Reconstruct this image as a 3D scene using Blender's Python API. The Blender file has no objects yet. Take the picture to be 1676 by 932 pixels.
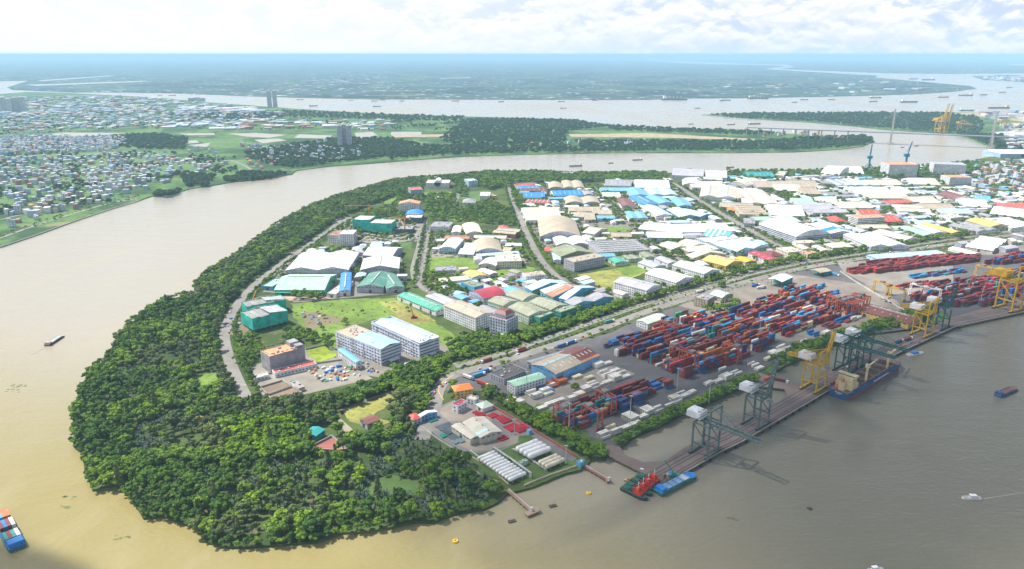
import bpy, math, random
from mathutils import Vector, Matrix
from mathutils.geometry import tessellate_polygon
random.seed(7)
R = math.radians
sc = bpy.context.scene
COL = sc.collection
# ---------------------------------------------------------------- camera
CH, CF, HY = 345.0, 1200.0, 89.0
PITCH = math.atan((466 - HY) / CF)
cd = bpy.data.cameras.new('camera'); cam = bpy.data.objects.new('camera', cd); COL.objects.link(cam)
cam.location = (0, 0, CH); cam.rotation_euler = (math.pi / 2 - PITCH, 0, 0)
cd.sensor_width = 36; cd.lens = CF / 1676 * 36; cd.clip_start = 5; cd.clip_end = 300000
sc.camera = cam
# ---------------------------------------------------------------- light
SUN_EL, SUN_AZ = 54.0, 158.0          # azimuth of the sun seen from the ground, degrees counter-clockwise from +X
sd = Vector((math.cos(R(SUN_AZ)) * math.cos(R(SUN_EL)), math.sin(R(SUN_AZ)) * math.cos(R(SUN_EL)), math.sin(R(SUN_EL))))
sl = bpy.data.lights.new('sun', 'SUN'); sl.energy = 5.0; sl.angle = R(0.5); sl.color = (1, 0.95, 0.86)
so = bpy.data.objects.new('sun', sl); COL.objects.link(so); so.rotation_euler = sd.to_track_quat('Z', 'Y').to_euler()
sc.view_settings.view_transform = 'Standard'; sc.view_settings.look = 'None'
sc.view_settings.exposure = 0.54; sc.view_settings.gamma = 1
w = bpy.data.worlds.new('World'); sc.world = w; w.use_nodes = True
nt = w.node_tree; nt.nodes.clear(); N = nt.nodes.new; L = nt.links.new
def mth(nt, op, a, b=None, c=None, clamp=False):
    n = nt.nodes.new('ShaderNodeMath'); n.operation = op; n.use_clamp = clamp
    for i, v in enumerate((a, b, c)):
        if v is None: continue
        if isinstance(v, (int, float)): n.inputs[i].default_value = v
        else: nt.links.new(v, n.inputs[i])
    return n.outputs[0]
def mixc(nt, f, a, b, mode='MIX'):
    n = nt.nodes.new('ShaderNodeMix'); n.data_type = 'RGBA'; n.blend_type = mode; n.clamp_factor = True
    for s, v in ((n.inputs[0], f), (n.inputs[6], a), (n.inputs[7], b)):
        if isinstance(v, (int, float)): s.default_value = v
        elif isinstance(v, tuple): s.default_value = (*v[:3], 1)
        else: nt.links.new(v, s)
    return n.outputs[2]
def noise(nt, vec, scale, detail=3, rough=0.55, dist=0.0):
    n = nt.nodes.new('ShaderNodeTexNoise'); n.inputs['Scale'].default_value = scale
    n.inputs['Detail'].default_value = detail; n.inputs['Roughness'].default_value = rough; n.inputs['Distortion'].default_value = dist
    if vec is not None: nt.links.new(vec, n.inputs['Vector'])
    return n.outputs['Fac']
def ramp(nt, f, lo, hi):
    n = nt.nodes.new('ShaderNodeMapRange'); n.interpolation_type = 'SMOOTHSTEP'
    n.inputs['From Min'].default_value = lo; n.inputs['From Max'].default_value = hi
    nt.links.new(f, n.inputs['Value']); return n.outputs['Result']
def mapping(nt, vec, scale, loc=(0, 0, 0)):
    n = nt.nodes.new('ShaderNodeMapping'); n.inputs['Scale'].default_value = scale; n.inputs['Location'].default_value = loc
    nt.links.new(vec, n.inputs['Vector']); return n.outputs[0]
sky = N('ShaderNodeTexSky'); sky.sky_type = 'NISHITA'; sky.sun_disc = False
sky.sun_elevation = R(SUN_EL); sky.sun_rotation = R(90 - SUN_AZ); sky.dust_density = 2.5; sky.air_density = 1.3; sky.altitude = 300
tcw = N('ShaderNodeTexCoord')
v1 = mapping(nt, tcw.outputs['Generated'], (9, 9, 19), (3.1, 0.4, 0.2))
c1 = noise(nt, v1, 2.2, 7, 0.58, 0.25)
v2 = mapping(nt, tcw.outputs['Generated'], (9, 9, 19), (3.1, 0.4, 0.30))
c2 = noise(nt, v2, 2.2, 7, 0.58, 0.25)
sepw = N('ShaderNodeSeparateXYZ'); L(tcw.outputs['Generated'], sepw.inputs[0])
high = ramp(nt, sepw.outputs['Z'], 0.10, 0.55)                       # looked at edge-on the clouds close up; overhead the blue shows between them
v3 = mapping(nt, tcw.outputs['Generated'], (5, 5, 7), (3.1, 0.4, 0.2))
c1 = mixc(nt, high, c1, noise(nt, v3, 1.0, 7, 0.58, 0.25))
cover = ramp(nt, mth(nt, 'SUBTRACT', c1, mth(nt, 'MULTIPLY', high, 0.34)), 0.38, 0.53)
lit = ramp(nt, mth(nt, 'SUBTRACT', c1, c2), -0.10, 0.12)
ccol = mixc(nt, lit, (11.8, 12.6, 14.8), (15.4, 15.2, 15.4))
low = ramp(nt, sepw.outputs['Z'], 0.0, 0.055)
thin = mth(nt, 'MULTIPLY', cover, mth(nt, 'ADD', 0.45, mth(nt, 'MULTIPLY', low, 0.5)))
left = ramp(nt, sepw.outputs['X'], 0.35, -0.45)
pale = mixc(nt, mth(nt, 'SUBTRACT', 0.8, mth(nt, 'MULTIPLY', high, 0.7)), sky.outputs[0], (10.0, 12.2, 16.2))
basec = mixc(nt, mth(nt, 'MULTIPLY', mth(nt, 'SUBTRACT', 1.0, low), 0.85), pale, mixc(nt, left, (9.4, 12.0, 16.0), (12.8, 14.0, 16.0)))
skyc = mixc(nt, thin, basec, ccol)
skyc = mixc(nt, mth(nt, 'MULTIPLY', left, 0.75), skyc, (14.2, 14.5, 15.4))
bg = N('ShaderNodeBackground'); bg.inputs['Strength'].default_value = 0.051; L(skyc, bg.inputs[0])
wo = N('ShaderNodeOutputWorld'); L(bg.outputs[0], wo.inputs[0])

# ---------------------------------------------------------------- helpers
HAZE = 0.00006
GZ = 2.0                                  # height of the land above the river
def P(x, y, z=GZ):
    """point of the place, at height z, that lies on the line of sight through (x, y) of the 1676 x 932 survey photograph"""
    dx, dy = x - 838, y - 466
    X = dx; Y = CF * math.cos(PITCH) - dy * math.sin(PITCH); Z = -CF * math.sin(PITCH) - dy * math.cos(PITCH)
    t = (z - CH) / Z
    return Vector((X * t, Y * t, z))
def px_of(v):
    Y = v[1]; Z = v[2] - CH
    zc = Y * math.cos(PITCH) - Z * math.sin(PITCH); yc = Y * math.sin(PITCH) + Z * math.cos(PITCH)
    return 838 + CF * v[0] / zc, 466 - CF * yc / zc
MATS = {}
def mat(name, col, kind='paint', rough=0.6, var=0.12, metal=0.0):
    key = (name, tuple(col), kind)
    if key in MATS: return MATS[key]
    m = bpy.data.materials.new(name); m.use_nodes = True; t = m.node_tree
    b = t.nodes['Principled BSDF']; b.inputs['Roughness'].default_value = rough; b.inputs['Metallic'].default_value = metal
    tc = t.nodes.new('ShaderNodeTexCoord'); o = tc.outputs['Object']
    g = t.nodes.new('ShaderNodeNewGeometry').outputs['Position']
    col = tuple(col)
    dk = tuple(c * (1 - var * 2.2) for c in col); lt = tuple(min(1, c * (1 + var)) for c in col)
    if kind == 'roof':
        n1 = noise(t, mapping(t, g, (0.05, 0.05, 0.05)), 1.0, 5, 0.6)
        c = mixc(t, ramp(t, n1, 0.3, 0.7), tuple(x * 0.86 for x in col), lt)
        st = noise(t, mapping(t, o, (0.55, 0.03, 0.1)), 1.0, 2, 0.5)
        c = mixc(t, mth(t, 'MULTIPLY', ramp(t, st, 0.5, 0.72), 0.35), c, tuple(x * 0.62 for x in col))
        rust = noise(t, mapping(t, g, (0.11, 0.11, 0.11), (5, 3, 0)), 1.0, 6, 0.7)
        c = mixc(t, mth(t, 'MULTIPLY', ramp(t, rust, 0.62, 0.74), 0.30), c, (0.30, 0.22, 0.15))
        wv = t.nodes.new('ShaderNodeTexWave'); wv.inputs['Scale'].default_value = 0.21; L2 = t.links.new; L2(o, wv.inputs['Vector'])
        c = mixc(t, mth(t, 'MULTIPLY', ramp(t, wv.outputs['Fac'], 0.93, 1.0), 0.22), c, tuple(x * 0.5 for x in col))
    elif kind == 'grass':
        n1 = noise(t, g, 0.02, 5, 0.6, 0.4); n2 = noise(t, g, 0.22, 4, 0.65)
        c = mixc(t, ramp(t, n1, 0.35, 0.65), dk, lt)
        c = mixc(t, mth(t, 'MULTIPLY', ramp(t, n2, 0.45, 0.7), 0.6), c, tuple(x * 0.55 for x in col))
        c = mixc(t, mth(t, 'MULTIPLY', ramp(t, noise(t, g, 0.045, 4, 0.6), 0.6, 0.72), 0.35), c, (0.20, 0.18, 0.07))
        c = mixc(t, mth(t, 'MULTIPLY', ramp(t, noise(t, g, 0.11, 6, 0.75, 0.6), 0.50, 0.62), 0.55), c, (0.05, 0.09, 0.02))
        c = mixc(t, mth(t, 'MULTIPLY', ramp(t, noise(t, mapping(t, g, (0.03, 0.09, 1), (9, 2, 0)), 1, 5, 0.7, 0.8), 0.62, 0.72), 0.3), c, (0.26, 0.25, 0.10))
    elif kind == 'asphalt':
        n1 = noise(t, g, 0.03, 6, 0.62, 0.3); n2 = noise(t, g, 0.6, 4, 0.6)
        c = mixc(t, ramp(t, n1, 0.3, 0.7), dk, lt)
        c = mixc(t, mth(t, 'MULTIPLY', n2, 0.35), c, tuple(x * 0.6 for x in col))
        c = mixc(t, mth(t, 'MULTIPLY', ramp(t, noise(t, mapping(t, g, (0.018, 0.05, 1)), 1, 4, 0.6), 0.6, 0.72), 0.4), c, tuple(x * 1.6 for x in col))
    elif kind == 'leaf':
        oi = t.nodes.new('ShaderNodeObjectInfo').outputs['Random']
        n1 = noise(t, g, 0.012, 3, 0.6); n2 = noise(t, g, 0.35, 3, 0.6)
        warm = (min(1, col[0] * 1.45), min(1, col[1] * 1.35), col[2] * 0.8); cool = (col[0] * 0.62, col[1] * 0.72, col[2] * 1.15)
        c = mixc(t, oi, cool, col)
        c = mixc(t, mth(t, 'MULTIPLY', mth(t, 'MULTIPLY', oi, ramp(t, n1, 0.42, 0.62)), 0.8), c, warm)
        c = mixc(t, mth(t, 'MULTIPLY', n2, 0.4), c, tuple(x * 0.6 for x in col))
        b.inputs['Roughness'].default_value = 0.75; b.inputs['Specular IOR Level'].default_value = 0.12
    else:
        n1 = noise(t, g, 0.12, 5, 0.62); n2 = noise(t, g, 1.3, 3, 0.6)
        c = mixc(t, ramp(t, n1, 0.3, 0.72), dk, lt)
        c = mixc(t, mth(t, 'MULTIPLY', ramp(t, n2, 0.5, 0.8), 0.25), c, dk)
    t.links.new(c, b.inputs['Base Color'])
    MATS[key] = m; return m
class MB:
    def __init__(s): s.v = []; s.f = []; s.m = []; s.mats = []
    def mi(s, m):
        if m not in s.mats: s.mats.append(m)
        return s.mats.index(m)
    def poly(s, pts, m):
        b = len(s.v); s.v += [tuple(p) for p in pts]; s.f.append(tuple(range(b, b + len(pts)))); s.m.append(s.mi(m))
    def hexa(s, p, m, skip=()):          # p: 4 bottom then 4 top, counter-clockwise
        b = len(s.v); s.v += [tuple(q) for q in p]; k = s.mi(m)
        for i, f in enumerate(((3, 2, 1, 0), (4, 5, 6, 7), (0, 1, 5, 4), (1, 2, 6, 5), (2, 3, 7, 6), (3, 0, 4, 7))):
            if i in skip: continue
            s.f.append(tuple(b + j for j in f)); s.m.append(k)
    def box(s, x0, y0, z0, x1, y1, z1, m, skip=()):
        s.hexa([(x0, y0, z0), (x1, y0, z0), (x1, y1, z0), (x0, y1, z0), (x0, y0, z1), (x1, y0, z1), (x1, y1, z1), (x0, y1, z1)], m, skip)
    def beam(s, a, b, t, m, t2=None):
        a = Vector(a); b = Vector(b); d = (b - a)
        if d.length < 1e-6: return
        d.normalize(); up = Vector((0, 0, 1)) if abs(d.z) < 0.95 else Vector((0, 1, 0))
        x = d.cross(up).normalized() * t / 2; y = x.cross(d).normalized() * (t2 or t) / 2
        s.hexa([a - x - y, a + x - y, a + x + y, a - x + y, b - x - y, b + x - y, b + x + y, b - x + y], m)
    def tube(s, a, b, r0, r1, n, m, cap=True):
        a = Vector(a); b = Vector(b); d = (b - a).normalized(); up = Vector((0, 0, 1)) if abs(d.z) < 0.95 else Vector((0, 1, 0))
        x = d.cross(up).normalized(); y = x.cross(d).normalized(); o = len(s.v); k = s.mi(m)
        for p, r in ((a, r0), (b, r1)):
            for i in range(n):
                t = i * 2 * math.pi / n; s.v.append(tuple(p + x * math.cos(t) * r + y * math.sin(t) * r))
        for i in range(n):
            j = (i + 1) % n; s.f.append((o + i, o + j, o + n + j, o + n + i)); s.m.append(k)
        if cap: s.f += [tuple(o + n + i for i in range(n)), tuple(o + n - 1 - i for i in range(n))]; s.m += [k, k]
    def prism(s, pts, z0, z1, m, mt=None, bottom=True):   # pts counter-clockwise outline
        n = len(pts); o = len(s.v); k = s.mi(m); kt = s.mi(mt or m)
        s.v += [(p[0], p[1], z0) for p in pts] + [(p[0], p[1], z1) for p in pts]
        for i in range(n):
            j = (i + 1) % n; s.f.append((o + i, o + j, o + n + j, o + n + i)); s.m.append(k)
        s.f.append(tuple(o + n + i for i in range(n))); s.m.append(kt)
        if bottom: s.f.append(tuple(o + n - 1 - i for i in range(n))); s.m.append(k)
    def mesh(s, name):
        me = bpy.data.meshes.new(name); me.from_pydata(s.v, [], s.f)
        for m in s.mats: me.materials.append(m)
        me.polygons.foreach_set('material_index', s.m); me.update(); return me
    def build(s, name, parent=None, kind=None, loc=None, rz=0):
        o = bpy.data.objects.new(name, s.mesh(name)); COL.objects.link(o)
        if parent: o.parent = parent
        if kind: o['kind'] = kind
        if loc is not None: o.location = loc; o.rotation_euler.z = rz
        return o
def empty(name, loc, rz=0):
    o = bpy.data.objects.new(name, None); COL.objects.link(o); o.empty_display_size = 1; o.location = loc; o.rotation_euler.z = rz; return o
def tag(o, label, cat, group=None):
    o['label'] = label; o['category'] = cat
    if group: o['group'] = group
    return o
def copy_tree(o, parent=None):
    c = o.copy(); COL.objects.link(c); c.parent = parent
    for ch in o.children: copy_tree(ch, c)
    return c
def sheet(name, pts, z, m, z0=None, kind='structure', parent=None, rough=0):
    """flat ground sheet whose outline is given in photograph pixels"""
    w = [P(x, y, z) for x, y in pts]
    if rough:
        rr = random.Random(len(pts) + int(pts[0][0])); o_ = []
        for a, b in zip(w, w[1:] + w[:1]):
            k = max(1, int((b - a).length / 7)); n = Vector((-(b - a).y, (b - a).x, 0)).normalized()
            for j in range(k): o_.append(a.lerp(b, j / k) + n * rr.uniform(-rough, rough))
        w = o_
    mb = MB(); k = mb.mi(m); mb.v = [tuple(p) for p in w]
    area = sum(w[i].x * w[(i + 1) % len(w)].y - w[(i + 1) % len(w)].x * w[i].y for i in range(len(w)))
    for t in tessellate_polygon([w]):
        a, b, c = (w[i] for i in t); up = (b - a).cross(c - a).z > 0
        mb.f.append(tuple(t) if up else tuple(reversed(t))); mb.m.append(k)
    if z0 is not None:
        n = len(w); mb.v += [(p.x, p.y, z0) for p in w]
        for i in range(n):
            j = (i + 1) % n; f = (i, j, n + j, n + i); f = f[::-1] if area > 0 else f
            mb.f.append(f); mb.m.append(k)
    return mb.build(name, parent, kind)
def ribbon(name, pts, width, z, m, kind='structure', world=False):
    w = [p if world else P(x_y[0], x_y[1], z) for x_y in pts for p in (x_y,)] if world else [P(x, y, z) for x, y in pts]
    w = smooth(w); mb = MB(); k = mb.mi(m); n = len(w)
    for i, p in enumerate(w):
        d = (w[min(i + 1, n - 1)] - w[max(i - 1, 0)]); d.z = 0; d.normalize(); q = Vector((-d.y, d.x, 0)) * width / 2
        mb.v += [tuple(p + q), tuple(p - q)]
    for i in range(n - 1): mb.f.append((2 * i, 2 * i + 1, 2 * i + 3, 2 * i + 2)); mb.m.append(k)
    return mb.build(name, None, kind)
def smooth(w, it=2):
    for _ in range(it):
        o = [w[0]]
        for a, b in zip(w, w[1:]): o += [a.lerp(b, .25), a.lerp(b, .75)]
        w = o + [w[-1]]
    return w
def inside(p, poly):
    x, y = p[0], p[1]; c = False; j = len(poly) - 1
    for i in range(len(poly)):
        a, b = poly[i], poly[j]
        if (a[1] > y) != (b[1] > y) and x < (b[0] - a[0]) * (y - a[1]) / (b[1] - a[1]) + a[0]: c = not c
        j = i
    return c
def fill(pxpoly, spacing, jit=0.45, z=GZ):
    w = [P(x, y, z) for x, y in pxpoly]; out = []
    x0 = min(p.x for p in w); x1 = max(p.x for p in w); y0 = min(p.y for p in w); y1 = max(p.y for p in w)
    y = y0
    r = 0
    while y < y1:
        x = x0 + (spacing / 2 if r % 2 else 0)
        while x < x1:
            q = (x + random.uniform(-jit, jit) * spacing, y + random.uniform(-jit, jit) * spacing)
            if inside(q, w): out.append(Vector((q[0], q[1], z)))
            x += spacing
        y += spacing * 0.87; r += 1
    return out
def along(pxpts, step, jit=1.0, off=0.0):
    w = smooth([P(x, y) for x, y in pxpts], 2); out = []; acc = 0
    for a, b in zip(w, w[1:]):
        d = (b - a).length
        if d < 1e-6: continue
        n = Vector((-(b - a).y, (b - a).x, 0)) / d
        while acc < d:
            out.append(a.lerp(b, acc / d) + n * off + Vector((random.uniform(-jit, jit), random.uniform(-jit, jit), 0))); acc += step
        acc -= d
    return out

# ---------------------------------------------------------------- water and land
def water_mat():
    m = bpy.data.materials.new('river_water'); m.use_nodes = True; t = m.node_tree; b = t.nodes['Principled BSDF']
    g = t.nodes.new('ShaderNodeNewGeometry').outputs['Position']
    n1 = noise(t, mapping(t, g, (0.0016, 0.0009, 1)), 1, 5, 0.6, 0.6)
    sep = t.nodes.new('ShaderNodeSeparateXYZ'); t.links.new(g, sep.inputs[0])
    silt = ramp(t, mth(t, 'ADD', mth(t, 'MULTIPLY', sep.outputs['X'], 0.45), sep.outputs['Y']), 340.0, 680.0)   # silty plume along the south-west bank
    c = mixc(t, silt, (0.28, 0.235, 0.085), (0.35, 0.32, 0.265))
    c = mixc(t, mth(t, 'MULTIPLY', ramp(t, n1, 0.4, 0.65), 0.35), c, (0.33, 0.29, 0.22))
    fl = noise(t, mapping(t, g, (0.012, 0.0035, 1)), 1, 6, 0.65, 1.2)
    c = mixc(t, mth(t, 'MULTIPLY', ramp(t, fl, 0.5, 0.68), 0.25), c, (0.40, 0.34, 0.21))
    c = mixc(t, mth(t, 'MULTIPLY', ramp(t, sep.outputs['X'], 0.0, 260.0), ramp(t, sep.outputs['Y'], 1500.0, 1000.0)), c, (0.16, 0.15, 0.11))  # duller silt on the right, darkened further so the colour carries cloud shade
    t.links.new(c, b.inputs['Base Color'])
    b.inputs['Roughness'].default_value = 0.16; b.inputs['IOR'].default_value = 1.33
    r2 = noise(t, mapping(t, g, (0.0022, 0.0011, 1), (4, 9, 0)), 1, 5, 0.6, 1.0)
    t.links.new(mth(t, 'ADD', 0.10, mth(t, 'MULTIPLY', ramp(t, r2, 0.35, 0.65), 0.22)), b.inputs['Roughness'])
    bp = t.nodes.new('ShaderNodeBump'); bp.inputs['Strength'].default_value = 0.7; bp.inputs['Distance'].default_value = 0.8
    w1 = noise(t, mapping(t, g, (0.16, 0.26, 1)), 1, 4, 0.6); w2 = noise(t, mapping(t, g, (0.02, 0.035, 1)), 1, 3, 0.6)
    t.links.new(mth(t, 'ADD', w1, mth(t, 'MULTIPLY', w2, 2.0)), bp.inputs['Height']); t.links.new(bp.outputs[0], b.inputs['Normal'])
    return m
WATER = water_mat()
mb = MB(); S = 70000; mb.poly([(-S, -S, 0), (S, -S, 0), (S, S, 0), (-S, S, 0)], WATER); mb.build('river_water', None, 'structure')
def land_mat(name, kind):
    m = bpy.data.materials.new(name); m.use_nodes = True; t = m.node_tree; b = t.nodes['Principled BSDF']; b.inputs['Roughness'].default_value = 0.9
    b.inputs['Specular IOR Level'].default_value = 0.1
    g = t.nodes.new('ShaderNodeNewGeometry').outputs['Position']
    if kind == 'far':       # farmland, woods and scattered settlements seen from 5 km and more
        n1 = noise(t, g, 0.0011, 7, 0.62, 0.5); n2 = noise(t, g, 0.0045, 6, 0.65, 0.2)
        c = mixc(t, ramp(t, n1, 0.42, 0.56), (0.016, 0.040, 0.046), (0.045, 0.088, 0.080))  # green land tinted blue: distance haze put into the base colour
        c = mixc(t, mth(t, 'MULTIPLY', ramp(t, noise(t, mapping(t, g, (0.0016, 0.0045, 1)), 1, 6, 0.65, 0.3), 0.54, 0.62), 0.8), c, (0.17, 0.19, 0.09))
        vo = t.nodes.new('ShaderNodeTexVoronoi'); vo.inputs['Scale'].default_value = 0.011; t.links.new(g, vo.inputs['Vector'])
        spots = mth(t, 'MULTIPLY', ramp(t, vo.outputs['Distance'], 0.34, 0.2), ramp(t, n2, 0.50, 0.60))
        c = mixc(t, spots, c, (0.75, 0.7, 0.66))
    elif kind == 'left':
        n1 = noise(t, g, 0.006, 6, 0.6, 0.3); n2 = noise(t, g, 0.05, 5, 0.6)
        c = mixc(t, ramp(t, n1, 0.4, 0.6), (0.04, 0.09, 0.035), (0.11, 0.20, 0.06))
        c = mixc(t, ramp(t, n2, 0.52, 0.7), c, (0.035, 0.065, 0.022))
        c = mixc(t, mth(t, 'MULTIPLY', ramp(t, noise(t, g, 0.013, 5, 0.6), 0.6, 0.68), 0.7), c, (0.27, 0.22, 0.15))
    else:
        n1 = noise(t, g, 0.012, 6, 0.6, 0.3); n2 = noise(t, g, 0.09, 5, 0.6)
        c = mixc(t, ramp(t, n1, 0.4, 0.6), (0.045, 0.075, 0.025), (0.09, 0.13, 0.04))
        c = mixc(t, ramp(t, n2, 0.55, 0.7), c, (0.16, 0.13, 0.085))
    t.links.new(c, b.inputs['Base Color']); return m
FAR, LEFT, MAIN = land_mat('far_countryside', 'far'), land_mat('left_bank_ground', 'left'), land_mat('peninsula_ground', 'main')
LEFTB = [(-1200, 900), (-300, 498), (0, 404), (60, 384), (120, 362), (180, 342), (228, 328), (248, 321), (285, 317), (310, 309), (350, 303), (380, 298), (430, 293), (478, 285), (485, 279), (540, 272), (600, 268), (700, 260), (760, 256), (850, 253), (1000, 250), (1100, 250), (1200, 250), (1300, 249), (1370, 245), (1410, 240), (1432, 232), (1425, 224), (1380, 222), (1290, 219), (1245, 214), (1180, 211), (1120, 211), (1040, 209), (990, 205), (940, 196), (840, 193), (700, 189), (640, 187), (560, 183), (480, 178), (400, 172), (330, 167), (270, 161), (200, 157), (100, 152), (40, 151), (-20, 156), (-400, 170), (-1500, 200), (-2600, 300)]
sheet('left_bank_ground', LEFTB, GZ, LEFT, 0)
FARB = [(-9000, 91.0), (-3000, 130), (-400, 134), (-10, 133), (48, 132), (12, 143), (20, 147), (120, 151), (200, 151), (300, 153), (400, 157), (500, 160), (600, 162), (850, 163), (1060, 163), (1120, 161), (1250, 160), (1400, 157), (1500, 154), (1560, 150), (1598, 145), (1588, 141), (1530, 136), (1475, 131), (1432, 127), (1436, 124), (1380, 121), (1300, 116.5), (1250, 113), (1285, 109), (1270, 107), (1200, 106), (1120, 104), (1060, 100), (1060, 94), (1060, 89.6), (-9000, 89.6)]
sheet('far_countryside', FARB, 3, FAR, 0)
FARB2 = [(1060, 89.6), (1060, 94), (1075, 99), (1210, 104), (1290, 106), (1300, 110), (1275, 113), (1320, 115), (1400, 118), (1450, 120), (1560, 121), (1680, 120), (2600, 124), (9000, 130), (9000, 89.6)]
sheet('far_countryside', FARB2, 3, FAR, 0)
ISL = [(1148, 188), (1200, 186), (1250, 185), (1400, 184), (1560, 184), (1640, 186), (2600, 190), (2600, 300), (1640, 256), (1626, 250), (1628, 243), (1612, 237), (1592, 229), (1570, 222), (1545, 218), (1500, 216), (1440, 212), (1400, 207), (1330, 201), (1250, 196), (1190, 191)]
sheet('island_ground', ISL, GZ, LEFT, 0)
FRB = [(1590, 125), (1640, 123), (1700, 124), (1700, 136), (1650, 133), (1610, 131)]
sheet('far_town_ground', FRB, GZ, FAR, 0)
PEN = [(2600, 290), (1640, 255), (1612, 258), (1590, 264), (1540, 269), (1450, 273), (1400, 275), (1310, 279), (1220, 279), (1130, 283), (1060, 283), (1000, 284), (940, 284), (900, 282), (800, 282), (740, 288), (650, 295), (620, 302), (560, 320), (510, 337), (460, 364), (430, 387), (390, 417), (350, 440), (322, 464), (318, 474), (326, 482), (290, 487), (262, 498), (224, 523), (196, 546), (186, 553), (196, 563), (186, 577), (156, 602), (131, 642), (118, 690), (119, 730), (134, 742), (146, 765), (142, 785), (152, 800), (188, 800), (220, 826), (236, 846), (292, 852), (334, 886), (430, 894), (520, 887), (560, 873), (640, 861), (680, 855), (740, 843), (790, 832), (815, 822), (830, 808), (872, 797), (960, 761), (968, 752), (992, 752), (996, 738), (1016, 734), (1036, 716), (1080, 698), (1125, 675), (1168, 656), (1208, 638), (1243, 626), (1250, 617), (1268, 609), (1287, 598), (1318, 585), (1345, 572), (1372, 560), (1425, 546), (1445, 541), (1480, 536), (1520, 531), (1556, 529), (1570, 536), (1600, 528), (1676, 509), (1900, 470), (2600, 430)]
i0, i1 = PEN.index((1060, 283)), PEN.index((815, 822)); rs = random.Random(4); SH = []
for a, b in zip(PEN[i0:i1], PEN[i0 + 1:i1 + 1]):
    A_, B_ = P(*a), P(*b); k = max(1, int((B_ - A_).length / 14))
    for j in range(k):
        q = A_.lerp(B_, j / k); n = Vector((-(B_ - A_).y, (B_ - A_).x, 0)).normalized(); q = q + n * rs.uniform(-4.5, 4.5) * (1 if j else .3); SH.append(px_of(q))
PEN = PEN[:i0] + SH + PEN[i1:]
sheet('peninsula_ground', PEN, GZ, MAIN, 0)
def cloud(px, zc, thick, amax, name):
    # a real cloud above the place: lumpy flattened body, thinner towards its rim
    off = Vector((sd.x, sd.y, 0)) / sd.z * zc; g = [P(x, y, 0) for x, y in px]; c = sum(g, Vector()) / len(g); o = c + off
    rim = [(p - c) for p in smooth(g + [g[0]], 2)[:-1]]; n = len(rim); R0 = sum(p.length for p in rim) / n
    m = bpy.data.materials.new('cloud_vapour'); m.use_nodes = True; t = m.node_tree; t.nodes.clear(); tc = t.nodes.new('ShaderNodeTexCoord').outputs['Object']
    at = t.nodes.new('ShaderNodeAttribute'); at.attribute_name = 'inner'
    a = mth(t, 'ADD', at.outputs['Fac'], mth(t, 'MULTIPLY', mth(t, 'SUBTRACT', noise(t, mapping(t, tc, (1, 1, 0)), 0.006, 5, .6), 0.5), 0.9))
    a = mth(t, 'MULTIPLY', ramp(t, a, 0.02, 0.42), amax)
    d = t.nodes.new('ShaderNodeBsdfDiffuse'); d.inputs[0].default_value = (.95, .95, .96, 1); tl = t.nodes.new('ShaderNodeBsdfTranslucent'); tl.inputs[0].default_value = (.9, .9, .92, 1); ms = t.nodes.new('ShaderNodeMixShader'); ms.inputs[0].default_value = .45; t.links.new(d.outputs[0], ms.inputs[1]); t.links.new(tl.outputs[0], ms.inputs[2])
    tr = t.nodes.new('ShaderNodeBsdfTransparent'); mx = t.nodes.new('ShaderNodeMixShader'); t.links.new(a, mx.inputs[0]); t.links.new(tr.outputs[0], mx.inputs[1]); t.links.new(ms.outputs[0], mx.inputs[2]); ou = t.nodes.new('ShaderNodeOutputMaterial'); t.links.new(mx.outputs[0], ou.inputs[0])
    mb = MB(); k = mb.mi(m); inner = []; rr = random.Random(3)
    for sgn in (1, -1):
        b0 = len(mb.v); ks = 9
        for i in range(ks + 1):
            s = 1 - i / ks
            for q in rim: mb.v.append((q.x * s, q.y * s, sgn * thick * math.sqrt(max(0, 1 - s * s)) * rr.uniform(.75, 1.15) * (1 if sgn > 0 else .35))); inner.append((1 - s) * max(1.0, min(1.6, R0 / 260.)))
        for i in range(ks):
            for j in range(n):
                j2 = (j + 1) % n; f = (b0 + i * n + j, b0 + i * n + j2, b0 + (i + 1) * n + j2, b0 + (i + 1) * n + j); mb.f.append(f if sgn > 0 else f[::-1]); mb.m.append(k)
    ob = mb.build(name, None, 'structure', (o.x, o.y, zc)); at_ = ob.data.attributes.new('inner', 'FLOAT', 'POINT'); at_.data.foreach_set('value', [min(1, v) for v in inner])
    for p_ in ob.data.polygons: p_.use_smooth = True
cloud([(520, 1010), (560, 900), (560, 820), (620, 740), (690, 650), (820, 600), (930, 585), (1000, 550), (1080, 530), (1230, 535), (1340, 540), (1420, 505), (1560, 480), (1720, 460), (2000, 560), (2100, 800), (1900, 1100), (1200, 1200)], 1500, 130, .44, 'cloud')
cloud([(-140, 850), (-40, 870), (60, 880), (130, 905), (190, 960), (100, 1000), (-150, 980)], 1400, 60, .66, 'cloud')
CONC = mat('concrete_ground', (0.23, 0.21, 0.18), 'asphalt', 0.9)
LCONC = mat('pale_concrete', (0.29, 0.265, 0.23), 'asphalt', 0.9)
ASPH = mat('yard_asphalt', (0.118, 0.115, 0.122), 'asphalt', 0.85)
ROADM = mat('road_asphalt', (0.25, 0.235, 0.22), 'asphalt', 0.85)
DIRT = mat('bare_earth', (0.20, 0.17, 0.10), 'asphalt', 0.95)
GRASS = mat('bright_grass', (0.155, 0.25, 0.03), 'grass', 0.9)
GRASSY = mat('dry_grass', (0.30, 0.30, 0.07), 'grass', 0.9)
GRASSD = mat('short_lawn', (0.09, 0.17, 0.035), 'grass', 0.9)
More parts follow.
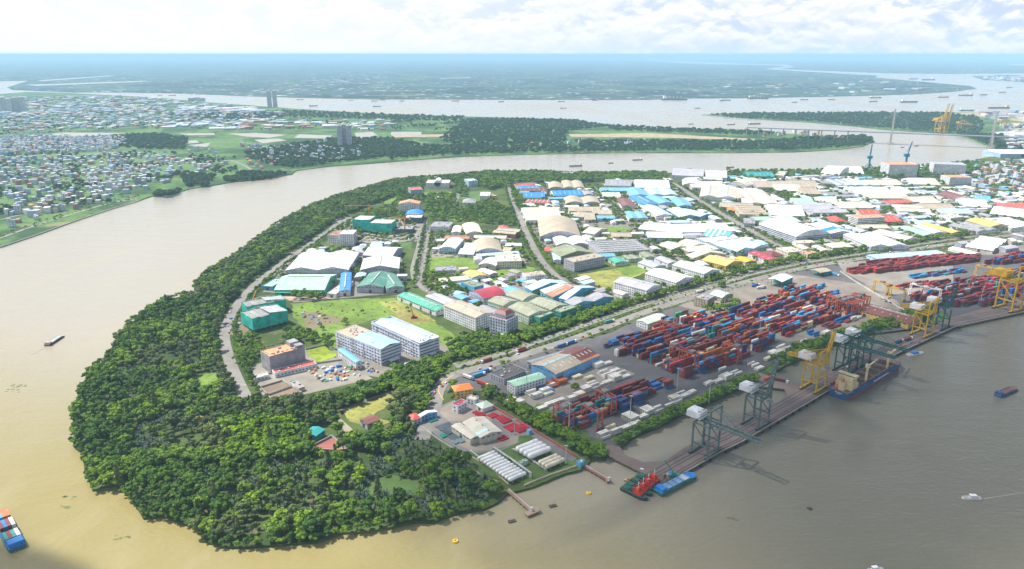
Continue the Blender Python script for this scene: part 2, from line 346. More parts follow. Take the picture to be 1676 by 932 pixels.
# paved industrial plots, given as outlines over the peninsula
paved = [
 [(690, 385), (835, 388), (868, 430), (790, 440), (696, 420)], [(845, 315), (905, 300), (985, 312), (1075, 400), (1085, 420), (900, 430), (880, 400)],
 [(985, 300), (1098, 296), (1290, 405), (1330, 425), (1140, 470), (1100, 415), (1060, 380)], [(1110, 290), (1230, 288), (1676, 330), (1676, 380), (1500, 395), (1330, 420), (1230, 355)],
 [(1230, 288), (1420, 290), (1676, 320), (1676, 345), (1400, 330)], [(450, 445), (478, 412), (655, 400), (664, 478), (560, 488), (430, 478)],
 [(545, 355), (700, 360), (692, 395), (540, 400)], [(760, 450), (900, 450), (1005, 470), (1010, 500), (880, 530), (780, 520), (700, 490), (720, 470)],
 [(410, 600), (500, 570), (560, 590), (610, 620), (480, 650), (430, 650)], [(540, 560), (560, 545), (720, 560), (760, 580), (640, 620), (560, 610)],
 [(1000, 470), (1100, 450), (1200, 440), (1220, 455), (1080, 500), (1010, 485)], [(1560, 405), (1676, 388), (1676, 420), (1560, 418)], [(700, 440), (760, 440), (790, 470), (740, 480), (700, 460)]]
for i, q in enumerate(paved): sheet('paved_ground', q, GZ + 0.05 + i * 0.006, CONC if i % 2 else LCONC)
yard = [(703, 640), (730, 615), (800, 598), (870, 580), (1000, 545), (1060, 515), (1100, 505), (1240, 460), (1330, 440), (1400, 428), (1560, 415), (1676, 420), (1700, 430), (1700, 504), (1676, 508), (1600, 527), (1560, 534), (1480, 540), (1440, 545), (1372, 546), (1330, 556), (1262, 596), (1226, 618), (1180, 636), (1080, 680), (1025, 706), (1000, 740), (970, 738), (900, 690), (860, 655), (800, 640)]
sheet('container_yard_ground', yard, GZ + 0.16, ASPH)
sheet('yard_concrete', [(1110, 500), (1240, 458), (1290, 448), (1440, 470), (1500, 520), (1400, 545), (1290, 560), (1240, 545), (1180, 520)], GZ + 0.19, mat('warm_yard_paving', (0.24, 0.21, 0.18), 'asphalt', 0.9))
sheet('yard_concrete', [(830, 660), (905, 625), (975, 600), (1010, 600), (1040, 612), (1010, 625), (900, 672), (870, 680)], GZ + 0.19, mat('pale_yard_paving', (0.28, 0.255, 0.225), 'asphalt', 0.9))
sheet('yard_concrete', [(1370, 430), (1560, 418), (1560, 470), (1450, 484), (1380, 445)], GZ + 0.21, mat('pale_yard_paving', (0.28, 0.255, 0.225), 'asphalt', 0.9))
for i, (q, m) in enumerate([
 ([(480, 498), (560, 490), (650, 488), (700, 520), (765, 562), (740, 573), (690, 540), (612, 522), (560, 540), (545, 575), (500, 545), (478, 515)], GRASS),
 ([(620, 495), (650, 492), (715, 525), (690, 530), (660, 520)], GRASSY), ([(498, 575), (530, 566), (553, 582), (520, 595)], mat('lime_lawn', (0.26, 0.34, 0.02), 'grass', 0.9)),
 ([(697, 422), (778, 420), (782, 440), (700, 446)], GRASS), ([(790, 446), (860, 435), (880, 440), (830, 462), (800, 460)], GRASS),
 ([(944, 450), (1040, 435), (1058, 445), (1008, 470), (990, 476)], GRASSY), ([(1005, 440), (1040, 434), (1060, 442), (1030, 455)], GRASS), ([(976, 370), (1022, 370), (1035, 384), (985, 384)], GRASS),
 ([(492, 405), (545, 405), (542, 412), (498, 413)], GRASS), ([(600, 400), (675, 396), (672, 408), (610, 404)], GRASSD), ([(632, 322), (662, 320), (660, 334), (628, 334)], GRASS),
 ([(694, 315), (738, 314), (740, 320), (694, 321)], GRASS), ([(745, 315), (800, 312), (790, 330), (750, 326)], GRASSD), ([(735, 350), (760, 350), (758, 362), (735, 362)], GRASS),
 ([(560, 672), (640, 645), (650, 655), (610, 680), (640, 690), (620, 700), (575, 690)], GRASSY), ([(590, 800), (640, 775), (690, 790), (680, 810), (610, 815)], GRASSD),
 ([(320, 615), (360, 610), (368, 640), (330, 645)], GRASS), ([(320, 680), (372, 686), (350, 700), (325, 698)], GRASSY), ([(1270, 318), (1330, 312), (1330, 320), (1285, 324)], GRASS),
 ([(755, 742), (790, 730), (850, 710), (880, 702), (960, 752), (950, 768), (870, 795), (845, 790), (790, 775)], GRASSD), ([(880, 660), (1000, 735), (975, 752), (900, 715), (860, 680)], GRASSD),
 ([(1004, 728), (1030, 706), (1082, 682), (1180, 637), (1226, 616), (1242, 624), (1208, 637), (1125, 674), (1080, 697), (1036, 715), (1016, 733)], GRASSD), ([(1250, 606), (1330, 560), (1430, 530), (1540, 510), (1560, 522), (1480, 535), (1425, 545), (1345, 571), (1287, 597), (1262, 611)], GRASSD)]):
    sheet('grass_field', q, GZ + 0.22 + i * 0.004, m, rough=1.8)
for i, q in enumerate([[(0, 300), (90, 285), (150, 250), (230, 250), (330, 262), (398, 262), (412, 278), (380, 290), (300, 290), (220, 285), (120, 300), (0, 340)], [(330, 232), (395, 225), (402, 236), (340, 240)], [(240, 212), (270, 210), (262, 216), (238, 217)], [(600, 240), (680, 228), (710, 240), (640, 250)], [(0, 235), (210, 240), (150, 258), (30, 262)]]):
    sheet('grass_field', q, GZ + 0.3 + i * 0.004, mat('meadow_grass', (0.09, 0.19, 0.04), 'grass', 0.9))
for i, q in enumerate([[(52, 223), (100, 217), (212, 218), (150, 223), (70, 225)], [(280, 232), (322, 230), (326, 234), (284, 237)], [(306, 238), (345, 234), (338, 241)], [(292, 219), (350, 218), (352, 221), (310, 222)], [(372, 219), (420, 218), (470, 221), (440, 226), (404, 224)], [(490, 220), (545, 222), (535, 227), (480, 226)], [(580, 218), (610, 216), (618, 222), (585, 228)], [(640, 216), (690, 216), (690, 221), (640, 222)], [(215, 275), (245, 272), (240, 281), (222, 282)], [(415, 229), (455, 227), (470, 230), (430, 235)]]):
    sheet('fish_pond', q, GZ + 0.5 + i * .01, WATER)
for q in ([(60, 132), (180, 124), (182, 125), (70, 133.4)], [(40, 139), (240, 132.5), (240, 134), (60, 141)], [(870, 98), (930, 97.5), (930, 98.2), (870, 98.8)], [(1330, 99), (1370, 98.6), (1370, 99.4), (1330, 99.8)], [(1650, 105), (1720, 105), (1720, 108), (1655, 107)], [(720, 128), (770, 127), (770, 128), (720, 129)]):
    sheet('distant_river', q, 5, WATER)
for q in ([(930, 220), (1060, 218), (1130, 222), (1240, 228), (1225, 230), (1100, 226), (935, 224)], [(640, 221), (740, 220), (744, 224), (646, 225)]): sheet('bare_ground', q, GZ + 0.4, mat('sandy_ground', (0.42, 0.33, 0.2), 'asphalt', 0.9))
sheet('bare_ground', [(1530, 184.6), (1676, 186), (1676, 200), (1600, 191), (1540, 188)], GZ + .3, mat('sandy_ground', (0.42, 0.33, 0.2), 'asphalt', 0.9))
sheet('bare_ground', [(376, 545), (400, 510), (412, 560), (395, 565)], GZ + .3, DIRT, rough=3)
sheet('bare_ground', [(452, 482), (560, 480), (556, 490), (480, 495)], GZ + .3, mat('pink_gravel', (0.45, 0.34, 0.27), 'asphalt', .9))
sheet('bare_ground', [(498, 512), (520, 510), (536, 514), (560, 522), (552, 530), (530, 532), (508, 540), (500, 530)], GZ + .3, DIRT, rough=4)
sheet('bare_ground', [(640, 510), (700, 518), (706, 530), (676, 531), (655, 522)], GZ + .3, mat('ochre_earth', (0.28, 0.25, 0.07), 'grass', .9), rough=5)
# roads
AVE = [(690, 720), (700, 690), (712, 665), (714, 643), (724, 625), (745, 612), (800, 598), (870, 577), (960, 548), (1050, 512), (1130, 488), (1200, 467), (1280, 446), (1340, 434), (1430, 420), (1520, 404), (1600, 393), (1700, 378), (1900, 350)]
ribbon('avenue', AVE, 15, GZ + 0.34, ROADM)
AVE2 = [(745, 600), (800, 586), (870, 563), (960, 531), (1050, 499), (1130, 476), (1200, 456), (1280, 437), (1340, 426), (1430, 412), (1520, 397), (1600, 386), (1700, 371), (1900, 345)]
ribbon('avenue', AVE2, 11, GZ + 0.34, mat('far_carriageway', (0.24, 0.23, 0.22), 'asphalt', .85))
ROADS = [([(402, 650), (385, 615), (372, 580), (365, 545), (380, 510), (402, 480), (430, 455), (470, 425), (500, 405), (540, 375), (580, 355)], 13),
 ([(832, 302), (845, 345), (862, 385), (885, 430), (912, 455), (950, 485), (985, 505)], 15), ([(692, 360), (690, 395), (680, 430), (677, 450), (690, 470), (712, 482)], 14), ([(685, 470), (697, 400), (702, 370)], 10),
 ([(1105, 303), (1150, 335), (1210, 370), (1270, 405), (1320, 422)], 19), ([(970, 306), (1020, 345), (1060, 380), (1090, 410), (1150, 460)], 10), ([(860, 367), (950, 372), (1035, 370)], 8),
 ([(752, 300), (752, 318), (740, 340), (735, 352)], 9), ([(1225, 300), (1300, 330), (1380, 362), (1470, 392)], 8), ([(1410, 295), (1480, 330), (1560, 370), (1590, 385)], 8), ([(560, 672), (600, 655), (640, 642), (700, 625)], 5),
 ([(0, 390), (60, 368), (120, 350), (180, 332), (225, 325)], 9), ([(0, 300), (40, 285), (70, 278)], 14), ([(0, 345), (60, 340), (110, 335)], 8), ([(375, 262), (395, 268), (412, 278)], 8), ([(120, 318), (160, 315), (200, 300)], 8), ([(70, 250), (210, 246)], 7), ([(230, 268), (390, 264)], 6), ([(0, 360), (40, 350), (110, 345)], 7), ([(1190, 210), (1250, 215)], 8), ([(920, 208), (990, 225)], 7)]
for i, (q, wd) in enumerate(ROADS): ribbon('road', q, wd, GZ + 0.30 + i * .004, ROADM)
ribbon('road_marking', [(726, 655), (716, 640), (722, 626), (742, 614)], 0.7, GZ + 0.37, mat('yellow_line_paint', (0.75, 0.5, 0.08)))
# ---------------------------------------------------------------- trees
BARK = mat('bark', (0.16, 0.12, 0.08))
LEAVES = {'dark': mat('dark_leaves', (0.088, 0.170, 0.024), 'leaf'), 'mid': mat('mid_green_leaves', (0.160, 0.265, 0.026), 'leaf'),
          'olive': mat('olive_leaves', (0.12, 0.16, 0.055), 'leaf'), 'lime': mat('lime_leaves', (0.22, 0.36, 0.02), 'leaf'),
          'nipa': mat('blue_green_fronds', (0.12, 0.175, 0.105), 'leaf'), 'far': mat('far_wood_leaves', (0.045, 0.095, 0.03), 'leaf'), 'yellow': mat('yellow_leaves', (0.55, 0.55, 0.02), 'leaf')}
def leafquad(mb, c, n, s, m):
    n = n.normalized(); u = n.cross(Vector((0.3, 0.2, 1))).normalized(); v = n.cross(u)
    a = random.uniform(0, 6.28); u2 = u * math.cos(a) + v * math.sin(a); v2 = v * math.cos(a) - u * math.sin(a)
    mb.poly([c - u2 * s - v2 * s * .6, c + u2 * s - v2 * s * .5, c + u2 * s * .9 + v2 * s * .7, c - u2 * s * .8 + v2 * s * .6], m)
def rdir():
    z = random.uniform(-1, 1); a = random.uniform(0, 6.283); r = math.sqrt(1 - z * z); return Vector((r * math.cos(a), r * math.sin(a), z))
def crown_mesh(kind, rad, h0, h1, lobes, per, leaf, m):
    """crown between heights h0 and h1: clumps of leaf faces scattered through the volume, leaving gaps between the clumps"""
    mb = MB(); cz = (h0 + h1) / 2; hz_ = (h1 - h0) / 2
    for k in range(lobes):
        d = rdir(); d.z = abs(d.z) * 1.0 - 0.25
        f = random.uniform(0.35, 0.82) if kind != 'flat' else random.uniform(.2, .95)
        c = Vector((d.x * rad * f, d.y * rad * f, cz + d.z * hz_ * 0.75 if kind != 'flat' else h1 - 1.2 + random.uniform(-.6, .6)))
        lr = rad * random.uniform(0.28, 0.46) * (1 if kind != 'flat' else .8)
        for q in range(per):
            e = rdir(); e.z = e.z * 0.8 + 0.15
            p = c + Vector((e.x, e.y, e.z * (0.8 if kind != 'flat' else .35))) * lr * random.uniform(0.65, 1.05)
            leafquad(mb, p, e + rdir() * 0.3 + Vector((0, 0, .2)), leaf * random.uniform(.7, 1.3), m)
        b = len(mb.v); lr *= .78; zf = .75 if kind != 'flat' else .3          # inner mass of the clump
        mb.v += [tuple(c + Vector(q) * lr) for q in ((1, 0, 0), (0, 1, 0), (-1, 0, 0), (0, -1, 0), (0, 0, zf), (0, 0, -zf))]
        for f3 in ((0, 1, 4), (1, 2, 4), (2, 3, 4), (3, 0, 4), (1, 0, 5), (2, 1, 5), (3, 2, 5), (0, 3, 5)): mb.f.append(tuple(b + i for i in f3)); mb.m.append(mb.mi(m))
    return mb.mesh('crown')
def spire_mesh(h, rad, m):
    mb = MB()
    for k in range(260):
        t = random.random() ** 0.8; z = h * (0.12 + 0.88 * t); r = rad * (1 - t) ** .7 * random.uniform(.3, 1.1) + .15; a = random.uniform(0, 6.28)
        leafquad(mb, Vector((math.cos(a) * r, math.sin(a) * r, z)), Vector((math.cos(a), math.sin(a), .4)) + rdir() * .5, random.uniform(.4, .9), m)
    return mb.mesh('crown')
def frond_mesh(n, ln, m, base=0.0):
    mb = MB()
    for k in range(n):
        a = k * 2.4 + random.uniform(-.2, .2); tilt = random.uniform(.25, 1.0); l = ln * random.uniform(.8, 1.1); pts = []
        for j in range(6):
            t = j / 5; out = l * t * math.sin(tilt * (0.6 + .8 * t)); up = l * t * math.cos(tilt * (0.6 + .9 * t)); pts.append(Vector((math.cos(a) * out, math.sin(a) * out, base + up)))
        s = Vector((-math.sin(a), math.cos(a), 0))
        for j in range(1, 5):
            w0 = .75 * (1 - (j / 5 - .4) ** 2 * 2); w1 = .75 * max(.1, 1 - ((j + 1) / 5 - .4) ** 2 * 2.4)
            for sg in (1, -1): mb.poly([pts[j], pts[j + 1], pts[j + 1] + s * sg * w1 - Vector((0, 0, .35)), pts[j] + s * sg * w0 - Vector((0, 0, .35))][::sg], m)
    return mb.mesh('crown')
def trunk_mesh(h, r, limbs=3):
    mb = MB(); mb.tube((0, 0, 0), (0.2, 0, h * .6), r, r * .6, 6, BARK)
    for k in range(limbs):
        a = k * 2.1 + .4; mb.tube((0.2, 0, h * .5), (math.cos(a) * h * .22, math.sin(a) * h * .22, h * .82), r * .5, r * .2, 4, BARK)
    return mb.mesh('trunk')
TK = {}   # kind -> list of (crown mesh, trunk mesh)
for kd, mk in (('dark', 'dark'), ('mid', 'mid'), ('olive', 'olive')):
    TK[kd] = [(crown_mesh('b', 4.6 + v * .7, 2.2, 9.5 + v, 11 + 2 * v, 34, 0.62, LEAVES[mk]), trunk_mesh(8, .32)) for v in range(2)]
TK['lime'] = [(crown_mesh('flat', 7.0, 5, 10, 16, 34, 0.6, LEAVES['lime']), trunk_mesh(9, .4))]
TK['nipa'] = [(frond_mesh(15, 7.5, LEAVES['nipa']), trunk_mesh(1.5, .4, 0)), (frond_mesh(12, 6.0, LEAVES['nipa']), trunk_mesh(1.5, .4, 0))]
TK['spire'] = [(spire_mesh(14, 2.6, LEAVES['olive']), trunk_mesh(10, .25, 0))]
TK['palm'] = [(frond_mesh(11, 3.4, LEAVES['mid'], 5.5), trunk_mesh(9, .2, 0))]
TK['far'] = [(crown_mesh('b', 9, 1.5, 11, 9, 22, 1.6, LEAVES['far']), trunk_mesh(7, .4))]
TK['bush'] = [(crown_mesh('b', 2.0, 0, 3.0, 6, 18, 0.5, LEAVES['mid']), trunk_mesh(1.5, .1))]
TK['shrub'] = [(crown_mesh('b', 1.3, 0, 1.8, 5, 14, 0.4, LEAVES['yellow']), trunk_mesh(1.2, .08))]
TREES = []   # (point, kind, variant, scale, place)
def plant(pts, kinds, smin, smax, place):
    for p in pts:
        k = random.choice(kinds); TREES.append((p, k, random.randrange(len(TK[k])), random.uniform(smin, smax), place))
CLEAR = [[(408, 610), (424, 585), (500, 560), (530, 566), (555, 580), (560, 560), (620, 575), (660, 600), (640, 622), (590, 640), (560, 650), (480, 655), (425, 650)], [(560, 672), (640, 640), (655, 648), (630, 668), (650, 690), (625, 705), (590, 725), (565, 722), (545, 690)], [(497, 700), (540, 692), (545, 712), (570, 722), (572, 740), (520, 742), (512, 722), (497, 715)],
         [(318, 612), (360, 608), (368, 640), (330, 646)], [(320, 682), (372, 686), (350, 698), (325, 698)], [(592, 798), (640, 778), (690, 792), (680, 808), (612, 814)], [(575, 742), (600, 740), (600, 760), (578, 760)], [(428, 648), (478, 630), (500, 655), (440, 660)], [(560, 680), (600, 660), (592, 690), (590, 722), (552, 700)]]
CLW = [[P(x, y) for x, y in q] for q in CLEAR]
ROADW = [smooth([P(x, y) for x, y in q], 1) for q in (ROADS[0][0], AVE, AVE2)]
def segd(p, a, b):
    d = b - a; t = max(0, min(1, (p - a).dot(d) / d.length_squared)); return math.hypot(p.x - a.x - d.x * t, p.y - a.y - d.y * t)
def clear(pts, extra=9.0):
    out = []
    for p in pts:
        if any(inside(p, q) for q in CLW): continue
        if any(segd(p, a, b) < extra for rd in ROADW for a, b in zip(rd, rd[1:])): continue
        out.append(p)
    return out
mangrove = [(322, 468), (330, 484), (292, 490), (264, 500), (228, 525), (200, 547), (190, 554), (200, 563), (190, 578), (160, 604), (136, 644), (122, 690), (124, 728), (138, 740), (150, 764), (146, 784), (156, 797), (190, 797), (222, 823), (240, 843), (296, 849), (336, 882), (430, 890), (520, 883), (560, 869), (640, 857), (680, 851), (740, 839), (790, 828), (815, 818), (822, 806), (790, 780), (760, 752), (735, 740), (700, 722), (668, 700), (664, 680), (690, 670), (705, 640), (712, 620), (690, 606), (640, 612), (600, 632), (560, 655), (500, 668), (440, 662), (400, 655), (378, 615), (362, 575), (356, 545), (368, 510), (392, 480)]
zones = [([(240, 560), (330, 500), (350, 560), (360, 620), (330, 680), (240, 700), (170, 690), (190, 610)], 'nipa', .45), ([(270, 790), (450, 760), (560, 760), (600, 830), (500, 850), (380, 830)], 'nipa', .6), ([(560, 760), (690, 700), (800, 780), (820, 820), (700, 845), (600, 840)], 'nipa', .7),
         ([(215, 700), (270, 690), (260, 750), (215, 750)], 'nipa', .8), ([(395, 690), (480, 695), (500, 735), (430, 755), (370, 730)], 'lime', .5), ([(430, 655), (560, 655), (600, 690), (560, 700), (440, 700)], 'olive', .7), ([(315, 470), (390, 420), (430, 470), (360, 540), (350, 580)], 'olive', .35), ([(380, 600), (400, 640), (460, 660), (440, 690), (360, 680), (330, 600)], 'olive', .6)]
ZW = [([P(x, y) for x, y in q], k, pr) for q, k, pr in zones]
SHW = along(SH, 5.5, 2.2, 1.0)
plant(SHW, ['dark', 'dark', 'mid'], .55, .9, 'mangrove')
for p in clear(fill(mangrove, 7.6, .42)):
    f_ = math.sin(p.x * .031 + 2 * math.sin(p.y * .017)) + math.sin(p.y * .043 + 1.7 * math.sin(p.x * .023 + 1)) + random.uniform(-.7, .7)
    if f_ > 1.75: continue
    k = 'olive' if f_ > 1.0 else 'mid' if f_ > -.15 else 'dark'
    for q, kk, pr in ZW:
        if random.random() < pr and inside(p, q): k = kk; break
    if random.random() < .02: k = 'spire'
    g_ = .5 + .5 * math.sin(p.x * .052 + p.y * .02) * math.sin(p.y * .061 - 1)
    s = random.choice((random.uniform(.5, .85), random.uniform(.8, 1.2), random.uniform(.9, 1.15) + .7 * g_)) if k != 'nipa' else random.uniform(.7, 1.1)
    if k == 'lime': s *= .75
    TREES.append((p, k, random.randrange(len(TK[k])), s, 'mangrove'))
strip = [(322, 466), (352, 442), (392, 419), (432, 389), (462, 366), (512, 339), (562, 322), (622, 304), (652, 297), (700, 293), (712, 297), (690, 306), (665, 316), (610, 335), (570, 352), (535, 372), (500, 397), (465, 420), (425, 448), (400, 470), (375, 495), (362, 510), (340, 490)]
plant(clear(fill(strip, 7.6, .45), 7), ['dark', 'mid', 'olive'], .7, 1.45, 'strip')
plant(clear(fill([(480, 498), (560, 492), (650, 490), (690, 518), (620, 520), (560, 538), (545, 570), (500, 545), (478, 515)], 21, .5), 7), ['bush', 'bush', 'mid'], .4, .9, 'estate')
north = [(700, 293), (742, 290), (800, 284), (900, 284), (938, 290), (945, 286), (1000, 286), (1062, 285), (1090, 286), (1092, 296), (1040, 298), (985, 298), (900, 302), (850, 300), (832, 306), (800, 312), (780, 304), (735, 297)]
plant(fill(north, 11, .4), ['dark', 'mid'], 1.0, 1.5, 'north bank')
for q in ([(640, 345), (650, 322), (670, 312), (690, 305), (694, 330), (660, 340)], [(700, 320), (745, 320), (750, 345), (800, 330), (835, 345), (850, 372), (820, 370), (800, 368), (760, 365), (705, 362), (696, 345)], [(620, 360), (590, 352), (640, 340), (650, 350)], [(745, 298), (765, 298), (765, 325), (745, 320)], [(835, 305), (850, 318), (872, 350), (858, 358), (840, 330)]):
    plant(clear(fill(q, 12, .4)), ['dark', 'mid'], .85, 1.3, 'middle grove')
plant(fill([(1190, 282), (1310, 282), (1420, 278), (1500, 274), (1540, 271), (1600, 266), (1610, 275), (1580, 292), (1500, 290), (1420, 296), (1370, 292), (1320, 290), (1230, 298), (1195, 290)], 17, .4), ['dark', 'mid'], 1.0, 1.5, 'north bank')
plant(fill([(1590, 270), (1676, 262), (1720, 262), (1720, 330), (1660, 320), (1600, 300), (1560, 290)], 26, .45), ['dark', 'mid'], .9, 1.4, 'east town')
for q, s in (([(462, 572), (470, 540), (500, 545), (540, 556), (545, 572), (505, 578)], 8), ([(385, 555), (420, 548), (432, 575), (424, 600), (405, 615), (385, 590)], 8), ([(476, 478), (532, 486), (530, 495), (474, 490)], 8), ([(500, 650), (560, 648), (590, 640), (570, 655), (520, 665)], 8),
             ([(475, 600), (500, 615), (520, 640), (480, 628)], 9), ([(700, 598), (770, 568), (850, 545), (960, 515), (1010, 500), (1030, 492), (1030, 498), (960, 528), (870, 560), (800, 582), (745, 594), (700, 612)], 7.5), ([(640, 612), (700, 590), (735, 590), (712, 640), (700, 670), (668, 684), (650, 660), (610, 650), (600, 632)], 7.5),
             ([(725, 560), (790, 545), (800, 556), (740, 575)], 8), ([(1030, 490), (1100, 475), (1150, 462), (1240, 440), (1290, 428), (1290, 434), (1150, 470), (1050, 496)], 9), ([(695, 450), (730, 440), (740, 470), (768, 480), (720, 490), (700, 475)], 9), ([(1190, 500), (1205, 492), (1212, 500), (1196, 512), (1160, 513), (1150, 506)], 8),
             ([(1006, 729), (1034, 709), (1085, 686), (1130, 664), (1180, 642), (1226, 620), (1242, 625), (1208, 637), (1168, 655), (1125, 674), (1080, 697), (1036, 715), (1016, 734)], 4.6), ([(1262, 606), (1290, 586), (1325, 568), (1372, 548), (1425, 532), (1430, 543), (1372, 558), (1318, 584), (1287, 597), (1268, 608)], 6), ([(1408, 545), (1450, 522), (1500, 508), (1540, 510), (1500, 530), (1440, 540)], 6), ([(1255, 600), (1300, 570), (1320, 566), (1290, 590)], 9),
             ([(950, 730), (990, 740), (990, 752), (965, 752), (945, 742)], 5), ([(812, 662), (860, 672), (900, 692), (960, 728), (950, 744), (900, 716), (850, 686)], 7), ([(800, 640), (835, 655), (850, 668), (820, 664)], 7), ([(845, 672), (880, 680), (900, 690), (885, 705), (850, 690)], 7), ([(742, 630), (735, 650), (750, 655), (748, 640)], 7), ([(784, 640), (810, 640), (808, 655), (792, 652)], 7), ([(1320, 418), (1400, 408), (1480, 398), (1560, 386), (1480, 408), (1400, 420), (1340, 428)], 14), ([(1290, 385), (1340, 400), (1400, 408), (1330, 418), (1300, 405)], 16),
             ([(805, 575), (835, 560), (850, 570), (830, 592)], 8)):
    plant(clear(fill(q, s, .4), 7), ['dark', 'mid', 'mid'], .7, 1.1, 'estate')
# rows along the estate roads
for q, off in ([(ROADS[1][0], 11), (ROADS[1][0], -11), (ROADS[4][0], 13), (ROADS[4][0], -13), (ROADS[5][0], 9), (ROADS[5][0], -9), (ROADS[5][0], 14), (ROADS[3][0], 8), (ROADS[3][0], -8), (ROADS[0][0], -13), (ROADS[10 - 2][0], 7), (ROADS[8][0], -7), (ROADS[9 - 1][0], 12), (ROADS[9][0], 8), (ROADS[9][0], -8)]):
    plant(along(q, 9, 1.5, off), ['dark', 'mid'], .6, .95, 'street')
plant(along([(450, 480), (470, 440), (500, 408), (540, 380)], 12, 2, -12), ['mid'], .5, .8, 'street')
plant(along(AVE, 9, 1, 12), ['palm'], .8, 1.0, 'avenue palms'); plant(along(AVE[5:], 7, 1, 10.5), ['shrub', 'bush', 'shrub'], .7, 1.1, 'avenue hedge'); plant(along(AVE[6:], 9, 2, -11), ['mid', 'bush', 'shrub', 'palm'], .5, .8, 'avenue palms')
plant(along(AVE2[2:], 10, 2, 9), ['dark', 'mid'], .7, 1.0, 'avenue trees'); plant(along(AVE2[2:], 11, 3, 16), ['dark', 'mid'], .7, 1.1, 'avenue trees')
for x, y in ((1232, 352), (1480, 300), (1540, 300), (1465, 318), (1370, 330), (1100, 420), (1095, 428), (1540, 360), (1330, 330), (1345, 335), (1350, 340), (1360, 350), (1330, 360), (1340, 370), (1570, 390), (1580, 385), (590, 380), (1180, 470), (940, 640), (1300, 425), (1310, 428)):
    plant([P(x + random.uniform(-3, 3), y + random.uniform(-1, 1)) for _ in range(5)], ['dark', 'mid'], .8, 1.2, 'street')
# left bank
LB = [[(0, 392), (60, 372), (120, 352), (180, 335), (228, 328)], [(362, 298), (400, 284), (430, 285), (478, 283), (440, 293), (380, 298)], [(258, 318), (300, 314), (282, 322), (250, 322)]]
plant(along(LB[0], 14, 4, 2), ['mid', 'palm'], .5, .8, 'left bank'); plant(along(LB[0], 14, 4, 14), ['mid', 'palm'], .5, .8, 'left bank')
for q, s in ((LB[1], 14), (LB[2], 10), ([(180, 225), (250, 220), (310, 228), (300, 245), (240, 246), (185, 240)], 22), ([(290, 285), (350, 290), (340, 306), (310, 306)], 16), ([(400, 250), (500, 235), (640, 240), (700, 250), (600, 262), (540, 268), (485, 276), (440, 270), (410, 262)], 19),
             ([(480, 238), (560, 226), (640, 228), (700, 240), (780, 240), (850, 250), (760, 254), (700, 256), (640, 262), (600, 250), (540, 240)], 24), ([(760, 196), (840, 195), (940, 198), (1000, 208), (930, 215), (920, 240), (1000, 245), (1100, 248), (1000, 249), (850, 251), (770, 250), (720, 230)], 26),
             ([(940, 232), (1100, 232), (1240, 232), (1370, 224), (1425, 224), (1428, 232), (1410, 238), (1370, 243), (1300, 246), (1100, 247), (960, 246)], 22), ([(990, 206), (1120, 212), (1245, 216), (1290, 221), (1240, 222), (1120, 218), (1000, 214)], 26), ([(460, 182), (640, 188), (760, 192), (760, 200), (600, 196), (480, 192)], 34), ([(300, 188), (440, 186), (480, 192), (400, 198), (320, 196)], 34),
             ([(1160, 188.5), (1250, 186), (1540, 185), (1600, 192), (1610, 205), (1600, 222), (1545, 217), (1440, 210), (1330, 199), (1200, 193)], 28), ([(1630, 235), (1676, 232), (1760, 240), (1760, 262), (1680, 262), (1632, 248)], 24), ([(1560, 218), (1640, 222), (1640, 238), (1620, 238), (1590, 228)], 24)):
    plant(fill(q, s, .45), ['far'], .7, 1.25, 'far bank')
for q, s in (([(0, 270), (120, 250), (260, 250), (420, 260), (400, 280), (250, 300), (228, 325), (100, 350), (0, 380)], 34), ([(0, 190), (300, 176), (480, 185), (560, 200), (480, 215), (200, 212), (0, 222)], 60), ([(0, 225), (200, 228), (160, 245), (0, 262)], 36), ([(0, 160), (200, 160), (330, 170), (300, 178), (0, 185)], 80), ([(640, 196), (760, 196), (740, 216), (640, 214)], 40)):
    pts_ = [p for p in fill(q, s * .62, .5) if math.sin(p.x * .021 + 1.3) * math.sin(p.y * .017 + p.x * .006) + random.uniform(-.5, .5) > .3]; plant(pts_, ['far', 'far', 'dark'], .5, 1.0, 'left bank')
for q in ([(60, 150), (200, 152), (330, 158), (400, 163)],): pass
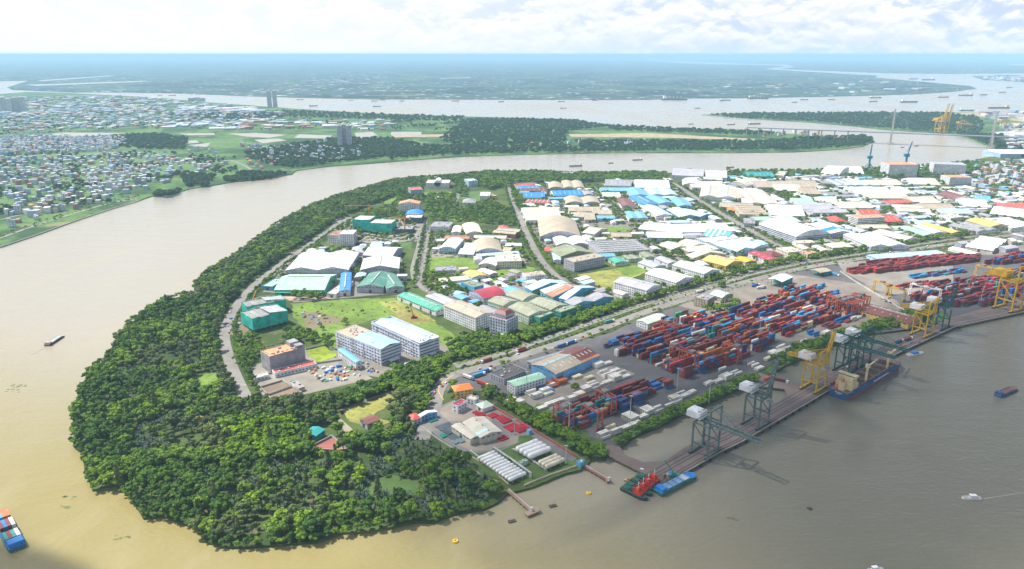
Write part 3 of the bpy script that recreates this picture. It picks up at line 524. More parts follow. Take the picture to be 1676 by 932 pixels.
# 300 trees that show largest become things of their own; the others of a kind are one object each
TREES.sort(key=lambda e: (e[0] - cam.location).length / (e[3] * (1 if e[1] != 'nipa' else .8)))
NK = {'dark': 'broadleaf_tree', 'mid': 'broadleaf_tree', 'olive': 'broadleaf_tree', 'lime': 'rain_tree', 'nipa': 'nipa_palm', 'spire': 'casuarina_tree', 'palm': 'palm_tree', 'far': 'broadleaf_tree', 'bush': 'bush', 'shrub': 'bush'}
DK = {'dark': 'dark green round-crowned tree', 'mid': 'mid green round-crowned tree', 'olive': 'grey-green feathery tree', 'lime': 'lime green flat-crowned rain tree', 'nipa': 'blue-green nipa palm clump', 'spire': 'narrow pointed grey-green casuarina', 'palm': 'small palm', 'far': 'dark tree', 'bush': 'low green bush', 'shrub': 'low yellow-green shrub'}
ANCH = [(150, 770, 'at the western mud notch'), (240, 800, 'above the first southern cove'), (330, 850, 'at the southern tip'), (430, 880, 'at the southernmost waterline'), (540, 860, 'at the waterline below the dark palms'), (640, 840, 'on the southern shore below the lawn clearing'), (740, 810, 'on the south-eastern shore'), (800, 800, 'beside the first jetty'), (130, 680, 'on the westernmost waterline'), (200, 560, 'at the north-western mud notch'), (300, 500, 'on the northern waterline'), (250, 650, 'in the western palm swamp'), (340, 590, 'in the northern wood'), (350, 630, 'beside the small lime clearing'), (345, 690, 'beside the yellow grass glade'), (300, 740, 'inland of the southern coves'), (430, 720, 'among the lime crowns'), (430, 790, 'in the middle of the southern wood'), (520, 710, 'beside the teal roof'), (540, 750, 'below the red-floored court'), (620, 790, 'around the dark lawn clearing'), (620, 690, 'beside the maroon roofed shed'), (680, 740, 'on the slope below the gas depot'), (740, 760, 'along the depot wall'), (690, 650, 'inside the avenue bend'), (450, 670, 'below the walled plots'), (580, 650, 'beside the footpath'), (640, 630, 'below the white factory offices'), (410, 570, 'above the tall grey building'), (520, 560, 'beside the wide green plot'), (860, 690, 'outside the red boundary wall'), (970, 745, 'at the basin entrance'), (1080, 700, 'on the bank of the lower basin'), (1200, 645, 'at the head of the lower basin'), (1300, 600, 'on the bank of the upper basin'), (1450, 540, 'behind the yellow quay crane'), (790, 570, 'between the avenue and the offices')]
def tree_place(p):
    x, y = px_of(p); return min(ANCH, key=lambda a: (a[0] - x) ** 2 + (a[1] - y) ** 2 * 1.6)[2]
PROTO = {}; cnt = {}; rest = {}
for p, k, v, s, pl in TREES:
    fam = NK[k]
    if k not in ('bush', 'shrub') and cnt.get('all', 0) < 300 or (k, v) not in PROTO:
        cnt['all'] = cnt.get('all', 0) + 1
        if (k, v) not in PROTO:
            t = empty(fam, p, random.uniform(0, 6.28)); c = bpy.data.objects.new('crown', TK[k][v][0]); COL.objects.link(c); c.parent = t
            c2 = bpy.data.objects.new('trunk', TK[k][v][1]); COL.objects.link(c2); c2.parent = t; PROTO[(k, v)] = (t, c)
        else: t = copy_tree(PROTO[(k, v)][0]); t.location = p; t.rotation_euler.z = random.uniform(0, 6.28)
        t.scale = (s, s, s * random.uniform(.85, 1.1))
        where = 'beside the avenue' if 'avenue' in pl else ('on the far bank' if pl in ('far bank', 'left bank') else ('in the street row' if pl == 'street' else tree_place(p)))
        SZ = 'large ' if s > 1.15 else 'small ' if s < .8 else ''
        tag(t, SZ + DK[k] + ' ' + where, 'bush' if k in ('bush', 'shrub') else 'tree', DK[k] + 's ' + where)
    else: rest.setdefault((k, v), []).append((p, s))
def scatter(name, src, pts):
    """one object that instances a crown on every point"""
    me = bpy.data.meshes.new(name); me.from_pydata([tuple(p) for p, s in pts], [], [])
    a = me.attributes.new('size', 'FLOAT', 'POINT'); a.data.foreach_set('value', [s for p, s in pts])
    b = me.attributes.new('turn', 'FLOAT_VECTOR', 'POINT'); fl = []
    for p, s in pts: fl += [random.uniform(-.1, .1), random.uniform(-.1, .1), random.uniform(0, 6.28)]
    b.data.foreach_set('vector', fl)
    o = bpy.data.objects.new(name, me); COL.objects.link(o); o['kind'] = 'stuff'
    g = bpy.data.node_groups.new(name, 'GeometryNodeTree'); g.interface.new_socket('Geometry', in_out='INPUT', socket_type='NodeSocketGeometry'); g.interface.new_socket('Geometry', in_out='OUTPUT', socket_type='NodeSocketGeometry')
    n = g.nodes.new; gi = n('NodeGroupInput'); go = n('NodeGroupOutput'); ip = n('GeometryNodeInstanceOnPoints'); ob = n('GeometryNodeObjectInfo'); ob.inputs['Object'].default_value = src; ob.transform_space = 'ORIGINAL'
    na = n('GeometryNodeInputNamedAttribute'); na.data_type = 'FLOAT'; na.inputs[0].default_value = 'size'; nb = n('GeometryNodeInputNamedAttribute'); nb.data_type = 'FLOAT_VECTOR'; nb.inputs[0].default_value = 'turn'
    l = g.links.new; l(gi.outputs[0], ip.inputs['Points']); l(ob.outputs['Geometry'], ip.inputs['Instance']); l(na.outputs['Attribute'], ip.inputs['Scale']); l(nb.outputs['Attribute'], ip.inputs['Rotation']); l(ip.outputs[0], go.inputs[0])
    md = o.modifiers.new('scatter', 'NODES'); md.node_group = g; return o
SN = {'dark': 'dark_woodland', 'mid': 'green_woodland', 'olive': 'grey_green_woodland', 'lime': 'rain_trees', 'nipa': 'nipa_swamp', 'spire': 'casuarinas', 'palm': 'roadside_palms', 'far': 'distant_woodland', 'bush': 'hedge', 'shrub': 'yellow_hedge'}
for (k, v), pts in rest.items():
    if pts: scatter(SN[k], PROTO[(k, v)][1], pts)
print('TREES', len(TREES))
# ---------------------------------------------------------------- buildings
CC = {'W': (0.72, 0.72, 0.74), 'C': (0.60, 0.56, 0.47), 'T': (0.44, 0.37, 0.28), 'G': (0.31, 0.31, 0.34), 'V': (0.42, 0.42, 0.49), 'B': (0.03, 0.24, 0.70), 'b': (0.16, 0.42, 0.72), 'P': (0.44, 0.60, 0.74), 'N': (0.10, 0.42, 0.60),
      'M': (0.36, 0.62, 0.46), 'D': (0.08, 0.24, 0.19), 'E': (0.06, 0.38, 0.26), 'O': (0.25, 0.28, 0.17), 'K': (0.30, 0.31, 0.22), 'R': (0.55, 0.10, 0.08), 'X': (0.42, 0.05, 0.08), 'm': (0.20, 0.07, 0.06), 'o': (0.78, 0.24, 0.05),
      'S': (0.82, 0.33, 0.16), 'Y': (0.66, 0.46, 0.14), 'y': (0.80, 0.42, 0.02), 't': (0.02, 0.28, 0.28), 'k': (0.10, 0.09, 0.09), 'g': (0.50, 0.60, 0.50), 'u': (0.42, 0.20, 0.12), 'L': (0.62, 0.64, 0.74), 'e': (0.70, 0.78, 0.55)}
CN = {'W': 'white', 'C': 'cream', 'T': 'tan', 'G': 'grey', 'V': 'lavender grey', 'B': 'bright blue', 'b': 'sky blue', 'P': 'pale blue', 'N': 'deep cyan', 'M': 'mint green', 'D': 'dark green', 'E': 'emerald green', 'O': 'olive green', 'K': 'khaki', 'R': 'red', 'X': 'crimson', 'm': 'maroon', 'o': 'orange', 'S': 'salmon', 'Y': 'pale yellow', 'y': 'yellow-orange', 't': 'teal', 'k': 'blackish brown', 'g': 'grey-green', 'u': 'rust brown', 'L': 'lilac white', 'e': 'pale lime'}
GLASS = mat('window_glass', (0.09, 0.13, 0.18), 'paint', 0.2); DOORM = mat('dark_doorway', (0.08, 0.08, 0.09)); VENT = mat('vent_metal', (0.5, 0.52, 0.5)); BOXM = mat('rooftop_plant', (0.45, 0.44, 0.42))
BLD = []
for n_ in GLASS.node_tree.nodes:
    if n_.type == 'BSDF_PRINCIPLED': n_.inputs['Specular IOR Level'].default_value = 0.15; n_.inputs['Roughness'].default_value = 0.4
STRIP = mat('translucent_roof_strip', (.50, .54, .55), 'paint', .5)
def frame(A, B, C, h):
    a, b, c = P(*A, GZ + h), P(*B, GZ + h), P(*C, GZ + h)
    u = b - a; w = u.length; u.normalize(); v = Vector((-u.y, u.x, 0)); d = max(3.0, (c - b).dot(v))
    return Vector((a.x, a.y, GZ)), math.atan2(u.y, u.x), w, d
def roof_part(root, w, d, h, rt, rm, wm, n=1, rise=None, ov=0.5, name='roof'):
    """ridge along y for g / a, along x for G / A; n bays"""
    mb = MB(); t = 0.25; W_, D_ = (w, d) if rt in 'gao' else (d, w)
    def put(x, y, z): return (x, y, z) if rt in 'gao' else (y, W_ - x if False else x, z)
    def q(x, y, z): return (x, y, z) if rt in 'gao' else (y, x, z)
    bay = W_ / n; R_ = rise if rise is not None else (bay * (0.11 if rt in 'gGo' else 0.14))
    for k in range(n):
        x0 = k * bay; prof = []
        m_ = 2 if rt in 'gGo' else 10
        for i in range(m_ + 1):
            s = i / m_; z = h + R_ * (1 - abs(2 * s - 1)) if rt in 'gGo' else h + R_ * (1 - (2 * s - 1) ** 2); prof.append((x0 + s * bay, z))
        for (xa, za), (xb, zb) in zip(prof, prof[1:]):
            if k == 0 and xa == 0: xa -= ov; za -= ov * .1
            if k == n - 1 and abs(xb - W_) < 1e-6: xb += ov; zb -= ov * .1
            p = [q(xa, -ov, za), q(xb, -ov, zb), q(xb, D_ + ov, zb), q(xa, D_ + ov, za)]; p2 = [(a, b, c + t) for a, b, c in p]
            if rt not in 'gao': p = p[::-1]; p2 = p2[::-1]
            mb.hexa(p + p2, rm)
    o = mb.build(name, root)
    gb = MB()                                         # gable walls
    for k in range(n):
        x0 = k * bay; m_ = 2 if rt in 'gGo' else 10
        for yy, sg in ((0.0, 1), (D_, -1)):
            pts = [q(x0 + i / m_ * bay, yy, h + (R_ * (1 - abs(2 * i / m_ - 1)) if rt in 'gGo' else R_ * (1 - (2 * i / m_ - 1) ** 2))) for i in range(m_ + 1)]
            if m_ == 2: gb.poly(pts if (sg == 1) != (rt in 'gao') else pts[::-1], wm)
            else:
                for i in range(1, m_): gb.poly([pts[0], pts[i], pts[i + 1]] if i < m_ else [], wm)
    return o, gb, bay, R_
def windows(mb, w, d, h, floors, step, ww, wh, m, faces=(0, 1, 2, 3), z0=1.2):
    fh = (h - .6) / floors
    for f in range(floors):
        z = z0 + f * fh + (fh - 3) * .3
        for face in faces:
            ln = w if face % 2 == 0 else d; n = max(1, int((ln - 1) / step)); s0 = (ln - n * step) / 2 + (step - ww) / 2
            for k in range(n):
                a = s0 + k * step; b = a + ww
                if face == 0: mb.box(a, -.12, z, b, 0.02, z + wh, m, (4,))
                elif face == 2: mb.box(a, d - .02, z, b, d + .12, z + wh, m, (2,))
                elif face == 1: mb.box(w - .02, a, z, w + .12, b, z + wh, m, (5,))
                else: mb.box(-.12, a, z, .02, b, z + wh, m, (3,))
def building(A, B, C, h, rt='f', rc='W', wc='W', opt='', desc=None, n=1, rise=None, name=None, off=None):
    loc, rz, w, d = frame(A, B, C, h); kind = 'office_building' if 'w' in opt or 'r' in opt else 'warehouse'
    root = empty(name or kind, loc, rz)
    rm = mat(CN[rc].replace(' ', '_').replace('-', '_') + '_roof', CC[rc], 'roof', 0.55); wm = mat(CN[wc].replace(' ', '_').replace('-', '_') + '_wall', CC[wc], 'paint', 0.8)
    wb = MB()
    if rt == 'o':                                     # open canopy on posts
        for i in range(5):
            for y in (0.4, d - .4): wb.beam((w * i / 4 * .98 + .3, y, 0), (w * i / 4 * .98 + .3, y, h), .5, wm)
        wb.build('posts', root)
        tb = MB(); tb.box(0, d * .55, 0, w, d, h * .92, wm); tb.build('wall', root)
    else: wb.box(0, 0, -1.5, w, d, h - (0.02 if rt in 'gGaA' else .0), wm)
    if rt in 'gGaAo':
        o, gb, bay, R_ = roof_part(root, w, d, h, rt, rm, wm, n, rise)
        if rt != 'o':
            for f, m_ in zip(gb.f, gb.m): wb.poly([gb.v[i] for i in f], wm)
            wb.build('wall', root)
        if rt in 'gG' and ('v' in opt or (w * d > 900 and random.random() < .5)):
            vb = MB()
            for k in range(n):
                xc = (k + .5) * bay
                if rt == 'g': vb.box(xc - .9, d * .12, h + R_ - .1, xc + .9, d * .88, h + R_ + 1.1, VENT)
                else: vb.box(w * .12, xc - .9, h + R_ - .1, w * .88, xc + .9, h + R_ + 1.1, VENT)
            vb.build('ridge_vent', root, 'stuff' if n > 1 else None)
        if rt in 'gG' and w * d > 500 and 's' not in opt:      # strips of translucent sheet and small turbine vents
            ln, sp = (d, w) if rt == 'g' else (w, d); by = sp / n; k_ = max(2, int(ln / 11)); sb = MB(); vb = MB(); R_ = rise if rise is not None else by * .11
            def q_(a, b, z): return (b, a, z) if rt == 'g' else (a, b, z)
            for bi in range(n):
                for i in range(k_):
                    a = (i + .5) * ln / k_
                    for lo, hi in ((.12, .38), (.62, .88)):
                        if random.random() < .15: continue
                        pts = []
                        for b, aa in ((lo, a - .55), (hi, a - .55), (hi, a + .55), (lo, a + .55)): pts.append(q_(aa, (bi + b) * by, h + R_ * (1 - abs(2 * b - 1)) + .24))
                        if rt != 'g': pts = [pts[0], pts[3], pts[2], pts[1]]
                        sb.hexa(pts + [(x, y, z + .08) for x, y, z in pts], STRIP, (0,))
                    if random.random() < .5: x, y, z = q_(a + 2, (bi + .47) * by, h + R_ * .94 + .25); vb.box(x - .5, y - .5, z, x + .5, y + .5, z + 1.1, VENT)
            if sb.f: sb.build('roof_strips', root, 'stuff')
            if vb.f: vb.build('turbine_vents', root, 'stuff')
        if 's' in opt:                                # translucent roof lights
            sb = MB()
            for i in range(6):
                for sd_ in (.3, .7):
                    x = w * (.12 + i * .15); y = d * sd_; z = h + R_ * (1 - abs(2 * sd_ - 1)) + .3
                    sb.box(x, y - d * .07, z - .1, x + 1.0, y + d * .07, z + .25, mat('roof_light', (0.75, 0.75, 0.7)))
            sb.build('roof_light', root)
    elif rt == 'h':
        wb.build('wall', root); mb = MB(); o_ = .8; r_ = rise or min(w, d) * .22; k = min(w, d) / 2
        a, b, c, e = (-o_, -o_, h), (w + o_, -o_, h), (w + o_, d + o_, h), (-o_, d + o_, h)
        p, q = ((k, d / 2, h + r_), (w - k, d / 2, h + r_)) if w >= d else ((w / 2, k, h + r_), (w / 2, d - k, h + r_))
        if w >= d: fs = [(a, b, q, p), (b, c, q), (c, e, p, q), (e, a, p)]
        else: fs = [(a, b, p), (b, c, q, p), (c, e, q), (e, a, p, q)]
        for f in fs: mb.poly(f, rm)
        mb.poly([e, c, b, a], rm); mb.build('roof', root)
    else:
        wb.build('wall', root); mb = MB(); mb.box(.35, .35, h - .02, w - .35, d - .35, h + .12, rm)
        mb.build('roof', root); pb = MB(); t = .3
        for x0, y0, x1, y1 in ((0, 0, w, t), (0, d - t, w, d), (0, t, t, d - t), (w - t, t, w, d - t)): pb.box(x0, y0, h - .01, x1, y1, h + .9, wm)
        pb.build('parapet', root); bb = MB()
        for _ in range(int(min(10, 2 + w * d / 180))):
            x = random.uniform(.08, .85) * w; y = random.uniform(.08, .8) * d; s = random.uniform(1, 3.2); bb.box(x, y, h + .1, min(w - .6, x + s), min(d - .6, y + s * random.uniform(.6, 1.5)), h + .1 + random.uniform(.7, 2.2), random.choice((BOXM, wm, VENT)))
        bb.build('rooftop_equipment', root, 'stuff')
    if 'w' in opt or 'r' in opt:
        fl = max(1, round(h / 3.7)); mb = MB()
        if 'q' in opt:
            windows(mb, w, d, h, fl, 5.2, 2.4, 1.3, GLASS, (0, 2)); fh = h / fl
            for f in range(fl): z = f * fh + 1.6; mb.box(w - .02, .8, z, w + .12, d - .8, z + 1.2, GLASS, (5,)); mb.box(-.12, .8, z, .02, d - .8, z + 1.2, GLASS, (3,))
        elif 'w' in opt: windows(mb, w, d, h, fl, 4.0, 1.8, 1.5, GLASS)
        else:
            fh = h / fl
            for f in range(fl): z = f * fh + 1.3; mb.box(.8, -.12, z, w - .8, d + .12, z + 1.5, GLASS, (0, 1)); mb.box(-.12, .8, z, w + .12, d - .8, z + 1.5, GLASS, (0, 1))
        mb.build('windows', root, 'stuff')
    elif rt != 'o' and h > 4:
        mb = MB(); nn = max(1, int(w / 22))
        for k in range(nn): x = (k + .5) * w / nn; mb.box(x - 2.1, -.1, -1, x + 2.1, .02, min(4.6, h * .7), DOORM, (4,))
        mb.build('loading_door', root, 'stuff' if nn > 1 else None)
        mb = MB()
        if w > 12: windows(mb, w, d, h, 1, 5.5, 3.2, 1.1, GLASS, (0, 1, 2, 3), h - 2.6); mb.build('windows', root, 'stuff')
    BLD.append((root, rc, wc, rt, desc, opt, w * d, h, px_of(Vector(loc) + Matrix.Rotation(rz, 3, 'Z') @ Vector((w / 2, d / 2, h)))))
    return root, w, d, h
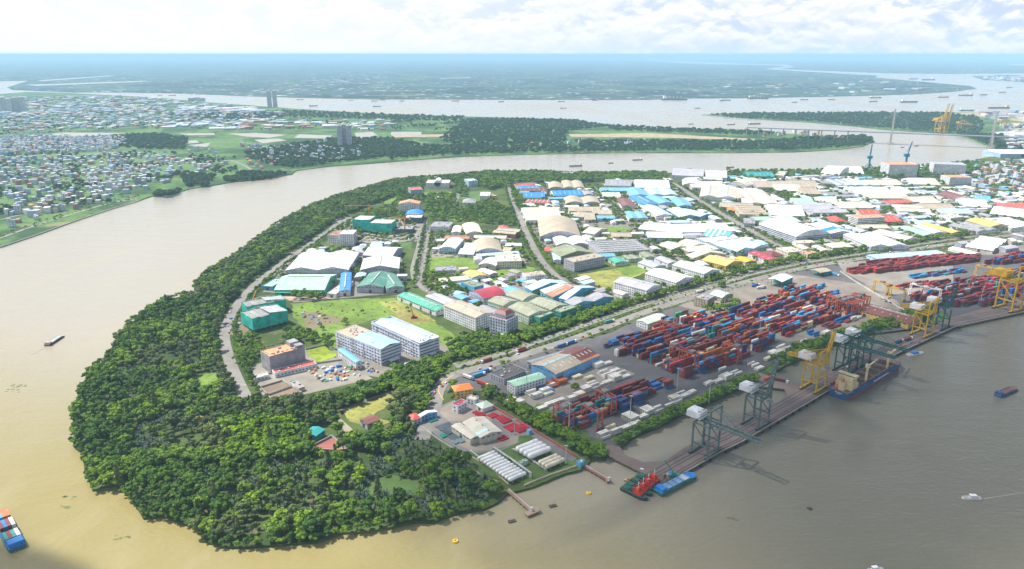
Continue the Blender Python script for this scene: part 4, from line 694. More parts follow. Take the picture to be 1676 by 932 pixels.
BT = """
467 443 570 442 580 414 12 g W V n2 |huge white twin-gabled hall beside the riverside woods
449 475 531 475 542 450 8 G M E - |long mint green ribbed hall with a green canopy
429 469 446 470 454 457 6 f M b - |small mint flat-roofed block left of the long mint hall
555 477 573 476 586 446 8 g B W v |narrow hall with a bright blue roof between white and green halls
535 481 550 482 558 460 6 f W W - |low white block left of the blue-roofed hall
594 418 642 420 646 405 9 G W V - |white hall furthest back north of the twin-gabled pair
590 442 653 440 659 422 10 g W V v |white gabled hall with a ridge vent behind the dark green roofs
584 470 627 471 632 448 9 g D V v |dark green gabled hall right of the bright blue roof
633 473 662 470 664 448 8 g D V v |second dark green hall nearest the estate road
555 384 578 384 581 377 22 f W W w |six-storey white office with a dark glazed side
536 385 554 386 557 378 16 f u W w |brown and white office attached left of the six-storey white office
663 357 690 357 692 351 12 f W k r |dark-fronted block with a white and blue roof
663 352 690 352 692 346 13 a B W - |bright blue arched roof behind the dark-fronted block
652 334 686 334 688 330 19 g S W w |white six-storey block under a salmon roof
649 376 675 376 676 370 8 f G k r |unfinished grey concrete frame beside the teal netting
697 300 735 300 736 295 14 f W W w |white palace-like block with a domed centre near the north woods
672 312 692 311 693 306 18 f R P r |stepped blue and red office near the north woods
668 326 683 326 683 322 5 f X W - |low crimson-roofed annex below the stepped office
767 297 782 296 783 292 16 f W P w |white tower with a glazed front beside the northern woods
785 321 802 321 814 315 14 f W W w |white office with a yellow wing beside the grove
803 322 814 321 815 317 8 f Y Y - |yellow wing of the white office by the grove
757 332 778 332 779 327 5 h G W - |grey hipped villa in the grove
709 327 726 327 726 323 4 h T C - |tan hipped villa in the grove
703 371 734 372 734 364 12 f G W w |white columned block south of the grove
739 381 753 381 752 371 9 a W C - |little white arched shed right of the columned block
763 383 790 382 789 367 8 a e C - |pale arched hall south of the grove
806 381 843 384 841 375 8 G T u - n2|rust and tan hall next to the middle estate road
816 376 831 376 832 370 7 h R C - |small red hipped roof behind the rust and tan hall
775 390 828 391 826 386 6 G C C - |long cream shed in the middle block
727 391 767 392 767 387 5 G u C - |long rust brown shed in the middle block
719 407 745 408 743 392 10 a W P w |white arched hall with two rows of windows
750 416 775 417 773 398 6 G W V - n2|low white shed right of the arched white hall
779 413 822 412 817 394 8 a T V - |broad tan arched hall above the cream office
821 412 834 413 832 405 6 G T C - |tan annex right of the broad arched hall
782 420 850 415 849 411 7 G P P w |long pale blue strip behind the cream office
813 429 854 428 851 416 12 f C C w |cream three-storey office with red rooftop pieces
783 434 811 436 809 425 7 a W C - |white low wing left of the cream office
712 444 747 443 746 436 9 f G V w |grey-roofed office block on the meadow
772 455 797 451 786 442 8 g Y W - |small hall under a pale yellow gable roof
754 463 776 471 789 466 12 f O N w |bright blue and white office with a planted roof
791 489 827 481 805 470 12 A X V w |crimson arched hall behind the tan-roofed office
650 484 713 510 724 500 7 G E W v |long emerald green roofed shed beside the building plot
726 500 778 521 806 512 18 G T W w |large white office under a tan roof with four rows of windows
802 518 829 525 849 517 24 f m L r |ornate lilac tower with a maroon tiered roof
798 493 823 501 852 494 12 G K g w |khaki roofed hall nearest the crimson hall
829 484 855 493 884 485 12 A K g - |khaki roofed hall at the back of its group
831 503 865 518 894 508 12 G K g w |khaki roofed hall in front beside the ornate tower
865 495 901 508 930 500 12 G K g - |khaki roofed hall at the right of its group
871 517 884 521 912 514 11 f K E w |green-striped office with a pale flat roof beside the avenue trees
906 508 918 512 947 504 12 f K E r |green-trimmed glazed office beside the avenue trees
859 470 871 476 925 462 8 G P N - |pale roofed long shed with deep cyan walls
884 475 892 481 945 467 8 G C N - |cream roofed long shed in the blue works
893 482 905 487 966 471 8 G u N - |rust roofed long shed in the blue works
915 488 927 491 998 476 8 G P N - |pale blue roofed shed in the blue works
923 494 938 501 1006 487 9 G G N w n2|grey roofed blue-walled works facing the avenue
964 509 968 512 985 507 5 G P P - |small pale shed at the avenue side of the blue works
854 447 861 453 888 446 12 f T W w |small white three-storey office beside the middle road
808 462 824 471 832 468 4 G W W - |low white sheds beside the walled plot
923 424 940 430 992 421 16 f T V w |large grey office with a tan roof facing the dry meadow
919 420 971 414 962 402 9 g O O - |broad olive green roof behind the large grey office
889 411 907 412 906 406 5 h R W - |small white house with a red hipped roof
906 426 918 426 909 410 7 g P W w |narrow white block with a pale roof beside the red-roofed house
911 402 963 401 959 389 8 a W V w n2|white double-arched hall below the great tan arch
884 388 951 388 938 361 9 a T V v |great tan arched hall in the middle of the estate
861 361 920 360 909 340 9 G C W - |very wide cream roofed hall beside the middle road
860 332 899 333 899 328 6 g R W w n6|low white row with a red ribbed roof
857 324 892 324 890 316 8 G B W - |bright blue roofed hall behind the red ribbed row
850 314 895 312 893 308 7 G m C - |maroon roofed shed among blue roofs
849 310 883 309 882 304 8 G B C - |bright blue roofed shed furthest north-west
845 305 880 302 878 299 6 G R W - |red roofed shed at the edge of the northern woods
899 309 922 309 917 300 8 a T T - |tan arched shed near the northern woods
923 308 957 308 950 297 8 a T C - n2|tan double-arched hall near the northern woods
907 321 954 320 949 312 8 G B W w |white hall with a blue-striped roof below the tan arches
926 334 955 334 948 324 8 a T V - |tan arched hall left of its twin
956 334 983 334 974 324 8 a T V - |tan arched hall right of its twin
932 346 983 346 980 339 8 G T W - |long tan roof below the twin arches
937 354 954 356 951 347 8 G T V w |tan roofed block at the left of three
957 360 975 360 966 349 7 G T C - |tan roofed block in the middle of three
971 351 1002 351 995 344 7 G T W - |tan roofed block at the right of three
978 358 1007 358 1005 353 7 G b P - |sky blue fronted shed above the tree-lined road
956 320 972 320 968 314 7 a G G - |small grey domed shed beside the tree-lined road
953 381 973 384 965 371 7 G C C - |cream shed left of the small lawn
1003 388 1034 388 1028 381 6 G T C - |tan shed below the small lawn
978 414 1064 409 1045 391 7 G G C w n6|large works with six grey and tan roof ridges
996 424 1007 431 1025 427 6 G E g - |small emerald green shed right of the large grey office
1018 419 1029 425 1044 421 6 G O g - n2|olive ridged shed near the dry meadow
1046 414 1056 422 1070 419 6 G O g - |olive shed beside the tree-lined road
1044 430 1068 439 1087 434 7 G V W - |lavender roofed hall right of the dry meadow
1071 423 1093 432 1104 427 7 G V W - |narrow lavender hall beside the tree-lined road
1004 462 1058 476 1085 468 14 G V W w |large white office under a lavender roof below the dry meadow
1056 448 1106 463 1138 455 13 G W W w |white office with a white roof between two other offices
1100 434 1152 449 1177 442 12 G g W w |office with a grey-green roof and pink trim
1148 426 1188 436 1218 429 9 G Y Y w |broad pale yellow roofed hall north of the avenue
1202 423 1220 430 1239 428 7 G y C - |yellow-orange roofed shed right of the pale yellow hall
1225 414 1256 427 1271 423 7 G X W w |long crimson roofed block north of the avenue
1244 413 1262 420 1275 415 7 h m C - |maroon courtyard roof behind the crimson block
1104 402 1127 413 1174 407 8 f e T w |terraced building with a pale lime top
1122 418 1134 423 1190 417 6 G C C - |cream low strip in front of the terraced building
1077 401 1098 409 1145 396 7 G C C - n2|cream hall left of the terraced building
1138 391 1172 402 1215 391 9 g W P - n2|white half of the patchwork cyan and white works
1150 386 1190 391 1240 384 9 G N W - |cyan half of the patchwork works
1172 402 1206 412 1257 402 9 G P P w n2|pale blue front hall of the patchwork works
1060 389 1118 390 1115 382 8 A W P - |long white arched shed beside the tree-lined road
1045 375 1100 380 1095 367 9 G W W w n2|white ridged hall at the corner of the tree-lined road
1100 381 1204 378 1186 365 9 G W W w n2|very long white hall below the blue roofs
1034 321 1062 321 1050 309 8 g b P - |sky blue gabled hall in the back row of blue roofs
1064 320 1110 320 1098 309 8 g P P - n2|pale blue twin-gabled hall in the back row
1052 336 1078 335 1064 322 8 g B W - |bright blue gabled hall in the middle of the blue roofs
1079 334 1104 333 1088 321 8 g b P - |sky blue gabled hall right of the bright blue one
1109 338 1134 338 1116 325 8 g b P - |sky blue gabled hall next to the wide road
1074 354 1102 353 1081 337 8 g P W - |pale blue gabled hall in the front row
1112 356 1145 355 1128 342 8 g g N - |grey-green gabled hall in the front row
1146 355 1167 352 1147 341 8 g P N - |pale hall with teal gable beside the chimney
1030 358 1061 358 1048 347 8 g b W - n2|sky blue and white double hall beside the tree-lined road
1018 338 1041 338 1028 326 7 g m W - |white shed with maroon roof patches
987 322 1016 322 1011 316 6 G e C - |pale lime roofed shed north of the maroon patches
1040 307 1097 308 1094 297 10 G W P w |long white hall at the north end of the wide road
990 304 1033 305 1028 296 9 G G P w |grey and white hall at the north shore
984 313 1030 313 1028 308 6 G b P - |sky blue strip shed at the north shore
1100 287 1151 289 1140 281 10 A V W w |curved grey-white terminal at the north shore
1156 290 1190 291 1196 284 12 A W W w |white rounded terminal at the north shore
1152 294 1183 295 1183 291 10 f W C w |cream four-storey block below the rounded terminal
1117 303 1145 304 1132 295 8 a W C - |white arched hall at the left of the eastern block
1190 301 1222 305 1208 293 9 a C W - |cream arched hall facing the northern woods
1133 307 1190 307 1184 298 8 G W C - n2|white low hall between the two arched halls
1145 322 1205 325 1170 305 9 g C W w n2|huge cream hall beside the wide road
1208 325 1228 325 1200 306 9 g T C - |tan hall right of the huge cream one
1222 334 1278 335 1236 311 9 g C W - n2|large cream hall with a dark loading front
1180 339 1234 341 1228 334 7 G T P - |long tan shed below the huge cream hall
1210 351 1258 352 1246 338 7 G T C - n4|tan works with four low ridges
1262 352 1318 354 1290 337 8 G W W - |wide white hall above the green-roofed shed
1290 366 1312 363 1290 351 7 G g C - |narrow grey-green roof beside the wide white hall
1236 361 1277 361 1275 355 6 G M C - |cream strip with a mint roof
1243 368 1303 388 1350 380 14 A W L r |great white curved-roof works with blue window bands
1270 406 1290 414 1304 408 9 f C C w |cream office at the corner of the wide road
1306 413 1322 417 1330 412 8 f S C w |salmon-topped cream office at the corner of the avenue
1195 345 1207 345 1206 340 5 h o C - |small orange roof left of its twin beside the wide road
1231 353 1247 354 1245 349 5 h o C - |orange roof right of its twin
1218 366 1236 367 1233 358 8 f G V w |grey block beside the great curved roof
1240 307 1330 307 1328 298 8 G T V - |very long grey-tan shed near the northern woods
1270 312 1312 313 1308 306 6 A W W - |long white low shed below the grey-tan one
1225 290 1270 290 1262 283 7 G t t - |teal roof sunk in the northern woods
1268 287 1283 288 1282 281 12 f C C w |cream block rising from the northern woods
1300 306 1342 306 1335 297 7 G T C - |tan shed at the left end of the eastern rows
1315 318 1345 318 1336 308 7 G T C - |tan shed below the end of the eastern rows
1338 331 1372 332 1388 325 7 G C W - |cream shed beside the eastern lane
1305 337 1340 338 1335 326 7 G M W - n2|mint and white shed in the eastern block
1330 349 1390 348 1376 332 8 G V W - n3|lavender grey hall in three ridges
1375 341 1438 341 1426 331 7 G C C - n2|cream double hall behind the six-storey cream office
1365 364 1388 364 1385 356 5 h R W - |red hipped roof left of the six-storey cream office
1443 364 1478 363 1468 351 7 G R R - |red roofed hall right of the six-storey cream office
1410 351 1442 351 1438 344 9 G R C - |red roof behind the six-storey cream office
1389 353 1404 358 1442 354 18 f S W r |cream office with long window bands and a salmon roof edge
1325 367 1358 383 1385 375 10 G W V w |white roofed works with a bright blue stripe
1380 384 1425 404 1470 396 9 G W L w n2|long white works next to the avenue trees
1348 400 1363 406 1392 402 8 h C C w |cream villa office among trees beside the avenue
1413 374 1457 374 1452 368 6 G C C - |cream strip hall right of the long works
1427 380 1480 394 1490 387 7 G C W - |cream long hall behind the avenue trees
1474 374 1512 386 1520 380 8 G M W w |mint roofed white hall in the east
1494 370 1528 382 1539 378 7 G W W - |white hall right of the mint roofed one
1503 367 1558 382 1568 378 7 G Y C - |pale yellow long roof in the east
1532 353 1556 358 1573 354 11 f C W w |white office with a dark core in the east
1580 361 1620 372 1646 368 8 G Y C - |pale yellow broad roof near the right edge
1552 369 1600 380 1625 373 7 G G W - n2|grey shed left of the broad yellow roof
1625 362 1655 374 1690 368 7 G W W - |white hall at the right edge above the avenue
1437 329 1456 334 1496 329 9 f R V w |grey block with a red flat roof
1425 325 1490 325 1480 312 8 G C W - n2|broad cream hall above the red-topped grey block
1405 318 1470 318 1462 308 8 A W W - n2|broad white arched hall in the east
1475 320 1505 321 1490 310 8 a W W - |white arch in the east
1472 346 1525 348 1510 337 7 G C W w n2|cream hall below the white arch
1515 343 1567 343 1560 334 7 G T C - |tan hall in the east
1498 333 1540 333 1530 323 7 G C C - |cream hall beside the maroon roofs
1545 350 1595 350 1585 342 7 G P W - |pale cyan roofed hall in the east
1530 318 1557 326 1584 321 8 G m W w |maroon roofed hall in the east
1580 338 1620 340 1605 328 7 G W W - |white hall left of the red roofed works
1625 333 1658 344 1690 337 8 G R C w n3|red roofed works at the right edge
1620 350 1690 358 1690 346 7 G W W - |white low hall below the red roofed works
1593 327 1622 329 1615 322 6 G b W - |sky blue roof in the east
1370 304 1430 304 1425 295 7 g P W - n4|pale blue hall in four gables
1420 304 1480 303 1470 295 7 G C C - |cream hall below the apartment slabs
1496 302 1540 303 1530 294 8 G C W - |cream hall left of the orange-topped office
1343 300 1378 303 1372 295 8 f G V w |dark-topped grey block in the east
1343 284 1373 287 1368 277 9 A W W w |white curved hall at the north shore, left of a pair
1377 284 1414 285 1402 277 9 A W V w |white curved hall at the north shore, right of a pair
1456 270 1503 270 1500 266 36 f S W w |wide apartment slab left of its twin
1529 269 1582 271 1578 267 34 f V W w |wide apartment slab right of its twin
1540 287 1555 291 1584 289 20 f S W w |white office with a salmon roof below the apartment slabs
1638 252 1700 252 1700 246 14 G W P w n2|white shipyard hall with two dark gates
1661 221 1700 221 1700 216 12 f W W - |plain white block far right behind the bridge
1580 404 1625 411 1672 396 6 G W C - n4|patchwork white roofs south of the avenue
1435 424 1550 416 1545 409 6 G P P - n3|row of pale blue sheds behind the red container stacks
1257 457 1280 462 1304 455 10 o W t - |open white canopy on teal posts in the yard
1136 487 1158 492 1177 487 13 f G T w |beige three-storey office in the container yard
1162 482 1182 488 1192 480 7 A P T - |pale blue arched shed behind the beige office
1042 525 1060 531 1082 516 8 g g W w |grey-green roofed yard office beside the palms
1326 442 1342 447 1362 444 7 o T t - |tan gate canopy at the yard entrance
870 597 910 613 993 586 10 g T b - |large yard warehouse with a blue gable and tan roof
862 592 873 598 930 578 7 g G G - |grey lean-to behind the large yard warehouse
830 625 843 633 892 617 10 g M W w |white walled hall with a mint roof beside the reefers
802 612 825 622 864 607 6 f k V w |low dark-roofed office behind the mint-roofed hall
739 632 745 641 772 634 10 h o Y w |yellow walled building under an orange hipped roof
739 662 749 666 771 660 8 f X W w |white two-storey building with a crimson roof
763 652 777 656 787 652 6 f C W w |small white block behind the crimson roof
779 662 790 669 805 662 5 h g W - |pale green hipped pavilion
682 681 686 684 715 674 6 G W b w |long low sky blue building with a white roof
666 681 676 688 687 681 6 h R L w |red hipped end house of the gas depot
739 698 770 719 785 714 7 G C C - |smaller beige bay of the gas depot hall
757 692 786 717 822 707 7 G C C - |larger beige bay of the gas depot hall
426 575 441 585 497 568 20 f S G - |tall windowless grey building with an orange roof
445 606 450 612 516 594 5 f R W w |white annex with a red deck below the tall grey building
414 615 419 620 441 615 4 f C W w |small white gatehouse below the tall grey building
473 626 489 637 499 634 4 f G C - |derelict grey flat-roofed block
553 573 582 594 592 591 9 A b W w |narrow white shed with a sky blue roof
549 543 623 573 663 564 20 f P L qw |long white factory office with long window rows
608 530 686 565 723 556 19 G P L qw |long white factory office with a pale blue roof
589 687 601 695 624 689 6 g m V - |maroon roofed shed in the wood
497 709 517 714 537 705 6 g t t - |teal roofed shelter in the wood
"""
def num(s): return float(s)
REG = {}
for ln in BT.strip().splitlines():
    a, desc = ln.rsplit('|', 1); f = a.split(); nums = [float(x) for x in f[:7]]; rt, rc, wc, opt = f[7], f[8], f[9], f[10].replace('-', '')
    nb = 1
    for e in f[10:]:
        if e[0] == 'n' and e[1:].isdigit(): nb = int(e[1:]); opt = opt if e != f[10] else ''
    nm = 'office_building' if ('w' in opt or 'r' in opt) and rt in 'f' else ('canopy' if rt == 'o' else ('house' if rt == 'h' else 'warehouse'))
    r = building(nums[0:2], nums[2:4], nums[4:6], nums[6], rt, rc, wc, opt, desc, nb, None, nm); REG[desc] = r
    tag(r[0], desc, {'office_building': 'office building', 'canopy': 'canopy', 'house': 'house', 'warehouse': 'warehouse'}[nm])
def big(s): return next(v for k, v in REG.items() if s in k)
# particular roofs and fronts
r, w_, d_, h_ = big('large yard warehouse'); mb = MB(); R_ = w_ * .11; o_ = .6; m = mat('maroon_roof', CC['m'], 'roof', .6); m2 = mat('sky_blue_roof', (0.32, 0.60, 0.74), 'roof')
for s0, s1, mm, x0, x1 in ((.60, 1, m, 0, 1), (0, .60, m2, .40, .5), (.6, 1, mat('rust_orange_sheets', (.5, .24, .1), 'roof'), .86, 1)):
    for sg in (0, 1):
        if sg == 0 and x1 == 1 and x0 > 0: continue
        if mm is m2 and sg: continue
        def pt(x, y, dz):
            f = 2 * x - 1; return (x * w_ + (o_ if x == 1 else -o_ if x == 0 else 0), y, h_ + R_ * (1 - abs(f)) + dz)
        xa, xb = (x0 if sg == 0 else .5, min(x1, .5) if sg == 0 else x1)
        if x0 > .5: xa, xb = x0, x1
        ya, yb = s0 * d_ - (o_ if s0 == 0 else 0), s1 * d_ + (o_ if s1 == 1 else 0); dz = .28 + (.06 if x0 > .5 else 0)
        mb.hexa([pt(xa, ya, dz), pt(xb, ya, dz), pt(xb, yb, dz), pt(xa, yb, dz), pt(xa, ya, dz + .1), pt(xb, ya, dz + .1), pt(xb, yb, dz + .1), pt(xa, yb, dz + .1)], mm)
mb.build('maroon_roof_sheets', r)
for k in range(11):
    mb = MB(); y = d_ * (.06 + k * .088); x = w_ * (.68 if k % 2 else .78 if k < 6 else .68); z = h_ + R_ * (1 - abs(2 * x / w_ - 1)) + .5; mb.hexa([(x - 2.5, y, z + .5 - .6), (x + 2.5, y, z - .6 - .5), (x + 2.5, y + 1, z - 1.1), (x - 2.5, y + 1, z - .1), (x - 2.5, y, z + .75), (x + 2.5, y, z - .2), (x + 2.5, y + 1, z - .2), (x - 2.5, y + 1, z + .75)], mat('roof_light', (0.75, 0.75, 0.7))); mb.build('roof_light', r)
# tower crowns
def addbox(root, name, x0, y0, z0, x1, y1, z1, m): b = MB(); b.box(x0, y0, z0, x1, y1, z1, m); return b.build(name, root)
r, w_, d_, h_ = big('palace-like'); b = MB(); b.tube((w_ / 2, 0, h_ - 1), (w_ / 2, d_ * .9, h_ - 1), 9, 9, 20, mat('white_roof', CC['W'], 'roof')); b.build('barrel_dome', r)
r, w_, d_, h_ = big('ornate lilac'); m = mat('maroon_roof', CC['m'], 'roof'); lw = mat('lilac_white_wall', CC['L'])
addbox(r, 'upper_storey', w_ * .18, d_ * .18, h_, w_ * .82, d_ * .82, h_ + 5, lw); b = MB(); x0, x1, y0, y1 = w_ * .12, w_ * .88, d_ * .12, d_ * .88
b.hexa([(x0, y0, h_ + 5), (x1, y0, h_ + 5), (x1, y1, h_ + 5), (x0, y1, h_ + 5), (x0 + 4, y0 + 4, h_ + 9), (x1 - 4, y0 + 4, h_ + 9), (x1 - 4, y1 - 4, h_ + 9), (x0 + 4, y1 - 4, h_ + 9)], m); b.build('mansard_roof', r)
for i in range(7): t_ = i / 6; addbox(r, 'column', t_ * (w_ - 1), -1, 6, t_ * (w_ - 1) + 1, 0, h_, lw)
for i in range(6): t_ = i / 5; addbox(r, 'column', w_, t_ * (d_ - 1), 6, w_ + 1, t_ * (d_ - 1) + 1, h_, lw)
addbox(r, 'portico', w_ * .55, -6, 5, w_ * .95, 0, 6.2, lw)
r, w_, d_, h_ = big('tall windowless'); gw = mat('grey_wall', CC['G'])
addbox(r, 'stair_tower', 1, d_ - 12, h_, 12, d_ - 1, h_ + 5, gw); addbox(r, 'lift_tower', w_ - 9, d_ - 9, h_, w_ - .5, d_ - 1, h_ + 4, gw); addbox(r, 'parapet_screen', 12, d_ - 1.5, h_, w_ - 9, d_ - .4, h_ + 3, mat('maroon_wall', CC['m']))
pm = mat('pale_wall', (.6, .58, .56))
for i in range(9): addbox(r, 'pilaster', w_ * (i + .5) / 9, -.3, 0, w_ * (i + .5) / 9 + .8, 0, h_ - 1, pm)
r, w_, d_, h_ = big('long window rows'); addbox(r, 'roof_deck', .5, .5, h_, w_ * .38, d_ - .5, h_ + .35, mat('tan_roof', (0.55, 0.38, 0.28), 'roof')); b = MB()
b.hexa([(w_ * .4, .5, h_ + .2), (w_ - .5, .5, h_ + .2), (w_ - .5, d_ / 2, h_ + 2.6), (w_ * .4, d_ / 2, h_ + 2.6), (w_ * .4, .5, h_ + .5), (w_ - .5, .5, h_ + .5), (w_ - .5, d_ / 2, h_ + 2.9), (w_ * .4, d_ / 2, h_ + 2.9)], mat('sky_blue_roof', (0.32, 0.60, 0.74), 'roof'))
b.hexa([(w_ * .4, d_ / 2, h_ + 2.6), (w_ - .5, d_ / 2, h_ + 2.6), (w_ - .5, d_ - .5, h_ + .2), (w_ * .4, d_ - .5, h_ + .2), (w_ * .4, d_ / 2, h_ + 2.9), (w_ - .5, d_ / 2, h_ + 2.9), (w_ - .5, d_ - .5, h_ + .5), (w_ * .4, d_ - .5, h_ + .5)], mat('sky_blue_roof', (0.32, 0.60, 0.74), 'roof')); b.build('blue_gable_roof', r)
addbox(r, 'entrance_canopy', w_, d_ * .3, 4.5, w_ + 7, d_ * .75, 5.2, lw)
for y in (.33, .72): addbox(r, 'canopy_post', w_ + 6, d_ * y, 0, w_ + 6.6, d_ * y + .6, 4.5, lw)
r, w_, d_, h_ = big('office with a pale blue roof') if any('office with a pale blue roof' in k for k in REG) else big('pale blue roof'); addbox(r, 'roof_deck', w_ - 14, 0, h_ - .5, w_ + .6, d_, h_ + 2.4, lw); addbox(r, 'entrance_canopy', w_, d_ * .4, 4.5, w_ + 6, d_ * .7, 5.2, lw)
for key in ('long window rows', 'pale blue roof'):
    r, w_, d_, h_ = big(key) if key != 'pale blue roof' else [v for k, v in REG.items() if k.endswith('factory office with a pale blue roof')][0]
    x0 = .02 if 'rows' in key else .86; x1 = .36 if 'rows' in key else .97; b = MB()
    for _ in range(16): x = w_ * random.uniform(x0, x1); y = d_ * random.uniform(.08, .88); s_ = random.uniform(1, 3); zz = h_ + (.3 if 'rows' in key else 2.3); b.box(x, y, zz, x + s_, y + s_ * .8, zz + random.uniform(.8, 2.2), random.choice((BOXM, VENT, lw)))
    b.build('rooftop_plant', r, 'stuff')
    for fz in range(1, 5): addbox(r, 'floor_ledge', -.3, -.3, h_ * fz / 5.4 - .15, w_ + .3, -.01, h_ * fz / 5.4 + .25, lw)
    b = MB()
    for _ in range(40): x = w_ * random.random() * .95; z = h_ / 5.4 * random.randint(0, 4) + 1.0; b.box(x, -.9, z, x + 1, -.1, z + .8, random.choice((BOXM, VENT)))
    b.build('air_conditioners', r, 'stuff')
    for k in range(4): addbox(r, 'drain_pipe', w_ * (k + .5) / 4, -.4, 0, w_ * (k + .5) / 4 + .35, -.02, h_, BOXM)
    if 'rows' not in key:
        for a_ in ((0, 0, w_, .5), (0, d_ - .5, w_, d_), (0, .5, .5, d_ - .5)): addbox(r, 'parapet', a_[0], a_[1], h_ + .6, a_[2], a_[3], h_ + 3.2, lw)
def patch(root, name, w, d, h, rt, R_, s0, s1, m, side='both'):
    """re-coloured sheets on a gable roof whose ridge runs along x (G): cover x from s0*w to s1*w"""
    b = MB(); z = .30; o_ = .52
    if side != 'back': b.hexa([(w * s0, -o_, h - .05 + z), (w * s1, -o_, h - .05 + z), (w * s1, d / 2, h + R_ + z), (w * s0, d / 2, h + R_ + z), (w * s0, -o_, h + z + .05), (w * s1, -o_, h + z + .05), (w * s1, d / 2, h + R_ + z + .1), (w * s0, d / 2, h + R_ + z + .1)], m)
    if side != 'front': b.hexa([(w * s0, d / 2, h + R_ + z), (w * s1, d / 2, h + R_ + z), (w * s1, d + o_, h - .05 + z), (w * s0, d + o_, h - .05 + z), (w * s0, d / 2, h + R_ + z + .1), (w * s1, d / 2, h + R_ + z + .1), (w * s1, d + o_, h + z + .05), (w * s0, d + o_, h + z + .05)], m)
    return b.build(name, root)
r, w_, d_, h_ = big('long mint green'); mk_ = mat('pale_mint_sheets', (.62, .82, .68), 'roof'); patch(r, 'pale_roof_band', w_, d_, h_, 'G', d_ * .11, 0, 1, mk_, 'back')
addbox(r, 'green_canopy', 1, -5, h_ - 3, w_ - 1, 0, h_ - 2.5, mat('emerald_green_roof', CC['E'], 'roof'))
r, w_, d_, h_ = big('bright blue stripe'); patch(r, 'blue_roof_band', w_, d_, h_, 'G', d_ * .11, .55, .8, mat('bright_blue_roof', CC['B'], 'roof'))
for s0 in (.1, .3, .5, .7): 
    r, w_, d_, h_ = big('cyan half'); patch(r, 'pale_roof_band', w_, d_, h_, 'G', d_ * .11, s0, s0 + .08, mat('white_roof', CC['W'], 'roof'))
r, w_, d_, h_ = big('larger beige bay'); patch(r, 'glazed_roof_band', w_, d_, h_, 'G', d_ * .11, .72, .86, mat('pale_cyan_sheets', (.5, .72, .74), 'roof'), 'front')
# buildings in teal netting, under construction
def netted(A, B, C, h, desc, floors, frame_roof):
    loc, rz, w, d = frame(A, B, C, h); r = empty('netted_building', loc, rz); tag(r, desc, 'building under construction')
    cm = mat('raw_concrete', (.38, .36, .34)); net = mat('teal_netting', (.02, .50, .40), 'paint', .85, .2); b = MB()
    for f in range(floors + 1): b.box(.6, .6, f * h / floors - .3, w - .6, d - .6, f * h / floors, cm)
    nx, ny = max(2, int(w / 7)), max(2, int(d / 7))
    for i in range(nx + 1):
        for j in range(ny + 1): x = .8 + i * (w - 1.6) / nx; y = .8 + j * (d - 1.6) / ny; b.box(x - .3, y - .3, 0, x + .3, y + .3, h + (1.5 if not frame_roof else 0), cm)
    b.build('concrete_frame', r); nb = MB(); z0 = h * .16
    for k in range(max(3, int(w / 5))):
        n_ = max(3, int(w / 5)); x0, x1 = k * w / n_, (k + 1) * w / n_; zt = h + random.uniform(.6, 1.6); nb.box(x0, -.25 - (k % 2) * .15, z0, x1, -.05, zt, net); nb.box(x0, d + .05, z0, x1, d + .25 + (k % 2) * .15, zt, net)
    for k in range(max(3, int(d / 5))):
        n_ = max(3, int(d / 5)); y0, y1 = k * d / n_, (k + 1) * d / n_; zt = h + random.uniform(.6, 1.6); nb.box(-.25 - (k % 2) * .15, y0, z0, -.05, y1, zt, net); nb.box(w + .05, y0, z0, w + .25 + (k % 2) * .15, y1, zt, net)
    nb.build('netting', r)
    if frame_roof:
        fb = MB(); st = mat('steel_frame', (.5, .52, .55)); n_ = int(w / 5)
        for i in range(n_ + 1): x = i * w / n_; fb.beam((x, 0, h), (x, d / 2, h + 3.2), .35, st); fb.beam((x, d / 2, h + 3.2), (x, d, h), .35, st)
        for j in range(7): y = d * j / 6; z = h + 3.2 * (1 - abs(2 * j / 6 - 1)); fb.beam((0, y, z), (w, y, z), .3, st)
        for i in range(n_):
            if random.random() < .5: x = i * w / n_; fb.hexa([(x + .3, d * .5, h + 3.3), (x + w / n_ - .3, d * .5, h + 3.3), (x + w / n_ - .3, d, h + .2), (x + .3, d, h + .2)] + [(x + .3, d * .5, h + 3.5), (x + w / n_ - .3, d * .5, h + 3.5), (x + w / n_ - .3, d, h + .4), (x + .3, d, h + .4)], st)
        fb.build('roof_frame', r)
    else: addbox(r, 'roof_slab', 1, 1, h, w - 1, d - 1, h + .4, mat('pale_slab', (.6, .58, .54)))
netted((577, 360), (604, 361), (607, 354), 25, 'left block wrapped in teal netting beside the tower crane', 7, False)
netted((604, 366), (640, 367), (643, 360), 21, 'right block wrapped in teal netting standing lower than its twin', 6, False)
netted((394, 512), (413, 523), (478, 513), 18, 'front wing wrapped in teal netting with a bare steel roof', 4, True)
netted((395, 495), (404, 503), (470, 493), 17, 'rear wing wrapped in teal netting beside the yellow crane', 4, True)
# smaller sheds filling the estate plots
FOOT = []
for (root, rc, wc, rt, desc, opt, ar, h, pxy) in BLD:
    w_ = [o for o in root.children if o.name.startswith(('wall', 'roof'))]
    xs = [v.co.x for o in w_ for v in o.data.vertices]; ys = [v.co.y for o in w_ for v in o.data.vertices]; FOOT.append((Matrix.Rotation(-root.rotation_euler.z, 3, 'Z'), root.location.copy(), min(xs), max(xs), min(ys), max(ys), desc))
def free(p, rad):
    for M, l, x0, x1, y0, y1, _ in FOOT:
        q = M @ (p - l)
        if x0 - rad < q.x < x1 + rad and y0 - rad < q.y < y1 + rad: return False
    for wr in RW2:
        for a, b in zip(wr, wr[1:]):
            if segd(p, a, b) < rad + 13: return False
    for g in GW:
        if inside(p, g): return False
    return True
RW2 = [smooth([P(x, y) for x, y in q], 1) for q in [r_[0] for r_ in ROADS[:9]] + [AVE, AVE2]]
